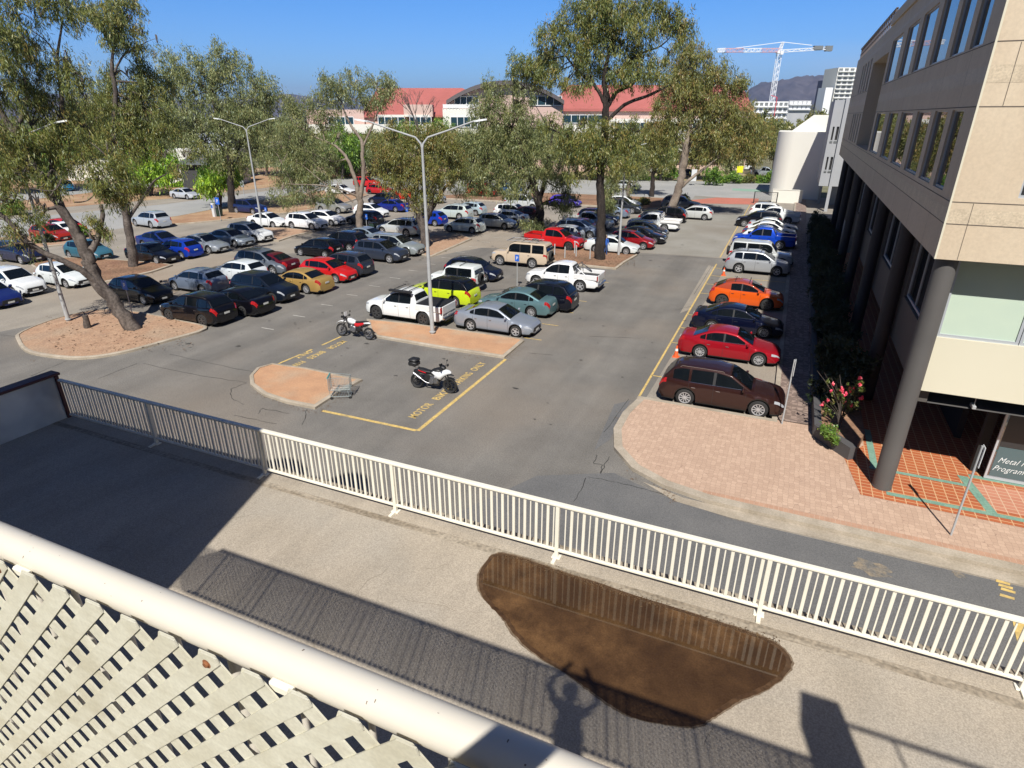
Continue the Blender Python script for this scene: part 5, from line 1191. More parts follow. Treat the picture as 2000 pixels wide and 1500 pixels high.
C_('F18', 'suv', (.012, .02, .08, .1), 'xy', (-60.6, 57.6), 1, 'navy SUV behind the dark trunk and the twin armed lamp', 1)
C_('F19', 'hatch', NV, 'xy', (-50.6, 71.6), -1, 'navy hatchback showing its roof behind the pale forked trunk', 1)
C_('F20', 'suv', SI, 'f', (850, 398), 1, 'steel grey SUV right of the central lamp pole', 1)
C_('F21', 'box4x4', (.34, .01, .02, 0), 'xy', (-41.8, 84.5), 1, 'crimson four wheel drive right behind the steel grey SUV', 2)
C_('F22', 'suv', (.02, .10, .28, .2), 'xy', (-39.4, 88.2), 1, 'mid blue SUV last in the far row behind the crimson four wheel drive', 2)
# ---- left block and left lanes
C_('B1', 'sedan', (.003, .004, .008, .1), 'f', (306.7, 517), 1, 'black sedan nose out beside the upright gum trunk', 0, 'ten')
C_('B2', 'sedan', (.012, .03, .16, .2), 'xy', (-51.6, 38.2), 1, 'dark blue sedan beyond the black sedan at the upright gum', 1)
C_('B3', 'hatch', BL, 'r', (356, 507), -1, 'vivid blue hatchback tail out next to the black sedan at the upright gum', 1)
C_('B4', 'sedan', (.36, .40, .44, .5), 'f', (409, 496), 1, 'silver sedan nose out beside the vivid blue hatchback', 1)
C_('B5', 'sedan', (.32, .37, .42, .5), 'f', (460, 484), 1, 'slightly darker silver sedan between the silver sedan and the white SUV', 1, 'ten')
C_('B6', 'suv', (.70, .72, .72, 0), 'f', (498, 475), 1, 'white SUV last of the left row before the small orange island', 1, 'ten')
C_('B7', 'sedan', WH, 'f', (534, 446), 1, 'white sedan behind the lamp on the small orange island', 1, 'ten')
C_('B8', 'suv', (.76, .77, .77, 0), 'f', (610, 451), 1, 'bright white SUV in front of the small orange island', 1, 'five')
C_('B9', 'hatch', (.76, .76, .76, 0), 'f', (648, 442), 1, 'white hatchback tucked behind the bright white SUV', 1)
C_('A1', 'suv', (.72, .74, .74, 0), 'f', (29, 582), 1, 'white SUV with black grille cut by the left edge of the picture', 0, 'ten')
C_('A2', 'hatch', (.66, .70, .70, 0), 'f', (130.7, 564), 1, 'white hatchback in dappled shade behind the left lamp pole', 0)
C_('A3', 'sedan', (.01, .02, .12, .1), 'f', (-22, 605), 1, 'dark blue sedan nose at the very left edge of the picture', 0)
C_('A4', 'suv', (.01, .015, .05, .1), 'xy', (-57.2, 29.6), 1, 'dark navy SUV roof behind the white SUV at the left edge', 1)
C_('A5', 'hatch', (.30, .02, .01, 0), 'xy', (-64.4, 36.4), 1, 'red hatchback at the left edge under the gum branches', 1)
C_('A6', 'hatch', (.45, .02, .02, 0), 'xy', (-66.6, 39.4), 1, 'brighter red hatchback just beyond the red hatchback at the left edge', 1)
C_('A7', 'hatch', (.05, .16, .22, .2), 'xy', (-53.2, 32.6), 1, 'teal blue hatchback roof behind the white hatchback in dappled shade', 1)
C_('L1', 'wagon', (.46, .50, .54, .3), 'f', (264, 443), -1, 'silver wagon driving along the left lane behind the upright gum', 1, group=None, yaw=-6)
C_('L2', 'sedan', WH, 'xy', (-65.6, 38.3), -1, 'white sedan in the left lane half hidden by the upright gum', 1, group=None, yaw=-8)
make_car('sedan_on_road', 'sedan', (.56, .58, .60, .3), (G(354, 389).x, G(354, 389).y + .8, .012), R(-2), 'silver white sedan alone on the street beyond the left verge', 'sedan', None, 1)
make_car('sedan_on_road', 'sedan', LS, (G(1221, 371).x, G(1221, 371).y + .6, .012), R(0), 'pale silver sedan driving on the far street behind the central trees', 'sedan', None, 1)
for (u, v, k, c, lab) in ((372, 352, 'hatch', BL, 'blue hatchback parked across the street at left by the dark building'), (392, 350, 'hatch', (.08, .02, .3, 0), 'violet hatchback parked across the street at left beside the blue one'),
        (352, 360, 'suv', (.2, .01, .01, 0), 'maroon SUV parked across the street left of the blue hatchback'), (134, 372, 'hatch', (.02, .14, .26, .1), 'teal hatchback glimpsed between the leaning gum limbs'), (116, 366, 'suv', WH, 'white SUV glimpsed between the leaning gum limbs'),
        (1427, 330, 'suv', (.3, .01, .02, 0), 'dark red SUV across the street by the yellow sign'), (1452, 332, 'hatch', WH, 'white hatchback across the street right of the dark red SUV'),
        (1345, 345, 'hatch', NV, 'navy hatchback across the street behind the leaning pale trunk'), (1290, 338, 'suv', LS, 'silver SUV across the street behind the central trees')):
    g = G(u, v); make_car(NM[k][0], k, c, (g.x, g.y, .012), R(20 if u > 900 else -30), lab, NM[k][1], 'cars parked across the street', 2)
g = G(1492, 345); make_car('parked_ute', 'ute', (.30, .33, .34, .3), (g.x, g.y, .012), R(0), 'grey ute across the street left of the curved cream building', 'ute', 'cars parked across the street', 2)
# extras on particular cars
def on_car(key, fn):
    x, y, L, W_, d = CARS[key]; fn(x, y, d)
def bars(key, zs, xs_, name='roof_bar'):
    x, y, L, W_, d = CARS[key]
    par = [o for o in COL.objects if o.type == 'EMPTY' and abs(o.location.x - x) < 1e-4 and abs(o.location.y - y) < 1e-4][0]
    for q in xs_:
        b = MB(); b.tube([(q, -.62, zs - .06), (q, -.60, zs), (q, .60, zs), (q, .62, zs - .06)], .022, 6); b.build(name, MT['blackplastic'], par)
    return par
bars('R4', 1.63, (.1, -.75)); bars('R5', 1.73, (.15, -.85)); bars('D3', 1.80, (.1, -.6)); 
p = bars('D1', 1.88, (.55, .0, -.45))
b = MB(); b.cbox(-.75, .75, -.10 + .82, .12 + .82, 1.80, 1.92, .03); b.build('awning', MT['blackplastic'], p)
b = MB(); b.cbox(-2.6, -.98, -.86, .86, 1.225, 1.245, .01); b.build('tonneau_cover', MT['blackplastic'], p)
p = bars('D9', 2.0, (1.0, .4, -.2, -.8, -1.4))
b = MB()
for y in (-.62, .62): b.tube([(1.15, y, 2.02), (-1.6, y, 2.02)], .02, 6)
for k in range(12): b.tube([(1.1 - k * .24, -.62, 2.0), (1.1 - k * .24, .62, 2.0)], .012, 5)
b.build('roof_rack', MT['alloy'], p)
def sportsbar(key):
    p = bars(key, 0, ())
    b = MB()
    for y in (-.74, .74): b.tube([(-1.75, y, 1.15), (-1.15, y * .92, 1.55), (-.99, y * .85, 1.68)], .03, 8); b.tube([(-1.12, y, 1.15), (-1.08, y * .87, 1.66)], .03, 8)
    b.tube([(-1.03, -.63, 1.69), (-1.03, .63, 1.69)], .03, 8); b.build('sports_bar', MT['chrome'], p)
sportsbar('D8'); 
# check for overlapping cars
ks = list(CARS)
for i in range(len(ks)):
    for j in range(i + 1, len(ks)):
        a, c = CARS[ks[i]], CARS[ks[j]]
        if abs(a[0] - c[0]) < (a[2] + c[2]) / 2 and abs(a[1] - c[1]) < (a[3] + c[3]) / 2: print('OVERLAP', ks[i], ks[j], [round(q, 1) for q in a[:2] + c[:2]])
for k in ks: print('CAR', k, [round(q, 1) for q in CARS[k][:2]])
# ================================================================ trees and plants
PAL_GUM = [((.125, .130, .045), 5), ((.085, .100, .038), 4), ((.175, .155, .060), 3), ((.060, .075, .035), 3), ((.21, .15, .065), 1)]
PAL_GUMR = [((.145, .138, .050), 5), ((.105, .110, .045), 4), ((.185, .140, .06), 2), ((.22, .145, .075), 1), ((.07, .075, .035), 2)]
PAL_GREY = [((.150, .155, .085), 5), ((.105, .120, .065), 4), ((.20, .185, .11), 2), ((.07, .085, .045), 2)]
PAL_GRN = [((.10, .17, .03), 5), ((.07, .13, .03), 3), ((.17, .24, .04), 2), ((.04, .075, .02), 2)]
PAL_LIME = [((.20, .30, .035), 4), ((.13, .22, .03), 4), ((.28, .33, .05), 1), ((.07, .12, .02), 2)]
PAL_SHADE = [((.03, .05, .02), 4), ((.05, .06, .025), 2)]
DENS = 1.22; BRT = np.array([1.95, 2.02, 1.42])
def leaf_mesh(name, clumps, n, size, pal, seed, droop=.65, spray=.55, per=26, shell=.45):
    """crown made of sprays of single narrow leaves hanging round many twig ends; clumps: (centre, (rx, ry, rz))"""
    rg = np.random.default_rng(seed); n = int(n * DENS); size = (size[0] * 1.15, size[1] * 1.05); spray *= .72; per = int(per * 1.5)
    w = np.array([(c[1][0] * c[1][1] * c[1][2]) ** (2 / 3) * (c[2] if len(c) > 2 else 1) for c in clumps]); w = w / w.sum()
    ns = max(1, n // per); cl = rg.choice(len(clumps), ns, p=w)
    C = np.array([list(c[0]) for c in clumps])[cl]; Rr = np.array([list(c[1]) for c in clumps])[cl]
    d = rg.normal(size=(ns, 3)); d /= np.linalg.norm(d, axis=1)[:, None]
    rad = shell + (1 - shell) * rg.random(ns) ** .6; rad[rg.random(ns) < .14] *= .5; rad *= rg.normal(1, .10, ns)
    S = C + d * Rr * rad[:, None]
    # clumps of sprays: pull some of them together so that gaps open
    S += np.stack([np.sin(S[:, 1] * 1.9 + S[:, 2]), np.sin(S[:, 2] * 2.1 + S[:, 0]), np.sin(S[:, 0] * 1.7 + S[:, 1] * 1.3)], 1) * .34
    k = rg.integers(int(per * .5), int(per * 1.5) + 1, ns); idx = np.repeat(np.arange(ns), k); m = len(idx)
    off = rg.normal(size=(m, 3)) * spray * np.array([.42, .42, .48]) * rg.uniform(.6, 1.5, ns)[idx][:, None]; off[:, 2] -= np.abs(rg.normal(size=m)) * spray * .6
    P = S[idx] + off
    ax = rg.normal(size=(m, 3)) * (1 - droop) * .9; ax[:, 2] -= droop; ax += d[idx] * .25; ax /= np.linalg.norm(ax, axis=1)[:, None]
    sd = rg.normal(size=(m, 3)); sd -= ax * (sd * ax).sum(1)[:, None]; sd /= np.linalg.norm(sd, axis=1)[:, None]
    L = size[0] * rg.uniform(.6, 1.3, m)[:, None]; Wd = size[1] * rg.uniform(.7, 1.3, m)[:, None]
    V = np.stack([P - ax * L / 2, P + sd * Wd / 2 - ax * L * .08, P + ax * L / 2, P - sd * Wd / 2 - ax * L * .08], 1).reshape(-1, 3)
    me = bpy.data.meshes.new(name); me.vertices.add(4 * m); me.vertices.foreach_set('co', V.astype(np.float32).ravel())
    me.loops.add(4 * m); me.loops.foreach_set('vertex_index', np.arange(4 * m, dtype=np.int32)); me.polygons.add(m)
    me.polygons.foreach_set('loop_start', np.arange(0, 4 * m, 4, dtype=np.int32)); me.polygons.foreach_set('loop_total', np.full(m, 4, dtype=np.int32))
    pw = np.array([p[1] for p in pal], float); pw /= pw.sum(); pc = np.array([p[0] for p in pal]) * (BRT if pal is not PAL_SHADE else 1)
    sc_ = rg.choice(len(pal), ns, p=pw)[idx]; lc = np.where(rg.random(m) < .45, rg.choice(len(pal), m, p=pw), sc_)
    col = pc[lc] * rg.uniform(.8, 1.25, m)[:, None]; col = np.concatenate([col, np.ones((m, 1))], 1)
    at = me.attributes.new('tint', 'FLOAT_COLOR', 'FACE'); at.data.foreach_set('color', col.astype(np.float32).ravel())
    me.materials.append(MT['leaf']); me.update(calc_edges=True); return me
def bezier_pts(pts, k=5):
    pts = [Vector(p) for p in pts]; out = []
    for i in range(len(pts) - 1):
        a, b, c, d = pts[max(0, i - 1)], pts[i], pts[i + 1], pts[min(len(pts) - 1, i + 2)]
        for j in range(k):
            t = j / k; out.append(.5 * ((2 * b) + (c - a) * t + (2 * a - 5 * b + 4 * c - d) * t * t + (-a + 3 * b - 3 * c + d) * t ** 3))
    return out + [pts[-1]]
def tree(label, base, limbs, clumps, n, pal, seed, bark='bark', size=(.24, .045), name='gum_tree', group=None, D=None, droop=.65, spray=.55, z0=0, twigs=True, per=26, cat='tree', shell=.55):
    """base pixel on the ground; limbs: lists of (u, v, r[, dD]) following each limb; clumps: (u, v, r_px[, dD[, squash]])"""
    g = G(*base); D = D or g.dot(FH); t = empty(name, (g.x, g.y, z0), 0, label, cat, group); rg = random.Random(seed)
    b = MB(); ends = []
    for li in limbs:
        pts = [Q(p[0], p[1], D + (p[3] if len(p) > 3 else 0)) for p in li]; rr = [p[2] for p in li]
        if li is limbs[0]: pts[0] = Vector((g.x, g.y, z0 - .1))
        P = bezier_pts(pts, 5); Rs = list(np.interp(np.linspace(0, len(rr) - 1, len(P)), range(len(rr)), rr))
        P = [p + Vector((rg.uniform(-1, 1), rg.uniform(-1, 1), 0)) * r_ * .22 for p, r_ in zip(P, Rs)]
        b.tube(P, Rs, 10, wob=.12, rng=rg); ends += [(p, r_) for p, r_ in zip(P[len(P) // 4:], Rs[len(P) // 4:])]
    cls = []
    for c in clumps:
        p = Q(c[0], c[1], D + (c[3] if len(c) > 3 else 0)); r_ = c[2] / FPX * (p - Vector((0, 0, CAMZ))).length; sq = c[4] if len(c) > 4 else .85
        cls.append((p, (r_, r_ * 1.05, r_ * sq)))
        if twigs:
            near = min(ends, key=lambda e: (e[0] - p).length + (2.5 if e[0].z > p.z + 1 else 0) + (0 if e[1] > .02 else 1))
            q0, r0 = near; q1 = p + Vector((0, 0, -r_ * .3)); mid = q0.lerp(q1, .5) + Vector((rg.uniform(-.4, .4), rg.uniform(-.4, .4), rg.uniform(.0, .5)))
            b.tube(bezier_pts([q0, mid, q1, p + Vector((rg.uniform(-.5, .5), rg.uniform(-.3, .3), r_ * .4))], 4), list(np.linspace(min(r0 * .6, .11), .015, 13)), 6, wob=.1, rng=rg)
            for _ in range(3):
                e_ = p + Vector((rg.uniform(-1, 1), rg.uniform(-1, 1), rg.uniform(-.6, .8))) * r_ * .75
                b.tube(bezier_pts([mid.lerp(q1, .6), (mid + e_) / 2 + Vector((0, 0, .3)), e_], 3), list(np.linspace(.045, .01, 7)), 5)
    o = b.build('trunk', MT[bark], t, 70, (-g.x, -g.y, -z0))
    c = bpy.data.objects.new('crown', leaf_mesh('crown', cls, n, size, pal, seed, droop, spray, per, shell)); COL.objects.link(c); c.parent = t; c.location = (-g.x, -g.y, -z0)
    return t
# --- the leaning gum at far left
tree('big gum with a thick trunk leaning left over the gravel island', (262, 645),
     [[(275, 652, .42), (235, 608, .36, -.1), (205, 568, .33), (178, 525, .33), (168, 495, .30), (150, 455, .25), (118, 405, .22), (80, 350, .20, .5), (45, 290, .17, .8), (10, 230, .14, 1), (-30, 150, .09, 1)],
      [(170, 500, .24), (135, 430, .20, 1), (100, 375, .19, 1.5), (60, 330, .17, 2), (20, 290, .14, 2)],
      [(198, 560, .20), (165, 532, .17, -.4), (125, 510, .15, -.8), (80, 490, .13, -1), (45, 465, .12, -1.2), (10, 425, .1, -1.5), (-30, 400, .07, -1.5)],
      [(178, 490, .18), (192, 460, .15, .6), (200, 425, .12, 1), (198, 400, .08, 1.2)], [(86, 492, .08, -1), (50, 474, .06, -1.3), (0, 483, .045, -1.5), (-30, 490, .03, -1.5)],
      [(140, 440, .14, 1.4), (112, 380, .13, 1.8), (100, 300, .12, 2), (120, 215, .10, 2.2), (112, 120, .07, 2.2), (122, 40, .04, 2.4)],
      [(30, 260, .11, 1), (55, 180, .08, 1.2), (30, 110, .05, 1.4)], [(112, 110, .05, 2.2), (90, 80, .03, 2.2), (65, 62, .02, 2.2)],
      [(98, 385, .04, -.5), (120, 350, .035, -.6), (105, 372, .03, -.8), (60, 368, .02, -.8)], [(145, 395, .035, .4), (170, 392, .03, .4), (198, 372, .025, .4), (240, 380, .015, .4)]],
     [(15, 25, 38, 1), (65, 15, 32, 1.4), (115, 5, 32, 2), (150, 5, 24, 2.4), (12, 85, 36, 1), (50, 75, 24, 1.5), (-30, 60, 46), (-5, 170, 36, .8), (30, 190, 28, 1.4), (88, 152, 30, 2), (130, 132, 26, 2.2), (160, 150, 20, 2.2), (60, 165, 20, 1.6), (60, 240, 42, 1.6), (115, 225, 36, 2.4),
      (165, 180, 34, 2.4), (10, 265, 40, .6), (75, 300, 34, 1.5), (130, 290, 34, 2.4), (30, 340, 34, 0), (-20, 330, 46), (85, 350, 20, -.4), (205, 330, 40, .6), (232, 350, 30, .8), (180, 355, 24, .4), (250, 372, 24, .8), (212, 372, 26, .5), (190, 445, 16, .4), (182, 462, 14, .3),
      (70, 400, 17, -.6), (84, 412, 13, -.6), (20, 385, 26, -1), (-20, 440, 30, -1), (18, 462, 18, -1.4), (45, 470, 10, -1.4), (62, 500, 9, -1), (170, 260, 26, 2.4), (210, 290, 22, 1.5)],
     46000, PAL_GUM, 11, 'bark', (.22, .034), spray=.42, per=30)
# --- the upright gum behind it
tree('upright gum with a straight grey trunk on the mulch island left of the black sedan', (262, 522),
     [[(262, 524, .40), (258, 490, .33), (250, 440, .29), (243, 400, .27), (230, 350, .22), (225, 300, .2), (222, 250, .18), (226, 180, .15), (218, 130, .12), (225, 80, .07), (235, 30, .04)],
      [(248, 430, .14), (280, 385, .10, 1), (300, 355, .08, 1.2), (325, 340, .04, 1.2)], [(160, 300, .17, 2), (150, 240, .15, 2.4), (150, 205, .12, 2.6), (135, 185, .08, 2.8)], [(160, 305, .14, 2), (190, 260, .12, 2), (212, 215, .09, 2)],
      [(240, 385, .2, 1), (190, 350, .18, 2), (160, 300, .17, 2)], [(224, 140, .08), (240, 110, .06), (262, 95, .04), (290, 80, .02)]],
     [(228, 15, 28), (198, 35, 22), (252, 35, 26), (238, 62, 26), (212, 72, 18), (274, 58, 14), (308, 84, 9), (264, 100, 10), (180, 40, 11),
      (205, 148, 18, 1), (255, 148, 17, 1), (285, 135, 15, 1.5), (230, 185, 30, 1), (180, 205, 32, 2), (270, 190, 34, 1), (300, 160, 28, 2), (210, 235, 38, 1), (255, 240, 38, 1), (300, 225, 36, 1.5), (160, 250, 34, 2.5), (230, 285, 36), (280, 265, 26, 1), (318, 250, 22, 1), (355, 330, 16, 1), (322, 300, 14, 1), (375, 300, 14, 1)],
     38000, PAL_GUM, 12, 'bark', (.25, .045), spray=.5, per=28)
# --- the round gum by the machine
tree('broad rounded gum with a dark straight trunk beside the ticket machine', (455, 416),
     [[(457, 418, .55), (452, 380, .42), (450, 345, .38), (448, 310, .33), (440, 270, .28), (425, 225, .22), (410, 180, .12)], [(448, 320, .25), (475, 270, .2, 1), (490, 220, .12, 1)], [(445, 300, .2), (400, 255, .16), (365, 220, .1)]],
     [(345, 125, 30, 1), (385, 135, 36), (425, 125, 36), (460, 140, 38), (440, 110, 22), (500, 160, 32), (525, 180, 24), (330, 165, 32), (370, 175, 38), (415, 175, 40), (465, 190, 42), (515, 215, 36), (540, 195, 20), (345, 215, 40), (395, 225, 42), (445, 235, 42), (495, 250, 38), (350, 265, 38), (400, 275, 38), (450, 285, 38), (500, 290, 30), (320, 240, 30), (460, 315, 26), (425, 305, 26), (490, 315, 20), (530, 250, 20)],
     36000, PAL_GREY, 13, 'bark_dark', (.34, .075), spray=.75, per=26)
# --- pale forked gum
tree('slender pale forked gum with sparse hanging foliage left of the lamp', (705, 472),
     [[(706, 474, .36), (702, 430, .30), (704, 395, .28), (700, 375, .26)], [(700, 378, .20), (690, 340, .17), (678, 310, .14), (655, 285, .11), (620, 270, .08), (590, 250, .05)],
      [(704, 385, .22), (710, 340, .18), (708, 300, .16), (706, 275, .14), (685, 245, .11), (672, 215, .08), (665, 190, .05)], [(707, 290, .1), (730, 240, .08), (745, 200, .05)],
      [(700, 385, .1), (672, 372, .07, -.5), (640, 362, .05, -.8), (600, 330, .03, -1)], [(690, 395, .08, -.6), (660, 372, .07, -1), (625, 362, .05, -1.2), (570, 360, .03, -1.4)], [(678, 310, .08), (650, 315, .05), (610, 300, .03)]],
     [(640, 165, 22), (665, 160, 24), (700, 160, 26), (735, 165, 26), (755, 185, 22), (625, 190, 22), (660, 190, 24), (705, 190, 26), (742, 200, 24), (770, 185, 14), (630, 215, 20), (590, 205, 24), (570, 235, 26), (600, 245, 26), (640, 245, 22), (560, 270, 26), (590, 285, 28), (545, 305, 24), (575, 320, 28), (610, 320, 26), (640, 300, 22), (555, 345, 24), (585, 358, 24), (620, 355, 22), (545, 375, 16, -1), (575, 385, 18, -1), (605, 382, 16, -1), (640, 388, 14, -1.2), (640, 340, 18), (620, 335, 18), (665, 370, 9, -1.2), (575, 215, 18), (655, 265, 14), (530, 285, 16)],
     30000, PAL_GREY, 14, 'bark_pale', (.24, .048), spray=.55, per=22)
# --- brown multi-stemmed gum
tree('rusty leaved gum with several dark stems rising beside the central lamp pole', (832, 483),
     [[(834, 485, .45), (825, 440, .36), (810, 405, .26), (790, 380, .18), (768, 355, .12), (750, 320, .06)], [(828, 440, .28), (842, 400, .22), (845, 360, .18), (838, 320, .12), (830, 280, .06)], [(832, 430, .22), (852, 395, .15, .5), (870, 365, .12, .6), (890, 350, .06, .8)], [(812, 400, .12), (815, 360, .1), (800, 310, .06)]],
     [(755, 270, 24), (790, 262, 28), (825, 268, 28), (860, 272, 28), (745, 300, 26), (780, 300, 30), (815, 305, 30), (850, 305, 30), (880, 300, 24), (760, 335, 26), (795, 340, 30), (830, 345, 30), (865, 340, 26), (895, 330, 16), (778, 365, 20), (810, 378, 24), (845, 375, 22), (812, 400, 14), (875, 285, 20), (735, 325, 16)],
     30000, PAL_GUMR, 15, 'bark', (.22, .05), spray=.55, per=26)
# --- gum left of the big one
tree('drooping gum with twin dark trunks just left of the tallest central gum', (1055, 462),
     [[(1057, 464, .5), (1055, 420, .42), (1045, 370, .36), (1035, 330, .28), (1020, 290, .2), (1000, 250, .12)], [(1052, 400, .25, 1), (1065, 350, .22, 1), (1072, 300, .16, 1), (1080, 260, .1, 1)], [(1042, 350, .14), (1000, 320, .1), (955, 300, .06)]],
     [(965, 170, 20), (950, 200, 24), (985, 205, 24), (930, 225, 22), (1010, 235, 28), (960, 245, 28), (1045, 240, 28), (900, 275, 22), (935, 280, 28), (975, 285, 30), (1015, 280, 30), (1055, 285, 30), (1090, 300, 26), (890, 310, 24), (925, 320, 28), (960, 325, 28), (1000, 325, 28), (1040, 330, 30), (1085, 335, 24), (895, 345, 22), (925, 355, 24), (955, 365, 20), (1000, 360, 24), (1030, 365, 20), (1095, 360, 22), (1110, 385, 16), (1085, 395, 16), (905, 375, 14), (1035, 440, 14, -1), (1060, 432, 12, -1), (1100, 400, 14), (880, 330, 14), (1000, 170, 16), (1020, 200, 18)],
     36000, PAL_GREY, 16, 'bark_dark', (.28, .055), spray=.62, per=24)
# --- the tallest gum
tree('tallest central gum with a straight near-black trunk', (1171, 508),
     [[(1171, 510, .46), (1172, 480, .40), (1174, 430, .33), (1172, 360, .31), (1176, 300, .3), (1182, 240, .28), (1184, 190, .24), (1180, 150, .17), (1190, 100, .11), (1200, 50, .06)],
      [(1183, 215, .17), (1205, 180, .14), (1235, 165, .1), (1255, 140, .06)], [(1180, 200, .15), (1160, 165, .12), (1130, 140, .09), (1105, 110, .05)], [(1182, 240, .16), (1220, 205, .13), (1270, 185, .10), (1310, 165, .06)],
      [(1174, 330, .15), (1140, 290, .11), (1105, 265, .08), (1070, 250, .05)], [(1176, 290, .10), (1215, 265, .08), (1250, 255, .05)], [(1185, 160, .1), (1240, 110, .08), (1290, 90, .05), (1320, 60, .03)], [(1176, 320, .1), (1150, 330, .08), (1120, 350, .04)]],
     [(1125, 20, 30), (1165, 10, 34), (1205, 12, 36), (1250, 10, 32), (1290, 22, 28), (1080, 55, 28), (1120, 60, 34), (1165, 50, 36), (1215, 55, 36), (1260, 60, 28), (1320, 35, 22), (1335, 65, 18), (1330, 92, 15), (1075, 90, 28), (1115, 100, 32), (1160, 100, 36), (1210, 105, 34), (1255, 120, 28), (1060, 115, 16), (1145, 145, 28), (1200, 150, 30), (1250, 150, 24), (1235, 130, 26),
      (1010, 125, 22), (1045, 135, 24), (1080, 145, 22), (1000, 150, 18), (1035, 155, 20), (1100, 160, 18), (1280, 150, 20), (1300, 30, 16), (1140, 245, 26), (1170, 262, 26, -1), (1205, 255, 26), (1235, 255, 22), (1110, 262, 24), (1080, 240, 20), (1140, 285, 26, -1), (1170, 298, 24, -1.2), (1205, 290, 24), (1110, 300, 22), (1235, 290, 20), (1160, 325, 20, -1), (1195, 325, 20, -1), (1225, 325, 16), (1125, 335, 16), (1305, 110, 10), (1285, 55, 12)],
     52000, PAL_GUM, 17, 'bark_dark', (.26, .048), spray=.52, per=26)
# --- leaning gum to its right
tree('gum with a pale orange trunk leaning right over the far end of the centre block', (1303, 428),
     [[(1303, 430, .55), (1318, 390, .46), (1330, 350, .42), (1335, 320, .38), (1338, 290, .32), (1345, 260, .24), (1350, 230, .16)], [(1328, 368, .22), (1350, 348, .18), (1375, 330, .14), (1400, 310, .08)], [(1335, 330, .3, 1.5), (1345, 280, .26, 1.5), (1352, 255, .2, 1.5)],
      [(1345, 262, .16), (1375, 235, .13), (1405, 205, .08)], [(1340, 290, .14), (1320, 265, .1), (1300, 245, .06)], [(1348, 250, .12), (1345, 200, .1), (1352, 150, .06)]],
     [(1345, 100, 20), (1375, 110, 20), (1330, 130, 24), (1365, 140, 28), (1400, 145, 26), (1435, 160, 18), (1315, 165, 26), (1350, 175, 30), (1390, 180, 30), (1430, 195, 24), (1300, 200, 26), (1335, 210, 30), (1375, 215, 32), (1415, 225, 30), (1455, 225, 22), (1290, 235, 24), (1320, 245, 28), (1400, 255, 28), (1440, 260, 26), (1475, 245, 18), (1275, 255, 20), (1370, 260, 20), (1420, 285, 26), (1455, 290, 24), (1490, 275, 16), (1390, 290, 20), (1290, 275, 18), (1345, 90, 12), (1440, 160, 14), (1480, 300, 14)],
     44000, PAL_GUMR, 18, 'bark_pale', (.34, .065), spray=.72, per=26)
# --- slimmer trees near the far mulch bed
tree('slim gum left of the leaning pale trunk near the far mulch', (1225, 402), [[(1225, 404, .3), (1228, 370, .25), (1232, 330, .2), (1228, 290, .12)]], [(1215, 300, 22), (1240, 295, 22), (1225, 325, 22), (1250, 330, 18), (1205, 335, 16), (1218, 270, 18), (1198, 370, 10), (1238, 360, 10)], 9000, PAL_GREY, 19, 'bark_pale', (.3, .065), spray=.7)
tree('slim dark stemmed gum between the tallest gum and the leaning pale gum', (1272, 384), [[(1272, 386, .4), (1275, 350, .32), (1278, 310, .26), (1272, 270, .14)]], [(1262, 262, 22), (1290, 270, 20), (1255, 290, 20), (1285, 300, 20), (1270, 318, 16), (1300, 320, 14), (1248, 315, 14)], 9000, PAL_GUM, 20, 'bark_dark', (.36, .08), spray=.8)
tree('thin sapling with weeping foliage behind the white sedan by the man in blue', (1188, 430), [[(1190, 430, .16), (1192, 390, .13), (1195, 360, .08)]], [(1188, 372, 11), (1194, 392, 10), (1186, 405, 9), (1200, 355, 10)], 2600, PAL_GREY, 21, 'bark', (.3, .06), spray=.5)
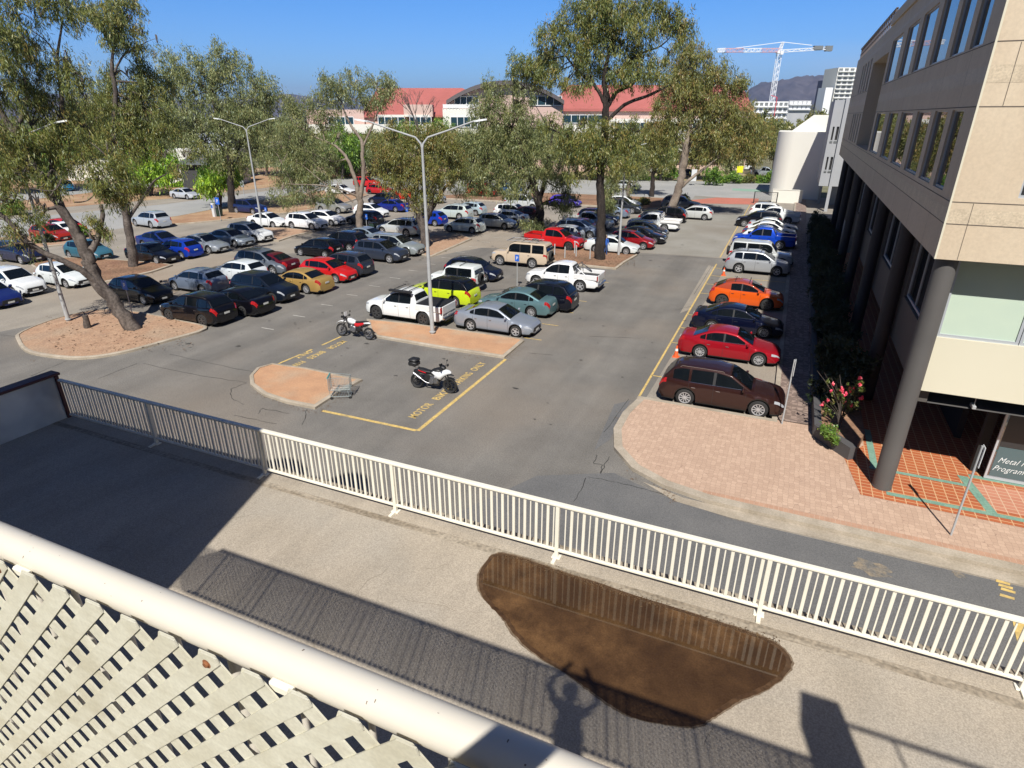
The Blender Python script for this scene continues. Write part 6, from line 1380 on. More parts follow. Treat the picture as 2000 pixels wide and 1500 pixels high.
# --- far trees across the street: each its own
def far_tree(label, base, w, h, pal, seed, bark='bark', n=9000, name='street_tree', size=(.5, .13)):
    u, v = base; cl = []; rg = random.Random(seed)
    for k in range(int(9 + w / 9)):
        a = rg.uniform(0, 6.28); q = rg.uniform(.0, .75); cl.append((u + math.cos(a) * w / 2 * q, v - h * .62 + math.sin(a) * h * .36 * q, rg.uniform(.16, .26) * w * .9 + 3, rg.uniform(-2.5, 2.5)))
    return tree(label, base, [[(u, v, .28), (u + 2, v - h * .25, .22), (u, v - h * .5, .14), (u - 3, v - h * .8, .05)]], cl, n, pal, seed, bark, size, name, None, spray=1.0, twigs=False, shell=.35)
FT = [('bright lime green tree in front of the dark roofed building at left', (295, 382), 100, 100, PAL_LIME, 31, 9000), ('lime green tree right in front of the round gum', (428, 408), 60, 118, PAL_LIME, 32, 9000),
      ('dark green tree behind the leaning gum limbs at far left', (75, 372), 120, 120, PAL_GRN, 33, 9000), ('grey green gum at the far left edge beyond the street', (-10, 380), 110, 140, PAL_GUM, 34, 8000),
      ('olive gum between the leaning gum and the dark roofed building', (190, 350), 110, 150, PAL_GUM, 35, 9000), ('distant gum just right of the round gum', (560, 335), 80, 120, PAL_GREY, 36, 8000),
      ('bushy dark tree in front of the pink building, left part', (640, 330), 90, 85, PAL_GUM, 37, 8000), ('bright green tree in front of the red roof eaves', (790, 332), 60, 112, PAL_GRN, 38, 7000),
      ('bright green tree right of the bare tree', (855, 332), 60, 100, PAL_GRN, 39, 7000), ('dark bushy tree behind the forked pale gum', (720, 330), 90, 90, PAL_GUM, 40, 8000),
      ('olive tree in front of the cream balcony', (930, 334), 80, 85, PAL_GREY, 41, 7000), ('olive tree across the street behind the drooping gum', (1010, 336), 90, 95, PAL_GUM, 42, 7000),
      ('olive tree across the street behind the tallest gum', (1110, 336), 90, 95, PAL_GREY, 43, 7000), ('leafy tree across the street right of the tallest gum', (1235, 336), 80, 80, PAL_GRN, 44, 6500),
      ('rusty gum across the street behind the leaning pale gum', (1380, 338), 90, 100, PAL_GUMR, 45, 8000), ('rusty gum beside the curved cream building', (1470, 340), 85, 130, PAL_GUMR, 46, 9000),
      ('brown green gum touching the left edge of the curved cream building', (1510, 330), 50, 110, PAL_GUM, 47, 6000), ('dark gum above the curved cream building', (1585, 262), 70, 60, PAL_GUMR, 48, 5000),
      ('olive gum right of the bright green trees', (895, 336), 60, 75, PAL_GREY, 49, 5000), ('dusty gum behind the small dark roof', (520, 330), 60, 95, PAL_GREY, 50, 6000), ('tall dusty gum behind the round gum', (480, 330), 120, 150, PAL_GUM, 51, 8000)]
FT += [('dark green tree hiding the pink wall left of the bare tree', (668, 336), 90, 92, PAL_GRN, 52, 8000), ('grey green tree hiding the pink wall behind the lamp arms', (752, 338), 80, 88, PAL_GREY, 53, 8000),
       ('olive tree below the cream balcony left of the drooping gum', (872, 337), 80, 84, PAL_GUM, 54, 8000), ('bushy olive tree below the curved gable', (972, 338), 95, 98, PAL_GUM, 55, 9000), ('olive tree below the right end of the curved gable', (1065, 338), 90, 100, PAL_GREY, 56, 9000),
       ('dark tree behind the trunk of the tallest gum across the street', (1150, 338), 90, 92, PAL_GUM, 57, 8000), ('broad olive tree across the street left of the leaning gum', (1290, 339), 90, 88, PAL_GUM, 58, 8000), ('olive tree across the street right of the leaning gum', (1425, 339), 80, 92, PAL_GREY, 59, 8000),
       ('dusty olive tree left of the pink building', (585, 337), 90, 96, PAL_GREY, 60, 8000)]
for lab, bs_, w, h, pal, sd, n in FT:
    dv = 14 if bs_[1] > 325 and bs_[1] < 345 else 0; far_tree(lab, (bs_[0], bs_[1] + dv), w * 1.1, h + dv, pal, sd, n=int(n * 1.35))
# bare tree
rb = random.Random(77); g = G(823, 347); D = g.dot(FH); t = empty('bare_tree', (g.x, g.y, 0), 0, 'leafless grey tree in front of the red roof', 'tree'); b = MB()
def grow(p, d, r, L, k):
    q = p + d * L; b.tube([p, (p + q) / 2 + Vector((rb.uniform(-1, 1), rb.uniform(-1, 1), 0)) * L * .06, q], [r, r * .8, r * .65], 6)
    if k == 0: return
    for _ in range(2 if k > 3 else 3):
        nd = (d + Vector((rb.uniform(-1, 1), rb.uniform(-1, 1), rb.uniform(-.1, .6))) * .55).normalized(); grow(q, nd, r * .62, L * rb.uniform(.62, .85), k - 1)
grow(Vector((0, 0, 0)), Vector((0, 0, 1)), .28, 5.2, 5); b.build('trunk', MT['bark'], t, 60)
# --- bushes and hedges across the street
def bush(label, u, v, w, h, pal, seed, n=2500, name='bush', size=(.3, .12), z=0, group=None):
    g = G(u, v, z); r_ = w / FPX * g.length; hh = h / FPX * g.length; t = empty(name, g, 0, label, 'shrub', group)
    rg = random.Random(seed); cl = [((rg.uniform(-r_, r_) * .6, rg.uniform(-.5, .5), hh * rg.uniform(.35, .65)), (r_ * .45, r_ * .4, hh * .42)) for _ in range(5)]
    c = bpy.data.objects.new('foliage', leaf_mesh('foliage', cl, n, size, pal, seed, .2, .4, 20, .4)); COL.objects.link(c); c.parent = t
    b = MB()
    for _ in range(4): b.tube([(rg.uniform(-.2, .2), 0, -.05), (rg.uniform(-r_, r_) * .4, rg.uniform(-.2, .2), hh * .6)], [.04, .015], 5)
    b.build('stem', MT['bark'], t); return t
for i, (u, v, w, h, pal, lab) in enumerate([(1385, 362, 26, 34, PAL_GRN, 'dense green bush at the foot of the rusty gum across the street'), (1420, 358, 24, 17, PAL_GRN, 'clipped bush below the dark red SUV across the street'), (1450, 358, 20, 16, PAL_GUM, 'clipped bush below the white hatchback across the street'),
        (1488, 358, 14, 18, PAL_GRN, 'small bush below the grey ute across the street'), (1240, 352, 30, 20, PAL_GRN, 'hedge across the street behind the slim gums'), (1300, 352, 30, 22, PAL_GRN, 'hedge across the street left of the leaning gum'), (1150, 352, 30, 22, PAL_GUM, 'dark shrub across the street behind the tallest gum'),
        (1060, 350, 34, 24, PAL_GUM, 'dark shrub across the street behind the drooping gum'), (980, 348, 34, 24, PAL_GRN, 'shrub across the street left of the drooping gum'), (760, 344, 34, 30, PAL_GUM, 'reddish dark shrub in front of the pink building'), (680, 344, 34, 30, PAL_GRN, 'green shrub in front of the pink building'),
        (600, 346, 30, 26, PAL_GUM, 'dark shrub left of the red SUVs'), (900, 346, 30, 26, PAL_GUM, 'dark shrub in front of the cream balcony block'), (260, 378, 22, 14, PAL_LIME, 'low lime shrub under the bright lime tree'), (350, 366, 16, 10, PAL_LIME, 'low yellow green shrub by the violet hatchback'),
        (140, 466, 22, 16, PAL_GRN, 'green shrub on the verge left of the upright gum'), (80, 476, 18, 10, PAL_SHADE, 'dark low shrub on the far left verge'), (30, 420, 26, 22, PAL_GRN, 'green shrub behind the leaning gum at far left'), (1175, 404, 14, 10, PAL_GUM, 'low scrub under the thin sapling'), (1245, 402, 16, 9, PAL_GUMR, 'low brown scrub beside the slim gum'), (1325, 398, 12, 14, PAL_SHADE, 'dark bush at the end of the centre block')]):
    bush(lab, u, v, w, h, pal, 100 + i)
# --- planter bed: shaded shrubs, ground cover, pink flowering shrub
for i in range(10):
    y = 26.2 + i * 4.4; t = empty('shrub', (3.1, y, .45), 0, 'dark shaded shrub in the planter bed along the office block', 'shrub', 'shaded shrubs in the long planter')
    cl = [((random.Random(i * 5 + k).uniform(-.35, .3), (k - 1.5) * 1.0, .75 + .45 * random.Random(i * 3 + k).random()), (.55, .8, .85)) for k in range(4)]  # clumps enlarged to block sky and bounce light from the undercroft
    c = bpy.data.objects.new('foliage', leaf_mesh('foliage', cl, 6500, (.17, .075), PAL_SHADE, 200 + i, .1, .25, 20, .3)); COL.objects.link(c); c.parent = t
c = bpy.data.objects.new('ground_cover', leaf_mesh('ground_cover', [((2.95, 22.55, .50), (.42, .75, .12)), ((3.1, 22.0, .50), (.3, .35, .12)), ((2.85, 23.5, .5), (.4, .8, .14)), ((2.9, 24.8, .5), (.4, .8, .12))], 5200, (.10, .055), [((.085, .145, .03), 3), ((.05, .09, .02), 2), ((.13, .16, .05), 1)], 7, -.3, .14, 20, .2)); COL.objects.link(c); c['kind'] = 'stuff'
t = empty('flowering_shrub', (3.05, 23.0, .45), 0, 'shrub with bright pink flowers standing in the corner of the planter', 'shrub')
rf = random.Random(4); b = MB(); tips = []
def onP(u, v, D): return Q(u, v, D)
Dp = Vector((3.05, 23.0, 0)).dot(FH)
for (u, v, dd) in ((1596, 724, 0), (1610, 728, .1), (1624, 738, 0), (1632, 748, -.1), (1644, 750, .1), (1612, 746, -.2), (1640, 732, .2), (1612, 772, -.3), (1645, 770, 0), (1668, 752, .5), (1660, 762, .4), (1655, 790, .1), (1648, 800, 0), (1661, 795, .3), (1622, 790, -.2), (1634, 778, 0), (1606, 784, -.2)):
    p = onP(u, v, Dp + dd) - Vector((3.05, 23.0, .45)); tips.append(p); b.tube(bezier_pts([(0, 0, -.02), (p.x * .25, p.y * .2, p.z * .5), tuple(p)], 4), list(np.linspace(.022, .006, 9)), 5)
b.build('stem', MT['bark'], t, 60)
cl = [(tuple(p * .93), (.13, .13, .13)) for p in tips] + [(tuple(p * .75), (.12, .12, .14)) for p in tips]
c = bpy.data.objects.new('foliage', leaf_mesh('foliage', cl, 800, (.10, .032), [((.10, .13, .04), 3), ((.15, .13, .06), 2), ((.05, .07, .02), 2)], 9, .0, .09, 12, .2)); COL.objects.link(c); c.parent = t
cl = [(tuple(p + Vector((0, 0, .06))), (.08, .08, .09)) for k, p in enumerate(tips) if k % 3 != 2 or k < 6]
c = bpy.data.objects.new('flowers', leaf_mesh('flowers', cl, 700, (.05, .045), [((.60, .07, .19), 3), ((.66, .17, .29), 2), ((.45, .04, .12), 1)], 10, .0, .05, 16, .1)); COL.objects.link(c); c.parent = t
# fallen leaves and dark bark litter on the two mulch islands
b = MB(); rl_ = random.Random(6)
for (u0, u1, v0, v1, n) in ((1085, 1240, 498, 522, 500), (90, 380, 620, 690, 260), (150, 300, 520, 548, 200)):
    for _ in range(n):
        p = G(rl_.uniform(u0, u1), rl_.uniform(v0, v1)); a = rl_.uniform(0, 6.28); l = rl_.uniform(.03, .12); z = .118
        b.quad((p.x - l * math.cos(a), p.y - l * math.sin(a), z), (p.x + l * .3 * math.sin(a), p.y - l * .3 * math.cos(a), z + .01), (p.x + l * math.cos(a), p.y + l * math.sin(a), z), (p.x - l * .3 * math.sin(a), p.y + l * .3 * math.cos(a), z + .012))
b.build('leaf_litter', noisy('bark_litter', (.10, .06, .04), (.2, .13, .08), 3, .95))['kind'] = 'stuff'
# ================================================================ far buildings, crane, hills (frame: x = right of the view axis, y = distance ahead)
MF = Matrix.Rotation(YAW, 4, 'Z')
def ux(u, D): return (u - 1000) * D / 1297.5
def vz(v, D): return CAMZ + (226 - v) * D / 1441
def fb(mb, name, m, par, smooth=None):
    o = mb.build(name, m, par, smooth); return o
rb_ = empty('red_roof_building', (0, 0, 0), YAW, 'long pink and cream building with a red metal roof and a curved central gable', 'building')
D = 136
b = MB()
def hip(u0, u1, ur0, ur1, ve, vr, D0, D1):
    ze, zr = vz(ve, D0), vz(vr, D1); x0, x1 = ux(u0, D0), ux(u1, D0); a, c = ux(ur0, D1), ux(ur1, D1)
    b.add([(x0, D0, ze), (x1, D0, ze), (c, D1, zr), (a, D1, zr), (x0, 2 * D1 - D0, ze), (x1, 2 * D1 - D0, ze)], [(0, 1, 2, 3), (3, 2, 5, 4), (0, 3, 4), (1, 5, 2)])
    b.box(x0, x1, D0 - .3, D0, ze - .5, ze - .002)
hip(706, 1000, 742, 905, 224, 172, 136, 150); hip(1075, 1470, 1110, 1440, 212, 166, 138, 150)
fb(b, 'roof', MT['redroof'], rb_)
b = MB()
b.box(ux(600, 136), ux(706, 136) + .6, 135.5, 150, 0, vz(214, 136)); b.box(ux(700, 136), ux(1000, 136), 136.4, 160, 0, vz(226, 136)); b.box(ux(1075, 138), ux(1470, 138), 138.4, 160, 0, vz(214, 138))
b.box(ux(600, 134), ux(845, 134), 133.5, 136.3, 0, vz(245, 134)); b.box(ux(790, 134), ux(846, 134), 133.4, 136.2, vz(228, 134) + .001, vz(204, 134))
fb(b, 'wall', MT['pink'], rb_)
b = MB(); b.box(ux(600, 133), ux(860, 133), 132.8, 133.45, vz(262, 133), vz(243, 133)); b.box(ux(867, 129), ux(938, 129), 127, 131, vz(330, 129), vz(212, 129)); b.box(ux(735, 134), ux(840, 134), 133.2, 133.45, vz(228, 134), vz(224, 134)); b.box(ux(1085, 136), ux(1460, 136), 136, 138.3, vz(300, 136), vz(232, 136))
fb(b, 'cream_band', MT['offwhite'], rb_)
gx0, gx1, Dg = ux(874, 133), ux(1100, 133), 133
def arcz(t): return vz(196, Dg) + (vz(158, Dg) - vz(196, Dg)) * (1 - (2 * t - 1) ** 2)
b = MB(); n = 20
pts = [(gx0 + (gx1 - gx0) * k / n, arcz(k / n)) for k in range(n + 1)]
top = pts; v = [(x, Dg - 1.6, z) for x, z in top] + [(x, Dg - 1.6, z - .75) for x, z in top] + [(x, Dg + 22, z) for x, z in top] + [(x, Dg + 22, z - .75) for x, z in top]; m = n + 1
b.add(v, [(m + i, m + i + 1, i + 1, i) for i in range(n)] + [(i, i + 1, 2 * m + i + 1, 2 * m + i) for i in range(n)] + [(3 * m + i, 3 * m + i + 1, m + i + 1, m + i) for i in range(n)] + [(0, 2 * m, 3 * m, m), (n, m + n, 3 * m + n, 2 * m + n)])
fb(b, 'curved_roof', MT['darkroof'], rb_)
b = MB(); v = [(x, Dg, z - .755) for x, z in pts] + [(x, Dg, 0) for x, z in pts]; b.add(v, [(m + i, m + i + 1, i + 1, i) for i in range(n)]); b.quad((gx0 + .3, Dg, 0), (gx0 + .3, Dg, arcz(0.02) - .8), (gx0 + .3, Dg + 20, arcz(0.02) - .8), (gx0 + .3, Dg + 20, 0)); b.quad((gx1 - .3, Dg + 20, 0), (gx1 - .3, Dg + 20, arcz(.98) - .8), (gx1 - .3, Dg, arcz(.98) - .8), (gx1 - .3, Dg, 0))
fb(b, 'gable_wall', MT['pink'], rb_)
def fwin(u0, u1, v0, v1, D, k=3):
    f = MB(); x0, x1, z0, z1 = ux(u0, D), ux(u1, D), vz(v1, D), vz(v0, D)
    for j in range(k + 1): xx = x0 + (x1 - x0) * j / k; f.box(xx - .06, xx + .06, D - .12, D - .02, z0, z1)
    f.box(x0, x1, D - .1, D - .03, z1, z1 + .12); f.box(x0, x1, D - .1, D - .03, z0 - .12, z0); o = f.build('window', MT['white'], rb_)
    g = MB(); g.quad((x0, D - .05, z0), (x1, D - .05, z0), (x1, D - .05, z1), (x0, D - .05, z1)); g.build('pane', plain('far_glass', (.02, .05, .07), .08, ior=1.8) if 'fg' not in MT else MT['fg'], o)
MT['fg'] = plain('far_glass', (.02, .05, .07), .08, ior=1.8)
fwin(889, 935, 189, 207, 132.9, 4); fwin(1034, 1096, 188, 205, 132.9, 4); fwin(640, 690, 229, 243, 133.4, 3); fwin(738, 790, 229, 243, 133.3, 4); fwin(800, 842, 229, 243, 133.3, 4); fwin(880, 932, 229, 248, 126.9, 4); fwin(1100, 1180, 225, 240, 135.9, 5); fwin(1200, 1440, 240, 256, 135.9, 14); fwin(885, 935, 262, 285, 126.9, 4)
b = MB(); b.box(ux(868, 129), ux(938, 129), 126.9, 127, vz(211, 129), vz(204, 129)); 
for k in range(12): x = ux(868, 129) + k * .62; b.box(x, x + .06, 126.86, 126.98, vz(213, 129), vz(203, 129))
fb(b, 'balcony_rail', MT['white'], rb_)
# small dark roofed building at left
lb = empty('dark_roofed_building', (0, 0, 0), YAW, 'low building with a steep dark grey roof and white fascia across the street at left', 'building')
D = 105; b = MB(); x0, x1 = ux(330, D), ux(412, D)
b.box(x0, x1, D, D + 8, 0, vz(326, D)); fb(b, 'wall', plain('charcoal_wall', (.05, .05, .05), .8), lb)
b = MB(); b.add([(x0 - .5, D - .8, vz(326, D)), (x1 + .5, D - .8, vz(326, D)), (x1 - 1, D + 4, vz(304, D)), (x0 + 1, D + 4, vz(304, D)), (x0 - .5, D + 9, vz(326, D)), (x1 + .5, D + 9, vz(326, D))], [(0, 1, 2, 3), (3, 2, 5, 4), (0, 3, 4), (1, 5, 2)]); fb(b, 'roof', plain('slate', (.10, .11, .105), .6), lb)
b = MB(); b.box(x0 - 5.5, x1 - .2, D + 4.1, D + 12, 0, vz(299, D)); fb(b, 'rear_wing', MT['offwhite'], lb)
b = MB(); b.box(ux(375, D), ux(384, D), D - .02, D + .2, 0, 2.3); fb(b, 'door', MT['dark'], lb)
b = MB(); b.box(-58, -52, 119, 128, 0, vz(262, 120)); o = b.build('blue_grey_building', plain('pale_blue_wall', (.38, .42, .5), .8)); o.rotation_euler = (0, 0, YAW); tag(o, 'pale blue wall of a building showing through the round gum', 'building')
b = MB(); b.box(ux(100, 118), ux(200, 118), 118, 126, 0, 3.4); b.box(ux(98, 118), ux(202, 118), 117.8, 118, 3.0, 3.6); o = b.build('white_building', MT['offwhite']); o.rotation_euler = (0, 0, YAW); tag(o, 'low white building glimpsed through the leaning gum', 'building')
# apartment blocks beyond
def block(label, u0, u1, v0, v1, D, depth, floors, cols, wall, dark, base=0):
    t = empty('apartment_building', (0, 0, 0), YAW, label, 'building'); x0, x1, z1 = ux(u0, D), ux(u1, D), vz(v0, D); b = MB(); b.box(x0, x1, D, D + depth, base, z1); fb(b, 'wall', wall, t)
    zb = vz(v1, D); fh = (z1 - zb) / floors; cw = (x1 - x0) / cols
    for i in range(floors):
        for j in range(cols):
            f = MB(); x = x0 + j * cw; z = zb + i * fh; f.quad((x + cw * .16, D - .06, z + fh * .25), (x + cw * .84, D - .06, z + fh * .25), (x + cw * .84, D - .06, z + fh * .8), (x + cw * .16, D - .06, z + fh * .8)); f.build('window', dark, t)
    b = MB()
    for i in range(floors): z = zb + i * fh; b.box(x0 + .2, x1 - .2, D - 1.4, D - .1, z, z + fh * .16)
    fb(b, 'balcony', MT['white'], t)
    return t
block('tall pale apartment tower right beside the office block on the horizon', 1620, 1674, 133, 200, 420, 18, 8, 5, MT['offwhite'], MT['greyroof'])
b = MB(); D = 430; b.box(ux(1606, D), ux(1622, D), D, D + 15, 0, vz(156, D)); o = b.build('dark_apartment_block', plain('navy_cladding', (.05, .055, .10), .6)); o.rotation_euler = (0, 0, YAW); tag(o, 'dark clad block touching the left of the pale apartment tower', 'building')
b = MB(); D = 415; b.box(ux(1603, D), ux(1617, D), D, D + 10, 0, vz(171, D)); o = b.build('white_apartment_block', MT['white']); o.rotation_euler = (0, 0, YAW); tag(o, 'slim white block at the foot of the pale apartment tower', 'building')
block('white apartment block under the crane mast', 1470, 1536, 198, 232, 380, 14, 3, 7, MT['white'], MT['greyroof'])
block('small grey and white apartment block between the crane and the tower', 1537, 1580, 196, 215, 395, 12, 2, 5, MT['greywall'], MT['white'])
# tower crane
cr_ = empty('tower_crane', (0, 0, 0), YAW, 'white and red tower crane standing above the apartments on the horizon', 'crane')
D = 400
def truss(mb, a, c, w, n, m=0, r=.13):
    a, c = Vector(a), Vector(c); d = (c - a).normalized(); s1 = Vector((0, 1, 0)) * w / 2; s2 = d.cross(Vector((0, 1, 0))).normalized() * w / 2
    for p, q in ((s1, s2), (s1, -s2), (-s1, s2), (-s1, -s2)): mb.bar(a + p + q, c + p + q, r * 2, r * 2, m, up=Vector((0, 1, .01)))
    for k in range(n):
        p0, p1 = a.lerp(c, k / n), a.lerp(c, (k + 1) / n); sg = 1 if k % 2 else -1
        for y in (s1, -s1): mb.bar(p0 + y + s2 * sg, p1 + y - s2 * sg, r * 1.3, r * 1.3, m, up=Vector((0, 1, .01)))
        mb.bar(p0 + s1 + s2, p0 + s1 - s2, r, r, m, up=Vector((0, 1, .01)))
xm = ux(1503, D); b = MB(); truss(b, (xm, D, 0), (xm, D, vz(104, D)), 2.2, 26); fb(b, 'mast', MT['craneW'], cr_)
b = MB(); truss(b, (xm, D, vz(104, D)), (xm + 1, D, vz(86, D)), 1.2, 4); b.box(xm - 1.6, xm + 1.2, D - 1.4, D + 1.4, vz(107, D), vz(103, D)); fb(b, 'tower_head', MT['craneW'], cr_)
for k, (u0, u1) in enumerate(((1502, 1468), (1468, 1434), (1434, 1400), (1400, 1386))):
    b = MB(); truss(b, (ux(u0, D), D, vz(101, D)), (ux(u1, D), D, vz(101.5, D)), 1.9, 6); fb(b, 'jib', MT['craneR' if k % 2 == 0 else 'craneW'], cr_)
b = MB(); truss(b, (xm, D, vz(103, D)), (ux(1600, D), D, vz(97, D)), 1.3, 9); fb(b, 'counter_jib', MT['craneW'], cr_)
b = MB(); b.box(ux(1566, D), ux(1582, D), D - 1.2, D + 1.2, vz(100, D), vz(93, D)); b.box(ux(1588, D), ux(1600, D), D - 1.2, D + 1.2, vz(103, D), vz(93, D)); fb(b, 'counterweight', MT['greyroof'], cr_)
b = MB(); b.bar((xm + 1, D, vz(86, D)), (ux(1420, D), D, vz(97, D)), .3, .3); b.bar((xm + 1, D, vz(86, D)), (ux(1562, D), D, vz(92, D)), .3, .3); fb(b, 'tie_bar', MT['craneW'], cr_)
b = MB(); b.box(xm - .2, xm + 1.4, D - 2.6, D - 1.2, vz(106, D) - 1, vz(103, D)); fb(b, 'cab', MT['craneW'], cr_)
b = MB()
D = 375; b.bar((ux(1512, D), D, 8), (ux(1512, D), D, vz(190, D)), .35, .35, up=Vector((0, 1, 0))); b.bar((ux(1512, D), D, vz(190, D)), (ux(1500, D), D, vz(186, D)), .3, .3); o = b.build('red_crane_mast', plain('hoist_red', (.6, .06, .08), .5)); o.rotation_euler = (0, 0, YAW); tag(o, 'small red hoist mast in front of the white apartment block', 'hoist')
# hills
def hills(name, prof_, D, base=-60, depth=900, seed=1, amp=.012):
    rg = random.Random(seed); us = np.linspace(prof_[0][0], prof_[-1][0], 130); vs = np.interp(us, [p[0] for p in prof_], [p[1] for p in prof_])
    b = MB(); rows = 12; V = []
    for r_ in range(rows + 1):
        f = r_ / rows
        for i, (u, v) in enumerate(zip(us, vs)):
            h = vz(v, D) - CAMZ; hh = h * math.sin(f * math.pi / 2) ** .8
            hh += (math.sin(i * .9 + r_ * 1.7) + math.sin(i * .37 + r_ * 2.9 + 1)) * h * .045 * math.sin(f * math.pi) + rg.uniform(-1, 1) * h * amp
            y = D - (1 - f) * depth + math.sin(i * .45) * depth * .05 * (1 - f); V.append((ux(u, D) * (y / D), y, CAMZ - 12 + hh + 12 * f))
    n = len(us); b.add(V, [(r_ * n + i, r_ * n + i + 1, (r_ + 1) * n + i + 1, (r_ + 1) * n + i) for r_ in range(rows) for i in range(n - 1)])
    o = b.build(name, MT['hill'], None, 60); o.rotation_euler = (0, 0, YAW); o['kind'] = 'structure'; return o
hills('hills', [(1380, 222), (1440, 196), (1458, 172), (1478, 163), (1500, 160), (1530, 156), (1545, 151), (1560, 150), (1575, 151), (1600, 148), (1618, 150), (1640, 160), (1680, 170), (1760, 190), (1900, 215)], 4200, seed=2)
hills('hills', [(-400, 196), (-100, 200), (60, 192), (110, 184), (170, 182), (230, 190), (300, 196), (420, 194), (520, 188), (560, 183), (590, 186), (640, 196), (800, 214), (1100, 218), (1500, 220)], 5200, seed=5)
# far wood that closes the view between the trees
def wood(name, u0, u1, D, h, pal, seed, n, lab=None):
    rg = random.Random(seed); cl = []
    for k in range(int((u1 - u0) / 9)):
        u = u0 + (u1 - u0) * rg.random(); x = ux(u, D); y = D + rg.uniform(-6, 10); hh = h * rg.uniform(.55, 1.15); p = MF @ Vector((x, y, hh * .55)); cl.append((tuple(p), (hh * .55, hh * .5, hh * .5)))
    c = bpy.data.objects.new(name, leaf_mesh(name, cl, n, (1.6, .55), pal, seed, .4, 1.8, 24, .3)); COL.objects.link(c); c['kind'] = 'stuff'
wood('far_wood', -300, 640, 185, 9.5, PAL_GREY, 61, 26000); wood('far_wood', 1380, 1640, 240, 11.5, PAL_GUMR, 62, 14000); wood('far_wood', 560, 1500, 175, 9, PAL_GUM, 63, 16000)
# air between here and the hills
b = MB(); b.box(-7500, 5200, -420, 9000, -2.5, 420); hz = b.build('haze', [])
mh = bpy.data.materials.new('haze'); mh.use_nodes = True; nn = mh.node_tree; nn.nodes.clear(); oo = nn.nodes.new('ShaderNodeOutputMaterial'); pv = nn.nodes.new('ShaderNodeVolumePrincipled')
pv.inputs['Color'].default_value = (.58, .68, .98, 1); pv.inputs['Density'].default_value = 1.15e-4; pv.inputs['Anisotropy'].default_value = .2; nn.links.new(pv.outputs[0], oo.inputs['Volume']); hz.data.materials.clear(); hz.data.materials.append(mh); hz['kind'] = 'stuff'
# signs and posts across the street
def post_sign(u, v, h, w, hh, mname, name, lab, cat):
    g = G(u, v); b = MB(); t = empty(name, g, YAW, lab, cat); b.tube([(0, 0, 0), (0, 0, h)], .05, 8); b.build('post', MT['galv'], t); b = MB(); b.cbox(-w / 2, w / 2, -.1, -.06, h - hh, h, .01); b.build('sign_face', MT[mname], t)
MT['ysign'] = plain('yellow_sign', (.75, .75, .02), .5)
post_sign(1441, 358, 2.9, 1.1, 1.1, 'ysign', 'road_sign', 'bright yellow diamond road sign across the street', 'sign')
post_sign(1353, 362, 2.6, .9, 1.9, 'lamphead', 'road_sign', 'pale blue grey sign panel by the leaning pale gum across the street', 'sign')
post_sign(478, 386, 2.4, .5, .9, 'galv', 'road_sign', 'back of a grey road sign right of the dark trunk', 'sign')
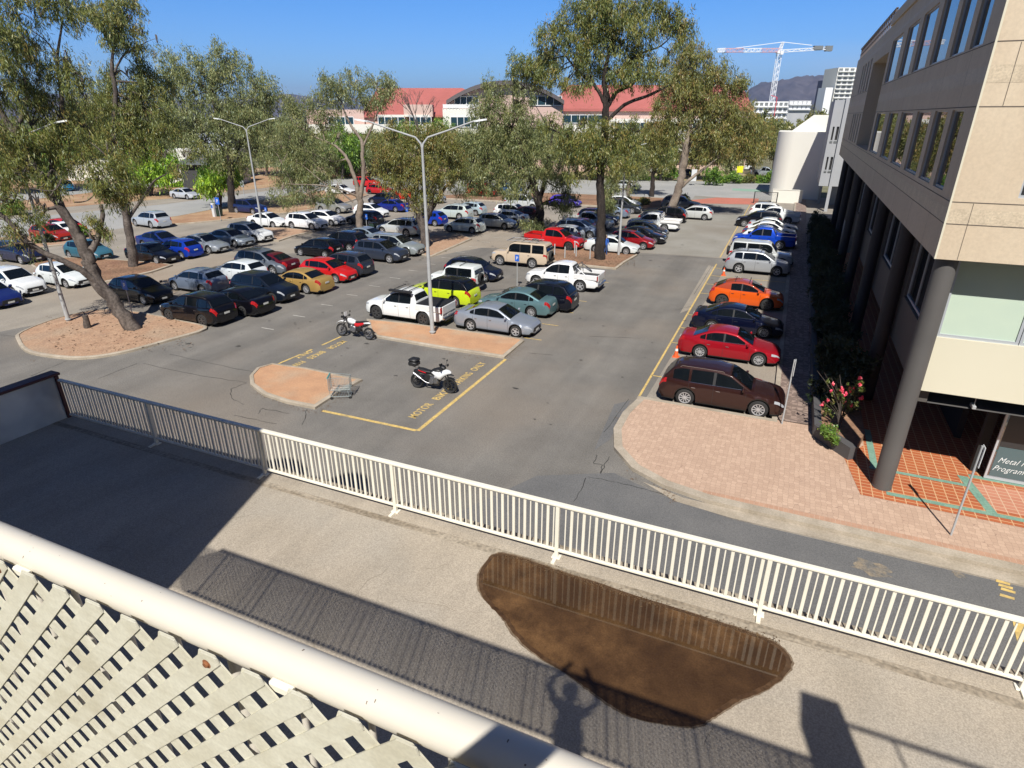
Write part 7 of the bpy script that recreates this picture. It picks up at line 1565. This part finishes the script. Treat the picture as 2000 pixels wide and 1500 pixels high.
# ================================================================ motorbikes, trolley, people
def motorbike(kind, wr, wf, label, lean=0):
    """wr, wf: ground points of rear and front wheel"""
    a, c = G(*wr), G(*wf); d = (c - a); L = d.length; rz = math.atan2(d.y, d.x); t = empty('motorcycle', (a + c) / 2 + Vector((0, 0, .012)), rz, label, 'motorcycle')
    t.rotation_euler = (R(lean), 0, rz); k = L / 2; white = MT['whitegloss']; bl = MT['blackplastic']
    def wh(x, r, w):
        b = MB(); b.lathe([(r - .09, -w * .4), (r - .03, -w), (r, -w * .4), (r, w * .4), (r - .03, w), (r - .09, w * .4)], (0, 0, 0), 26, 'y'); o = b.build('wheel', MT['rubber'], t, 50, (x, 0, r))
        b = MB(); b.lathe([(r - .085, -w * .42), (r - .115, -w * .3), (r - .115, w * .3), (r - .085, w * .42)], (0, 0, 0), 26, 'y')
        for j in range(10 if kind == 'adv' else 18):
            A = 2 * math.pi * j / (10 if kind == 'adv' else 18); b.bar((0, .01 * (-1) ** j, 0), (math.cos(A) * (r - .11), 0, math.sin(A) * (r - .11)), *((.022, .022) if kind == 'adv' else (.006, .006)))
        b.lathe([(.05, -.05), (.05, .05)], (0, 0, 0), 12, 'y'); b.lathe([(.145, -.055), (.145, -.05), (.08, -.05), (.08, -.055), (.145, -.055)], (0, 0, 0), 20, 'y'); b.build('rim', bl if kind == 'adv' else MT['engine'], o, 50)
    rf, rr_ = (.34, .33) if kind == 'adv' else (.35, .33)
    wh(-k, rr_, .09 if kind == 'adv' else .07); wh(k, rf, .065)
    hx, hz = k - .30, 1.02                      # steering head
    b = MB()
    for y in (-.09, .09): b.tube([(k, y, rf), (k - .13, y, rf + .34), (hx - .02, y, hz)], [.03, .028, .026], 8)
    b.build('fork', bl if kind == 'adv' else MT['engine'], t, 50)
    if kind == 'adv':
        b = MB(); b.lathe([(.37, -.07), (.385, 0), (.37, .07)], (0, 0, 0), 28, 'y'); b.v = b.v; o_ = MB(); n_k = 28; keep = [f for f in b.f if all(b.v[i][2] > .2 and b.v[i][0] < .26 for i in f)]; o_.v = [(x + k, y, z + rf) for x, y, z in b.v]; o_.f = keep; o_.m = [0] * len(keep); o_.build('front_mudguard', bl, t, 50)
    b = MB(); b.tube([(hx - .04, -.36, hz + .10), (hx - .02, -.2, hz + .12), (hx + .02, 0, hz + .06), (hx - .02, .2, hz + .12), (hx - .04, .36, hz + .10)], .013, 6)
    for y in (-1, 1): b.tube([(hx - .03, y * .26, hz + .12), (hx + .0, y * .32, hz + .3)], .007, 5); b.cbox(hx - .02, hx + .01, y * .34 - .05, y * .34 + .05, hz + .28, hz + .36, .012); b.cbox(hx + .0, hx + .06, y * .33 - .06, y * .33 + .06, hz + .05, hz + .17, .02)
    b.build('handlebar', bl, t)
    b = MB(); 
    b.cbox(-.12, .28, -.16, .16, .34, .68, .05); b.cbox(.05, .24, -.19, .19, .52, .74, .05); b.lathe([(.0, -.21), (.11, -.2), (.12, -.17)], (-.02, 0, .45), 16, 'y'); b.lathe([(.12, .17), (.11, .2), (0, .21)], (-.02, 0, .45), 16, 'y'); b.build('engine', MT['engine'], t, 40)
    b = MB(); b.cbox(.02, .42, -.13, .13, .50, .84, .05); b.cbox(-.42, .05, -.12, .12, .40, .76, .05); b.cbox(-.2, .3, -.1, .1, .24, .40, .04); b.cbox(-.95 if kind == 'adv' else -.7, -.35, -.09, .09, .70, .84, .03); b.build('engine_cover', bl, t, 40)
    b = MB(); b.tube([(hx, 0, hz - .1), (.1, .0, .78), (-.3, 0, .74), (-.45, 0, .5)], .03, 8); b.tube([(hx, 0, hz - .15), (.25, 0, .4), (-.1, 0, .3), (-.4, 0, .42)], .026, 8)
    for y in (-.07, .07): b.tube([(-.3, y, .44), (-k, y * 1.4, rr_)], .025, 8)
    b.build('frame', bl, t, 50)
    def blob(nm, secs, m, sm=50):          # loft of (x, halfwidth, z0, z1)
        b = MB(); n = 10; v = []
        for x, w, z0, z1 in secs:
            for j in range(n): A = 2 * math.pi * j / n; v.append((x, math.copysign(abs(math.cos(A)) ** .7, math.cos(A)) * w, (z0 + z1) / 2 + math.copysign(abs(math.sin(A)) ** .7, math.sin(A)) * (z1 - z0) / 2))
        K = len(secs); b.add(v, [(i * n + j, (i + 1) * n + j, (i + 1) * n + (j + 1) % n, i * n + (j + 1) % n) for i in range(K - 1) for j in range(n)] + [tuple(range(n)), tuple(range(K * n - 1, (K - 1) * n - 1, -1))]); return b.build(nm, m, t, sm)
    if kind == 'adv':
        blob('tank', [(-.12, .10, .74, .88), (.0, .18, .74, 1.0), (.2, .22, .74, 1.07), (.36, .2, .78, 1.06), (.46, .12, .82, 1.0)], bl)
        blob('fairing', [(-.02, .17, .84, .92), (.12, .23, .74, .98), (.28, .26, .58, 1.0), (.42, .245, .56, .98), (.58, .19, .74, 1.04), (.76, .12, .86, 1.02), (.86, .05, .88, .96)], white)
        blob('instrument_panel', [(.34, .12, 1.04, 1.16), (.46, .15, 1.02, 1.22), (.58, .10, 1.0, 1.16)], bl)
        blob('beak', [(.6, .10, .80, .90), (.8, .09, .80, .87), (.98, .05, .80, .83)], bl)
        blob('seat', [(-.75, .10, .88, .95), (-.55, .15, .84, .95), (-.3, .16, .80, .90), (-.1, .12, .78, .90)], bl); blob('seat_trim', [(-.7, .105, .80, .88), (-.45, .155, .77, .85), (-.3, .15, .76, .81)], MT['redgloss'])
        b = MB(); b.tube([(-.02, -.15, .34), (-.3, -.2, .40), (-.55, -.22, .56)], .03, 8); b.tube([(-.5, -.22, .53), (-.86, -.23, .74)], .062, 12); b.build('exhaust', MT['engine'], t, 50)
        b = MB(); b.cbox(-1.14, -.74, -.22, .22, 1.02, 1.20, .04); b.cbox(-1.15, -.73, -.23, .23, 1.205, 1.34, .06); b.build('top_box', bl, t, 40)
        b = MB(); b.tube([(-.6, -.1, .86), (-.85, -.12, .98), (-1.05, -.1, 1.01)], .013, 6); b.tube([(-.6, .1, .86), (-.85, .12, .98), (-1.05, .1, 1.01)], .013, 6); b.build('luggage_rack', MT['chrome'], t)
        b = MB(); b.quad((.5, -.13, 1.04), (.5, .13, 1.04), (.36, .11, 1.26), (.36, -.11, 1.26)); b.build('windshield', MT['carglass'], t)
        b = MB(); b.tube([(-.1, .12, .3), (-.2, .28, .02)], .014, 6); b.build('side_stand', bl, t)
    else:
        blob('tank', [(-.1, .09, .78, .9), (.08, .16, .72, 1.0), (.28, .17, .74, 1.06), (.42, .10, .82, 1.04)], white)
        blob('side_panel', [(-.62, .09, .78, .92), (-.3, .14, .62, .88), (-.05, .14, .60, .86)], MT['redgloss'])
        blob('front_mudguard', [(hx - .02, .07, .78, .86), (k - .02, .10, .80, .87), (k + .16, .09, .74, .80), (k + .32, .05, .62, .66)], white)
        blob('seat', [(-.82, .08, .94, 1.0), (-.5, .12, .88, .98), (-.2, .13, .82, .92), (-.02, .09, .82, .92)], bl)
        blob('headlight_cowl', [(hx + .04, .10, .92, 1.12), (hx + .14, .09, .92, 1.16), (hx + .2, .05, .96, 1.1)], bl)
        b = MB(); b.cbox(hx + .02, hx + .04, -.11, .11, 1.1, 1.34, .01); b.build('windshield', white, t)
        blob('tail', [(-.98, .06, .86, .92), (-.8, .08, .84, .95), (-.6, .09, .82, .93)], white)
        b = MB(); b.tube([(.1, -.14, .4), (-.2, -.17, .5), (-.5, -.17, .68)], .026, 8); b.tube([(-.45, -.17, .64), (-.82, -.18, .82)], .05, 12); b.build('exhaust', MT['engine'], t, 50)
        b = MB(); b.tube([(-.05, -.12, .3), (-.15, -.34, .02)], .016, 6); b.build('side_stand', MT['alloy'], t)
    return t
motorbike('adv', (816, 757), (879, 768), 'white adventure motorcycle with black top box parked near the yellow corner', -4)
motorbike('trail', (721, 664), (668, 656), 'white and red trail motorcycle leaning on its stand by the orange island', 8)
# shopping trolley
g = G(668, 775); t = empty('shopping_trolley', g, R(28), 'wire shopping trolley with teal handle left beside the half round island', 'shopping trolley')
b = MB(); W0, W1 = .24, .29
P = lambda f, s, h: Vector((-.42 + .84 * f, s * (W1 - (W1 - W0) * f), .42 + .5 * h + .08 * h * (1 - f)))
for h in np.linspace(0, 1, 7):
    b.tube([P(0, -1, h), P(1, -1, h), P(1, 1, h), P(0, 1, h), P(0, -1, h)], .006 if 0 < h < 1 else .011, 5)
for f in np.linspace(0, 1, 15):
    for s in (-1, 1): b.tube([P(f, s, 0), P(f, s, 1)], .004, 4)
    b.tube([P(f, -1, 0), P(f, 1, 0)], .004, 4)
for s in np.linspace(-1, 1, 9): b.tube([P(1, s, 0), P(1, s, 1)], .004, 4); b.tube([P(0, s, 0), P(0, s, 1)], .004, 4); b.tube([P(0, s, 0), P(1, s, 0)], .004, 4)
b.build('basket', MT['wire'], t)
b = MB()
for s in (-1, 1): b.tube([(-.44, s * .27, .98), (-.46, s * .27, .5), (-.40, s * .26, .14), (.40, s * .22, .12)], .013, 6); b.tube([(.36, s * .22, .13), (.30, s * .23, .42)], .012, 6)
b.tube([(-.4, -.26, .14), (-.4, .26, .14)], .012, 6); b.tube([(.4, -.22, .12), (.4, .22, .12)], .012, 6)
for q in np.linspace(-.35, .35, 7): b.tube([(q, -.24, .15), (q, .24, .15)], .006, 5)
b.build('frame', MT['wire'], t)
b = MB(); b.tube([(-.46, -.29, .99), (-.46, .29, .99)], .02, 8); b.cbox(-.47, -.43, -.16, .16, .93, .97, .008); b.build('handle', MT['teal'], t)
for x, y in ((-.38, -.26), (-.38, .26), (.38, -.21), (.38, .21)):
    b = MB(); b.lathe([(0, -.018), (.06, -.016), (.06, .016), (0, .018)], (x, y, .06), 14, 'y'); b.box(x - .012, x + .012, y - .024, y - .02, .06, .13); b.build('wheel', MT['rubber'], t)
# people, grown as one skinned surface each
SKN = plain('skin', (.42, .25, .17), .6)
def person(name, loc, rz, label, joints, edges, cloth, shirt_z=(.9, 1.5), hair=(.02, .015, .01)):
    me = bpy.data.meshes.new('person'); me.from_pydata([j[:3] for j in joints], edges, []); o = bpy.data.objects.new(name, me); COL.objects.link(o); o.location = loc; o.rotation_euler = (0, 0, rz)
    o.modifiers.new('s', 'SKIN'); sv = me.skin_vertices[0].data
    for i, j in enumerate(joints): sv[i].radius = (j[3], j[4] if len(j) > 4 else j[3]); sv[i].use_root = (i == 0)
    o.modifiers.new('d', 'SUBSURF').levels = 2; o.modifiers['d'].render_levels = 2
    dg = bpy.context.evaluated_depsgraph_get(); m2 = bpy.data.meshes.new_from_object(o.evaluated_get(dg)); o.modifiers.clear(); o.data = m2
    m2.materials.clear()
    for c in cloth: m2.materials.append(c[0])
    m2.materials.append(SKN); m2.polygons.foreach_set('use_smooth', [True] * len(m2.polygons))
    for p in m2.polygons:
        c = p.center; mi = len(cloth)
        for k, q in enumerate(cloth):
            if q[1](c): mi = k; break
        p.material_index = mi
    b = MB(); hd = joints[3]; rr = hd[3]
    b.lathe([(rr * 1.12, -rr * .2), (rr * 1.16, rr * .3), (rr * 1.0, rr * .85), (rr * .6, rr * 1.22), (0, rr * 1.38)], (hd[0] - .012, hd[1], hd[2]), 18); b.build('hair', plain('hair', hair, .8), o, 60)
    return tag(o, label, 'person')
J = [(0, 0, .95, .13, .16), (0, 0, 1.2, .12, .15), (.0, 0, 1.44, .06), (.02, 0, 1.62, .095), (0, .19, 1.40, .06), (0, -.19, 1.40, .06), (.02, .25, 1.12, .045), (.02, -.25, 1.12, .045), (.14, .24, .92, .035), (.14, -.24, .92, .035), (.2, .24, .86, .03), (.2, -.24, .86, .03),
     (0, .10, .88, .10), (0, -.10, .88, .10), (.02, .12, .48, .065), (.02, -.12, .48, .065), (0, .12, .08, .05), (0, -.12, .08, .05), (.14, .13, .035, .04), (.14, -.13, .035, .04), (0, 0, 1.36, .10, .14)]
Ed = [(0, 1), (1, 20), (20, 2), (2, 3), (20, 4), (20, 5), (4, 6), (5, 7), (6, 8), (7, 9), (8, 10), (9, 11), (0, 12), (0, 13), (12, 14), (13, 15), (14, 16), (15, 17), (16, 18), (17, 19)]
blue = plain('blue_shirt', (.02, .10, .42), .8); jeans = plain('blue_trousers', (.03, .07, .20), .85)
g = G(1182, 499); person('person', g, R(70), 'person in blue shirt and trousers standing beside the white sedan by the big tree', J, Ed, [(blue, lambda c: .93 < c.z < 1.47 and (abs(c.y) < .30)), (jeans, lambda c: .07 <= c.z <= .93 and c.x < .13), (MT['blackplastic'], lambda c: c.z < .07)], hair=(.25, .18, .12))
# the photographer, standing on the balcony behind the rail with both arms raised; only the shadow is in the picture
J2 = [(0, 0, .95, .14, .17), (0, 0, 1.2, .13, .17), (0, 0, 1.46, .06), (.03, 0, 1.64, .10), (0, .2, 1.42, .06), (0, -.2, 1.42, .06), (.16, .34, 1.50, .045), (.16, -.34, 1.50, .045), (.33, .12, 1.74, .035), (.33, -.12, 1.74, .035), (.36, .08, 1.78, .035), (.36, -.08, 1.78, .035)] + J[12:]
J2[20] = (0, 0, 1.38, .11, .15)
person('person', (.16, -.40, 9.30), R(90), 'person in dark clothes on the balcony holding a phone up with both hands', J2, Ed, [(MT['blackplastic'], lambda c: c.z < 1.5)])
